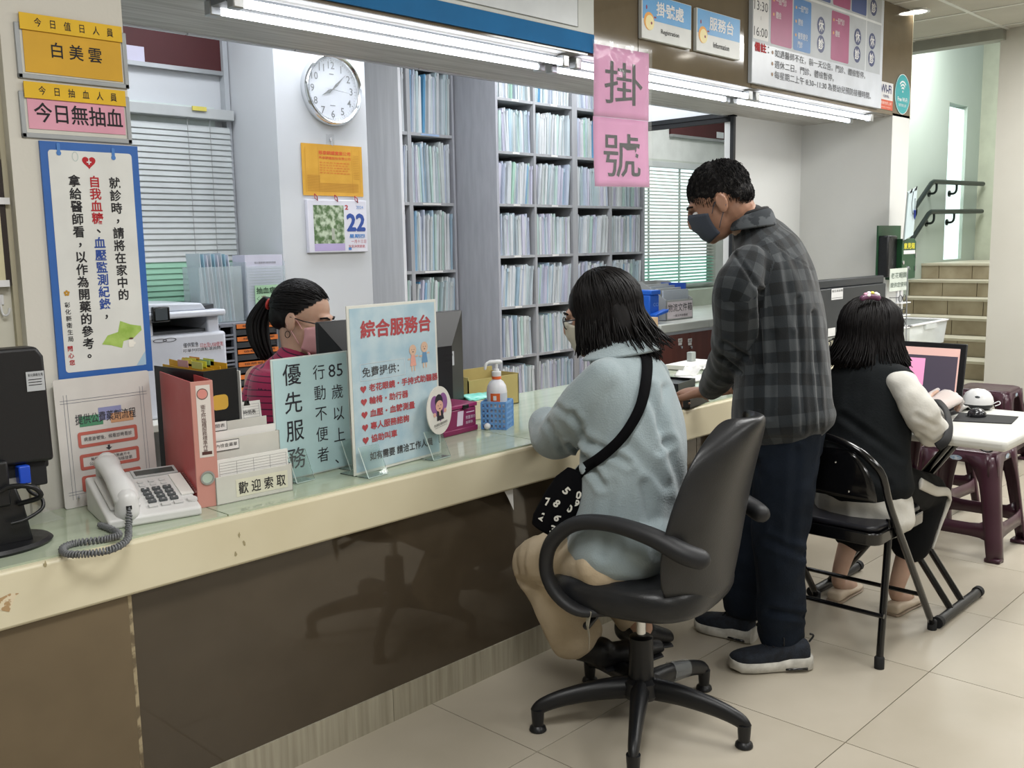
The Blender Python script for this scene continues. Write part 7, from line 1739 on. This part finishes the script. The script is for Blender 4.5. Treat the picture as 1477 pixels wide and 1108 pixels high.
strands(q, HF, 90, (-60, 40), .155, flare=.035, wave=.026, rad=(.0030, .0018), seed=8, rr_=(.084, .108, .094), end_dir=W(.04, 0.01, 0))
obj('hair', q, hair_m, root, world=True, smooth=180)
root_w = root
# her bag is a thing of its own
t = thing('shoulder_bag', 'black crossbody bag with white digits hanging from the seated woman\'s shoulder', 'bag', (2.1, 1.9, .5))
bagc = K(811, 722, 2.66); u_ = (K(845, 672, 2.66) - K(798, 760, 2.66)).normalized(); v_ = CR0 - u_ * CR0.dot(u_); v_.normalize(); w_ = u_.cross(v_)
BM = Matrix(((v_.x, w_.x, u_.x, bagc.x), (v_.y, w_.y, u_.y, bagc.y), (v_.z, w_.z, u_.z, bagc.z), (0, 0, 0, 1)))
if w_.dot(CFW) < 0: BM = BM @ Matrix.Rotation(PI, 4, 'Z')
bagb = M('bag_fabric_black', '0b0b0e', .9, spec=.1)
q = MB(); q.tube([BM @ Vector((0, 0, z)) for z in (-.092, -.07, .0, .05, .085)], [(.044, .018), (.052, .026), (.052, .028), (.046, .022), (.03, .012)], 18, side=BM.to_3x3() @ Vector((1, 0, 0)), rounded=True)
obj('pouch', q, bagb, t, world=True, smooth=180)
q = MB()
for ch, x, z, r_ in (('5', -.005, .03, 20), ('0', .030, .035, -15), ('8', -.012, -.012, 15), ('0', .025, -.008, -10), ('2', -.028, -.062, 10), ('6', .008, -.045, 25), ('7', -.035, -.02, -20), ('1', .034, -.05, 12), ('3', .012, -.078, -12), ('9', .035, .012, 8)):
    g_ = MB(); text_fit(g_, ch, -.0075, -.011, .0075, .011, y=0, bold=.04); rm = Matrix.Rotation(R(r_), 4, 'Y')
    g_.v = [BM @ (rm @ v + Vector((x, -.0292 - 0.0 + .019 * (x / .052) ** 2 + .006 * (abs(z + .02) / .09) ** 2, z))) for v in g_.v]; q.add(g_.v, g_.f)
obj('digits', q, M('digit_white', 'd8d6cc', .6), t, world=True)
from mathutils.bvhtree import BVHTree
cm_ = [o for o in root_w.children if o.name.startswith('coat')][0]
bv = BVHTree.FromPolygons([rootmat(root_w) @ v.co for v in cm_.data.vertices], [list(p.vertices) for p in cm_.data.polygons])
sp_ = [(919, 488), (932, 512), (933, 540), (926, 580), (912, 610), (893, 636), (866, 660), (843, 675), (825, 692)]
q = MB(); vs = []; pix = [(p.x, p.y) for p in spline([(u, v, 0) for u, v in sp_], 6)]; n_ = len(pix)
for i, (u, v) in enumerate(pix):
    a_, b_ = pix[max(i - 1, 0)], pix[min(i + 1, n_ - 1)]; tx, ty = b_[0] - a_[0], b_[1] - a_[1]; l_ = math.hypot(tx, ty)
    for s_ in (-7.5, 7.5):
        d_ = ray(u - ty / l_ * s_, v + tx / l_ * s_); h_ = bv.ray_cast(EYE, d_.normalized())
        vs.append((h_[0] - d_.normalized() * .011) if h_[0] is not None and h_[3] < 3.3 else K(u, v, 2.64))
for _ in range(3): vs = [vs[i] if i < 2 or i > len(vs) - 3 else vs[i] * .5 + (vs[i - 2] + vs[i + 2]) * .25 for i in range(len(vs))]
q.add(vs, [(2 * i, 2 * i + 2, 2 * i + 3, 2 * i + 1) for i in range(n_ - 1)])
obj('strap', q, bagb, t, world=True, smooth=180, solid=.003)

# ============ standing man in plaid
root = person('standing man in a dark plaid shirt, navy trousers and grey mask leaning over the counter', (2.75, 1.6, 0))
fb = Vector((-.25, .968, 0)).normalized(); rb = Vector((fb.y, -fb.x, 0))
HF = Frame(K(1037, 289, 3.12), W(-.86, -.48, .22), W(-.52, .92, .08)); hk = 1.02
neck = K(1084, 322, 3.12); body = MB(); head(body, HF, hk)
limb(body, [HF.P(0, -.035, -.05), K(1068, 310, 3.12), K(1086, 335, 3.13), K(1095, 360, 3.14)], [.060, .056, .055, .06])
limb(body, [K(1105, 395, 3.14), K(1120, 480, 3.14), K(1130, 600, 3.16)], [(.12, .06), (.12, .08), (.12, .09)], side=rb)
sL = K(1084, 412, 3.06); eL = K(1066, 505, 3.14); wL = K(1020, 564, 3.55)
sR = K(1130, 405, 3.24); eR = K(1100, 500, 3.50); wR = K(1062, 560, 3.66)
limb(body, [sL, eL, wL], [.035, .035, .028]); limb(body, [sR, eR, wR], [.035, .035, .028])
hand(body, K(1016, 566, 3.56), W(-.55, -.10, .75), W(-.2, .95, .1), -1, 1.16, (20, 28, 18), thumb=(.7, .6, -.2))
hand(body, K(1056, 560, 3.70), W(-.75, -.08, .45), W(.2, .6, -.8), 1, 1.0, (18, 25, 18))
hipN = K(1140, 620, 3.08); knN = K(1124, 775, 3.13); anN = K(1128, 925, 3.20); hipF = K(1105, 622, 3.26); knF = K(1088, 770, 3.34); anF = K(1070, 882, 3.42)
for h_, k_, a_ in ((hipN, knN, anN), (hipF, knF, anF)): limb(body, [h_, k_, a_], [.06, .05, .036])
vobj('body', body, skin_d, root, .0048, 3)
def plaid(u, v, mth, mix):
    P_ = .072
    def st(x, o): 
        f = mth('FRACT', mth('MULTIPLY', mth('ADD', x, 10.0 + o), 1 / P_)); return mth('SMOOTH_MIN' if False else 'GREATER_THAN', f, .5)
    a, b = st(u, .02), st(v, .0); s = mth('MULTIPLY', mth('ADD', a, b), .5)
    c1 = mix(a, '0d1114', '1e2327'); c2 = mix(a, '1d2226', '373b3e'); return mix(b, c1, c2)
plm = attr_mat('plaid_flannel', plaid, bump=.3)
sh = MB(); tors = [K(1084, 322, 3.13), K(1096, 345, 3.14), K(1112, 385, 3.145), K(1122, 450, 3.14), K(1128, 530, 3.13), K(1129, 585, 3.12), K(1131, 604, 3.12)]
limb(sh, tors, [(.072, .064), (.145, .085), (.20, .118), (.195, .135), (.18, .145), (.19, .155), (.195, .160)], side=rb, n=28)
slL = [K(1078, 380, 3.00), K(1062, 420, 2.98), K(1062, 480, 3.05), K(1056, 515, 3.18), K(1036, 543, 3.38), K(1025, 558, 3.50)]
limb(sh, slL, [.058, .074, .072, .070, .055, .046])
slR = [K(1138, 388, 3.26), K(1125, 440, 3.38), K(1100, 500, 3.50), K(1070, 553, 3.63)]
limb(sh, slR, [.056, .066, .06, .044])
vobj('plaid_shirt', sh, plm, root, .0065, 5, fold=[(.010, 9, (1, 1, .35)), (.005, 22, (1, 1, .5))],
     creases=[(K(a_, b_, 3.0), K(c_, d_, 3.0), w__, h__) for a_, b_, c_, d_, w__, h__ in ((1060, 365, 1095, 420, .006, .006), (1095, 420, 1098, 530, .007, .014), (1150, 430, 1158, 620, .007, .006), (1172, 450, 1184, 620, .006, .006), (1128, 370, 1148, 470, .009, .004), (1115, 480, 1110, 600, .010, .004), (1045, 495, 1078, 515, .008, .008), (1040, 515, 1068, 538, .006, .006), (1050, 440, 1080, 455, .008, .004), (1105, 342, 1180, 395, .0025, .002))],
     chains=[(tors, .17, -fb, 0.0), (slL, .07, -fb, 0.03), (slR, .07, -fb, 0.03)])
q = MB(); cs = []
for i in range(15):
    a = R(-125 + 250 * i / 14); c = K(1082, 324, 3.125); o_ = (rb * math.sin(a) * .070 - fb * math.cos(a) * .066); z_ = .020 * math.cos(a)
    cs.append((c + o_ * .88 + UPV * (.030 + z_), c + o_ * 1.05 + UPV * (.024 + z_), c + o_ * 1.30 + UPV * (-.018 + z_ * .5)))
q.add([p for c in cs for p in c], [(3 * i + j, 3 * i + 3 + j, 3 * i + 4 + j, 3 * i + 1 + j) for i in range(14) for j in range(2)])
obj('collar', q, M('collar_dark', '262b30', .85, col2='4a4e52', nscale=16, contrast=(.48, .52)), root, world=True, smooth=180, solid=.005, sub=1)
obj('inner_collar', MB().tube([K(1080, 324, 3.125) + (rb * math.sin(a) * .060 - fb * math.cos(a) * .057) + UPV * (.030 + .02 * math.cos(a)) for a in [2 * PI * i / 20 for i in range(20)]], (.006), 8, closed=True), black_mat, root, world=True, smooth=180)
tr = MB(); navy = M('navy_trousers', '171f2b', .85, spec=.2, col2='121923', nscale=6, bump=.2, bscale=200)
limb(tr, [K(1128, 600, 3.15), K(1128, 640, 3.15)], [(.165, .135), (.16, .13)], side=rb)
limb(tr, [hipN, K(1133, 690, 3.10), knN, K(1125, 850, 3.17), K(1129, 915, 3.20)], [.105, .098, .084, .080, .078]); limb(tr, [hipF, K(1098, 690, 3.29), knF, K(1078, 830, 3.38), K(1075, 868, 3.41)], [.10, .095, .082, .080, .080])
vobj('trousers', tr, navy, root, .0075, 5, fold=[(.013, 8, (1, 1, .8)), (.006, 20, (1, 1, 1))], creases=[(K(1105, 780, 3.06), K(1160, 800, 3.06), .012, .010), (K(1110, 880, 3.1), K(1160, 890, 3.1), .010, .010), (K(1150, 650, 3.0), K(1140, 780, 3.03), .012, .006)])
sn_m = M('sneaker_dark', '12161e', .8, col2='1c2430', nscale=50, bump=.3, bscale=300); sole_w = M('sneaker_sole', 'd0cec6', .5, col2='a9a69e', nscale=25)
for nm_, hl, toe in (('near', on(1166, 962, 'z', 0), on(1052, 966, 'z', 0)), ('far', on(1086, 926, 'z', 0), on(1004, 905, 'z', 0))):
    d = toe - hl; Lg = min(d.length, .31)
    up, h_, d_, lt = shoe(root, hl, d, Lg, sn_m, sole_w)
    q = MB()
    for j in range(4):
        c = h_ + d_ * Lg * (.40 + .07 * j) + UPV * (.088 - .009 * j); q.tube(spline([c - lt * .024, c + UPV * .006, c + lt * .024], 3), .003, 5)
    c = h_ + d_ * Lg * .36 + UPV * .095; q.tube(spline([c, c + lt * .03 + UPV * .02, c + lt * .035 - UPV * .005, c], 4), .0024, 5); q.tube(spline([c, c - lt * .03 + UPV * .02, c - lt * .03 - UPV * .005, c], 4), .0024, 5)
    obj('laces', q, black_mat, up, world=True, smooth=180)
    obj('air_heel', MB().tube([h_ + d_ * Lg * .07 + UPV * .012, h_ + d_ * Lg * .33 + UPV * .012], [(.048, .009), (.048, .008)], 14, side=lt, rounded=True), black_g, up, world=True, smooth=180)
    obj('pull_tab', MB().tube(spline([h_ + UPV * .085, h_ - d_ * .014 + UPV * .105, h_ - d_ * .002 + UPV * .112], 4), .0035, 6), black_mat, up, world=True, smooth=180)
mask(root, HF, M('mask_grey_navy', '454b58', .75), hk); eyes(root, HF, hk)
hb = MB(); hb.ell(HF.P(0, -.016, .036), (.078, .099, .086), n=20, k=14, axes=HF.ax()); hb.ell(HF.P(0, -.06, -.01), (.068, .052, .05), n=16, k=12, axes=HF.ax()); hm = vox(hb, .007, 3)
q = MB(); vs = [v.co.copy() for v in hm.vertices]; fs = []
def hl_ok(p):
    l = p - HF.c; x, y_, z = l.dot(HF.r), l.dot(HF.f), l.dot(HF.u)
    return z > -.005 + max(0, y_ - .02) * .85 + (.0 if y_ > -.03 else -.045 * min(1, (-y_ - .03) / .05))
for p in hm.polygons:
    if all(hl_ok(vs[i]) for i in p.vertices): fs.append(list(p.vertices))
q.add(vs, fs); rnd = random.Random(4); ok_ = [i for i, v in enumerate(vs) if hl_ok(v)]
for i in range(3200):
    az = rnd.uniform(-180, 180); th = math.acos(rnd.uniform(-.25, 1)); sx, sy = math.sin(R(az)), -math.cos(R(az))
    ii = ok_[rnd.randrange(len(ok_))]; p = vs[ii]; out = (p - HF.P(0, -.016, .02)).normalized(); sx, sy, th = out.dot(HF.r), out.dot(HF.f), math.acos(max(-1, min(1, out.dot(HF.u))))
    flow = (HF.f * (.9 if sy > -.2 else .0) - HF.u * (.2 + .9 * math.sin(th) ** 2) + HF.r * .5 * (1 if sx > 0 else -1)); flow = (flow - out * flow.dot(out)).normalized()
    L_ = rnd.uniform(.012, .024) * (1.2 if th < 1 else .7); j_ = Vector((rnd.uniform(-1, 1), rnd.uniform(-1, 1), rnd.uniform(-1, 1))) * .25
    d2 = (flow + j_ * .6 + out * .10).normalized()
    q.tube([p - out * .002, p + d2 * L_ * .5 + out * .0015, p + (d2 - out * .1).normalized() * L_], [.0014, .0012, .0005], 3)
obj('hair', q, M('greying_hair', '1b1a1b', .75, spec=.15, col2='3f3d3c', nscale=90, contrast=(.5, .75)), root, world=True, smooth=180)

# ============ clerk behind the counter
root = person('clerk with a black ponytail, glasses, pink mask and magenta striped top behind the monitor', (1.95, 2.85, 0))
HF = Frame(K(437, 458, 3.36), W(.90, -.24, -.20), W(.10, 1, 0)); hk = 1.04
fb = W(.86, 0, -.45); fb.z = 0; fb.normalize(); rb = Vector((fb.y, -fb.x, 0))
body = MB(); head(body, HF, hk)
nk = K(428, 512, 3.38)
limb(body, [HF.P(0, -.02, -.06), nk, K(424, 540, 3.40)], [.050, .050, .055]); limb(body, [K(424, 570, 3.40), K(420, 640, 3.40), K(415, 740, 3.42)], [(.12, .06), (.11, .08), (.13, .09)], side=rb)
sL = K(372, 545, 3.42); sR2 = K(470, 548, 3.44)
wA = K(400, 655, 3.30); wB = K(500, 650, 3.05)
limb(body, [sL, K(366, 630, 3.40), wA], [.045, .038, .026]); hand(body, wA, W(.9, -.1, -.3), UPV, -1, .92)
limb(body, [sR2, K(480, 640, 3.35), wB], [.045, .038, .026]); hand(body, wB, W(.5, -.1, -.6), UPV, 1, .92)
vobj('body', body, M('skin_light', 'c29d88', .5, sub=.1, col2='b8927d', nscale=9), root, .0048, 3)
def stripes(u, v, mth, mix):
    f = mth('FRACT', mth('MULTIPLY', v, 1 / .021)); return mix(mth('LESS_THAN', f, .17), '96294e', '3a1730')
tors = [K(428, 520, 3.39), K(425, 532, 3.40), K(422, 560, 3.40), K(420, 640, 3.40), K(418, 720, 3.42)]
sh = MB(); limb(sh, tors, [(.085, .07), (.14, .085), (.185, .115), (.165, .12), (.17, .12)], side=rb, n=24)
slA = [K(382, 548, 3.40), K(368, 590, 3.40), K(366, 630, 3.38), K(388, 650, 3.33)]; limb(sh, slA, [.062, .060, .055, .046])
slB = [K(470, 548, 3.44), K(480, 600, 3.42), K(484, 640, 3.33), K(494, 648, 3.15)]; limb(sh, slB, [.062, .060, .055, .046])
vobj('striped_top', sh, attr_mat('magenta_stripes', stripes), root, .0075, 5, fold=[(.008, 10, (1, 1, .5))], chains=[(tors, .16, -fb, 0), (slA, .06, -fb, .02), (slB, .06, -fb, .02)])
sk = MB(); limb(sk, [K(418, 720, 3.42), K(418, 760, 3.42), K(470, 790, 3.35)], [(.17, .13), (.18, .14), (.16, .09)], side=rb); limb(sk, [K(500, 800, 3.3), K(510, 900, 3.3), K(512, 985, 3.32)], [.09, .06, .05])
vobj('trousers', sk, navy, root, .012, 3)
obj('lanyard', MB().tube(spline([K(413, 500, 3.42), K(412, 517, 3.36), K(428, 545, 3.28), K(445, 580, 3.25)], 5), .004, 6).tube(spline([K(440, 500, 3.34), K(450, 520, 3.30), K(456, 550, 3.27), K(452, 585, 3.25)], 5), .004, 6), M('lanyard_pink', 'c78a90', .6), root, world=True, smooth=180)
mask(root, HF, M('mask_pink', 'd9a3a6', .8), hk); glasses(root, HF, hk); eyes(root, HF, hk)
s_ = 1 if HF.r.dot(CFW) < 0 else -1
obj('earring', MB().tube([HF.P(s_ * .084 * hk, -.004 + .009 * math.cos(a), -.055 + .011 * math.sin(a)) for a in [2 * PI * i / 14 for i in range(14)]], .0013, 5, closed=True), black_g, root, world=True, smooth=180)
hb = MB(); hb.ell(HF.P(0, -.018, .032), (.083, .104, .094), n=20, k=14, axes=HF.ax()); hb.ell(HF.P(0, -.075, -.01), (.06, .045, .055), n=16, k=12, axes=HF.ax()); hm = vox(hb, .007, 3)
q = MB(); vs = [v.co.copy() for v in hm.vertices]
def hl2(p):
    l = p - HF.c; x, y_, z = l.dot(HF.r), l.dot(HF.f), l.dot(HF.u)
    return z > -.028 + max(0, y_ + .025) * 1.15 - (.05 if y_ < -.03 else 0)
q.add(vs, [list(p.vertices) for p in hm.polygons if all(hl2(vs[i]) for i in p.vertices)])
tie = HF.P(0, -.128, .012); rnd = random.Random(9)
for i in range(900):
    az = rnd.uniform(-180, 180); th = rnd.uniform(.12, 1.75); sx, sy = math.sin(R(az)), -math.cos(R(az))
    def sc(t_, s_=1.02): return HF.P(.083 * s_ * math.sin(t_[1]) * math.sin(t_[0]), -.018 - .104 * s_ * math.sin(t_[1]) * math.cos(t_[0]), .032 + .094 * s_ * math.cos(t_[1]))
    p = sc((R(az), th))
    if not hl2(p): continue
    pts = []
    for j in range(7):
        g = j / 6; c = p.lerp(tie, g); l = c - HF.P(0, -.018, .032); e = Vector((l.dot(HF.r) / .083, l.dot(HF.f) / .104, l.dot(HF.u) / .094)); m_ = max(e.length, .01); k_ = (1.012 + .012 * ((i * 37) % 10) / 10) / m_
        pts.append(HF.P(0, -.018, .032) + l * (k_ if g < .9 else 1))
    q.tube(pts, [.0012, .0022, .0022, .0022, .002, .002, .002], 4)
obj('hair', q, hair_m, root, world=True, smooth=180)
q = MB()
for i in range(150):
    a = rnd.uniform(0, 6.28); r_ = rnd.uniform(0, 1) ** .5; e = (HF.r * math.cos(a) + HF.f * math.sin(a)) * r_
    q.tube(spline([tie + e * .010, K(388, 432, 3.40) + e * .020, K(372, 462, 3.42) + e * .034, K(374, 492, 3.42) + e * .036, K(384, 512, 3.42) + e * (.022 + .01 * r_) - UPV * rnd.uniform(0, .02)], 4), sp1([.003, .005, .006, .005, .001], 4), 5)
obj('ponytail', q, hair_m, root, world=True, smooth=180)
obj('hair_tie', MB().tube([tie + (HF.r * math.cos(a) + HF.u * math.sin(a)) * .015 - HF.f * .004 for a in [2 * PI * i / 14 for i in range(14)]], .005, 8, closed=True), M('tie_red', 'b03028', .5), root, world=True, smooth=180)

# ============ girl at the laptop
K_ = K
def K(u, v, D): return K_(u, v, D + .085)

root = person('girl with long black hair, black vest and white blouse sitting at the laptop', (3.2, 1.44, 0))
fb = Vector((1, .04, 0)).normalized(); rb = Vector((fb.y, -fb.x, 0))
HF = Frame(K(1256, 483, 3.34), fb + Vector((0, 0, -.12)), UPV); hk = .98
body = MB(); head(body, HF, hk); limb(body, [HF.P(0, -.02, -.06), K(1250, 530, 3.28), K(1250, 555, 3.27)], [.048, .048, .05])
limb(body, [K(1250, 560, 3.27), K(1248, 640, 3.25), K(1245, 735, 3.25)], [(.12, .06), (.10, .07), (.12, .08)], side=rb)
sR = K(1308, 562, 3.12); eR = K(1343, 622, 3.20); wR = K(1345, 590, 3.44)
limb(body, [sR, eR, wR], [.032, .032, .023]); hand(body, wR, W(.6, .30, .25), UPV + W(-.2, 0, -.5), -1, 1.1, (30, 40, 30))
sL = K(1198, 562, 3.40); eL = K(1205, 640, 3.62); wL = K(1262, 600, 3.85)
limb(body, [sL, eL, wL], [.032, .032, .023]); hand(body, wL, W(.6, -.1, .6), UPV, 1, .92)
kR = Vector((3.60, 1.335, .435)); kL = Vector((3.60, 1.56, .435)); aR = Vector((3.475, 1.385, .095)); aL = Vector((3.46, 1.60, .095)); hR = Vector((3.25, 1.34, .525)); hL = Vector((3.25, 1.55, .525))
for h_, k_, a_ in ((hR, kR, aR), (hL, kL, aL)): limb(body, [h_, h_.lerp(k_, .6), k_, k_.lerp(a_, .35), a_, a_ + Vector((.06, 0, -.05)), a_ + Vector((.12, 0, -.068))], [.07, .06, .048, .046, .028, .028, .020])
gl_ = MB(); hand(gl_, wR, W(.6, .30, .25), UPV + W(-.2, 0, -.5), -1, 1.22, (30, 40, 30)); vobj('glove', gl_, M('clear_glove', 'e9e2df', .3, alpha=.6), root, .005, 2)
vobj('body', body, M('skin_fair', 'c4a390', .5, sub=.1, col2='b99784', nscale=9), root, .0048, 3)
vest = MB(); limb(vest, [K(1250, 522, 3.28), K(1250, 533, 3.28), K(1250, 560, 3.27), K(1248, 640, 3.24), K(1246, 684, 3.23), K(1246, 700, 3.23)], [(.085, .06), (.13, .075), (.168, .098), (.150, .115), (.158, .125), (.162, .125)], side=rb, n=24)
vobj('vest', vest, M('vest_black', '16191b', .85, spec=.15, bump=.15, bscale=150), root, .007, 5, fold=[(.010, 8, (1, 1, .6)), (.004, 20, (1, 1, .8))], creases=[(K(1215, 600, 3.1), K(1300, 660, 3.08), .012, .006), (K(1200, 640, 3.12), K(1280, 700, 3.1), .012, .006)])
blm = M('blouse_white', 'cfcdc6', .8, spec=.2, bump=.1, bscale=150)
bl_ = MB(); limb(bl_, [K(1302, 556, 3.15), K(1320, 582, 3.12), K(1336, 612, 3.15), K(1347, 622, 3.24), K(1350, 598, 3.40)], [.055, .057, .056, .050, .038]); limb(bl_, [K(1200, 560, 3.38), K(1196, 600, 3.48), K(1206, 640, 3.62), K(1256, 606, 3.82)], [.058, .058, .052, .042])
limb(bl_, [K(1245, 715, 3.24), K(1245, 742, 3.25)], [(.165, .125), (.168, .130)], side=rb)
vobj('blouse', bl_, blm, root, .007, 5, fold=[(.010, 12, (1, 1, 1)), (.005, 26, (1, 1, 1))], creases=[(K(1322, 600, 3.0), K(1350, 615, 3.1), .008, .006), (K(1325, 630, 3.08), K(1360, 650, 3.1), .008, .005)])
obj('sleeve_stripe', MB().tube(spline([K(1352, 578, 3.36), K(1364, 592, 3.28), K(1369, 612, 3.18), K(1365, 634, 3.12), K(1352, 645, 3.12)], 6), [(.006, .016)] * 25, 10, side=CFW, rounded=True), black_mat, root, world=True, smooth=180)
tr = MB(); limb(tr, [Vector((3.22, 1.45, .53)), Vector((3.30, 1.45, .53))], [(.17, .075), (.16, .07)], side=rb)
limb(tr, [hR, hR.lerp(kR, .6), kR, kR.lerp(aR, .35), kR.lerp(aR, .55)], [.085, .078, .066, .070, .072]); limb(tr, [hL, hL.lerp(kL, .6), kL, kL.lerp(aL, .35), kL.lerp(aL, .55)], [.085, .078, .066, .070, .072])
vobj('trousers', tr, M('trousers_black', '141517', .85, spec=.15), root, .0075, 5, fold=[(.010, 10, (1, 1, 1))])
st_ = MB(); pts = spline([hR + Vector((.06, -.088, .015)), hR.lerp(kR, .6) + Vector((0, -.083, .012)), kR + Vector((.02, -.073, .0)), kR.lerp(aR, .35) + Vector((.03, -.072, 0)), kR.lerp(aR, .56) + Vector((.02, -.074, 0))], 6)
obj('side_stripe', st_.tube(pts, sp1([(.020, .006), (.018, .006), (.014, .006), (.006, .005), (.004, .005)], 6), 8, side=UPV), blm, root, world=True, smooth=180)
flat_m = M('flat_cream', 'cbbba6', .5)
for a_ in (aR, aL):
    up, h_, d_, lt = shoe(root, Vector((a_.x - .045, a_.y, 0)), (1, -.05 if a_ is aR else .03), .235, flat_m, M('sole_tan', '8d7d6b', .6), hgt=.048, wid=.038, sneaker=False, lab='cream flat shoe')
    obj('buckle', MB().tube([h_ + d_ * .15 + UPV * .04 + lt * .012 * math.cos(x_) + d_ * .010 * math.sin(x_) for x_ in [2 * PI * i / 12 for i in range(12)]], .0025, 6, closed=True), M('gold', 'b08a3a', .3, metal=.9), up, world=True, smooth=180)
hb = MB(); hb.ell(HF.P(0, -.016, .032), (.091, .110, .096), n=20, k=14, axes=HF.ax()); hb.tube([HF.P(0, -.045, .03), HF.P(0, -.055, -.04), HF.P(0, -.070, -.105)], [(.088, .058), (.100, .060), (.105, .045)], 20, side=HF.r, rounded=True); hm = vox(hb, .007, 4)
q = MB(); q.add([v.co.copy() for v in hm.vertices], [list(p.vertices) for p in hm.polygons])
strands(q, HF, 800, (-125, 125), lambda az: .118 + .015 * math.cos(R(az)), flare=.030, wave=.010, rad=(.0052, .0026), seed=13, rr_=(.096, .116, .100), k=1.0)
strands(q, HF, 70, (-90, 90), .135, flare=.045, wave=.016, rad=(.0042, .0024), seed=15, rr_=(.097, .118, .101), k=1.0)
obj('hair', q, hair_m, root, world=True, smooth=180)
hc = K(1254, 428, 3.24); ft = W(0, .55, -.8).normalized(); clipf = Frame(hc, ft, UPV)
q = MB(); q.tube([clipf.P(x * .026, 0.004, -.008 + .006 * (1 - x * x)) for x in [-1 + i / 5 for i in range(11)]], (.010), 8, rounded=True)
hcl = obj('hair_clip', q, M('clip_plum', '6a3f5c', .3), root, world=True, smooth=180, label='pastel cloud hair clip')
for x_, z_, c_, r_ in ((-.020, .004, 'e9d9dc', .008), (-.008, .008, 'e8d65a', .007), (.004, .007, 'f0e4ea', .008), (.016, .003, 'e6a8c4', .007), (-.026, .0, 'f2eeee', .006), (.006, -.002, 'f3f0ea', .007)):
    obj('clip_bead', MB().ell(clipf.P(x_, .012, z_), (r_, .004, r_ * .8), n=10, k=8, axes=clipf.ax()), M('bead_' + c_, c_, .3), hcl, world=True, smooth=180)

K = K_
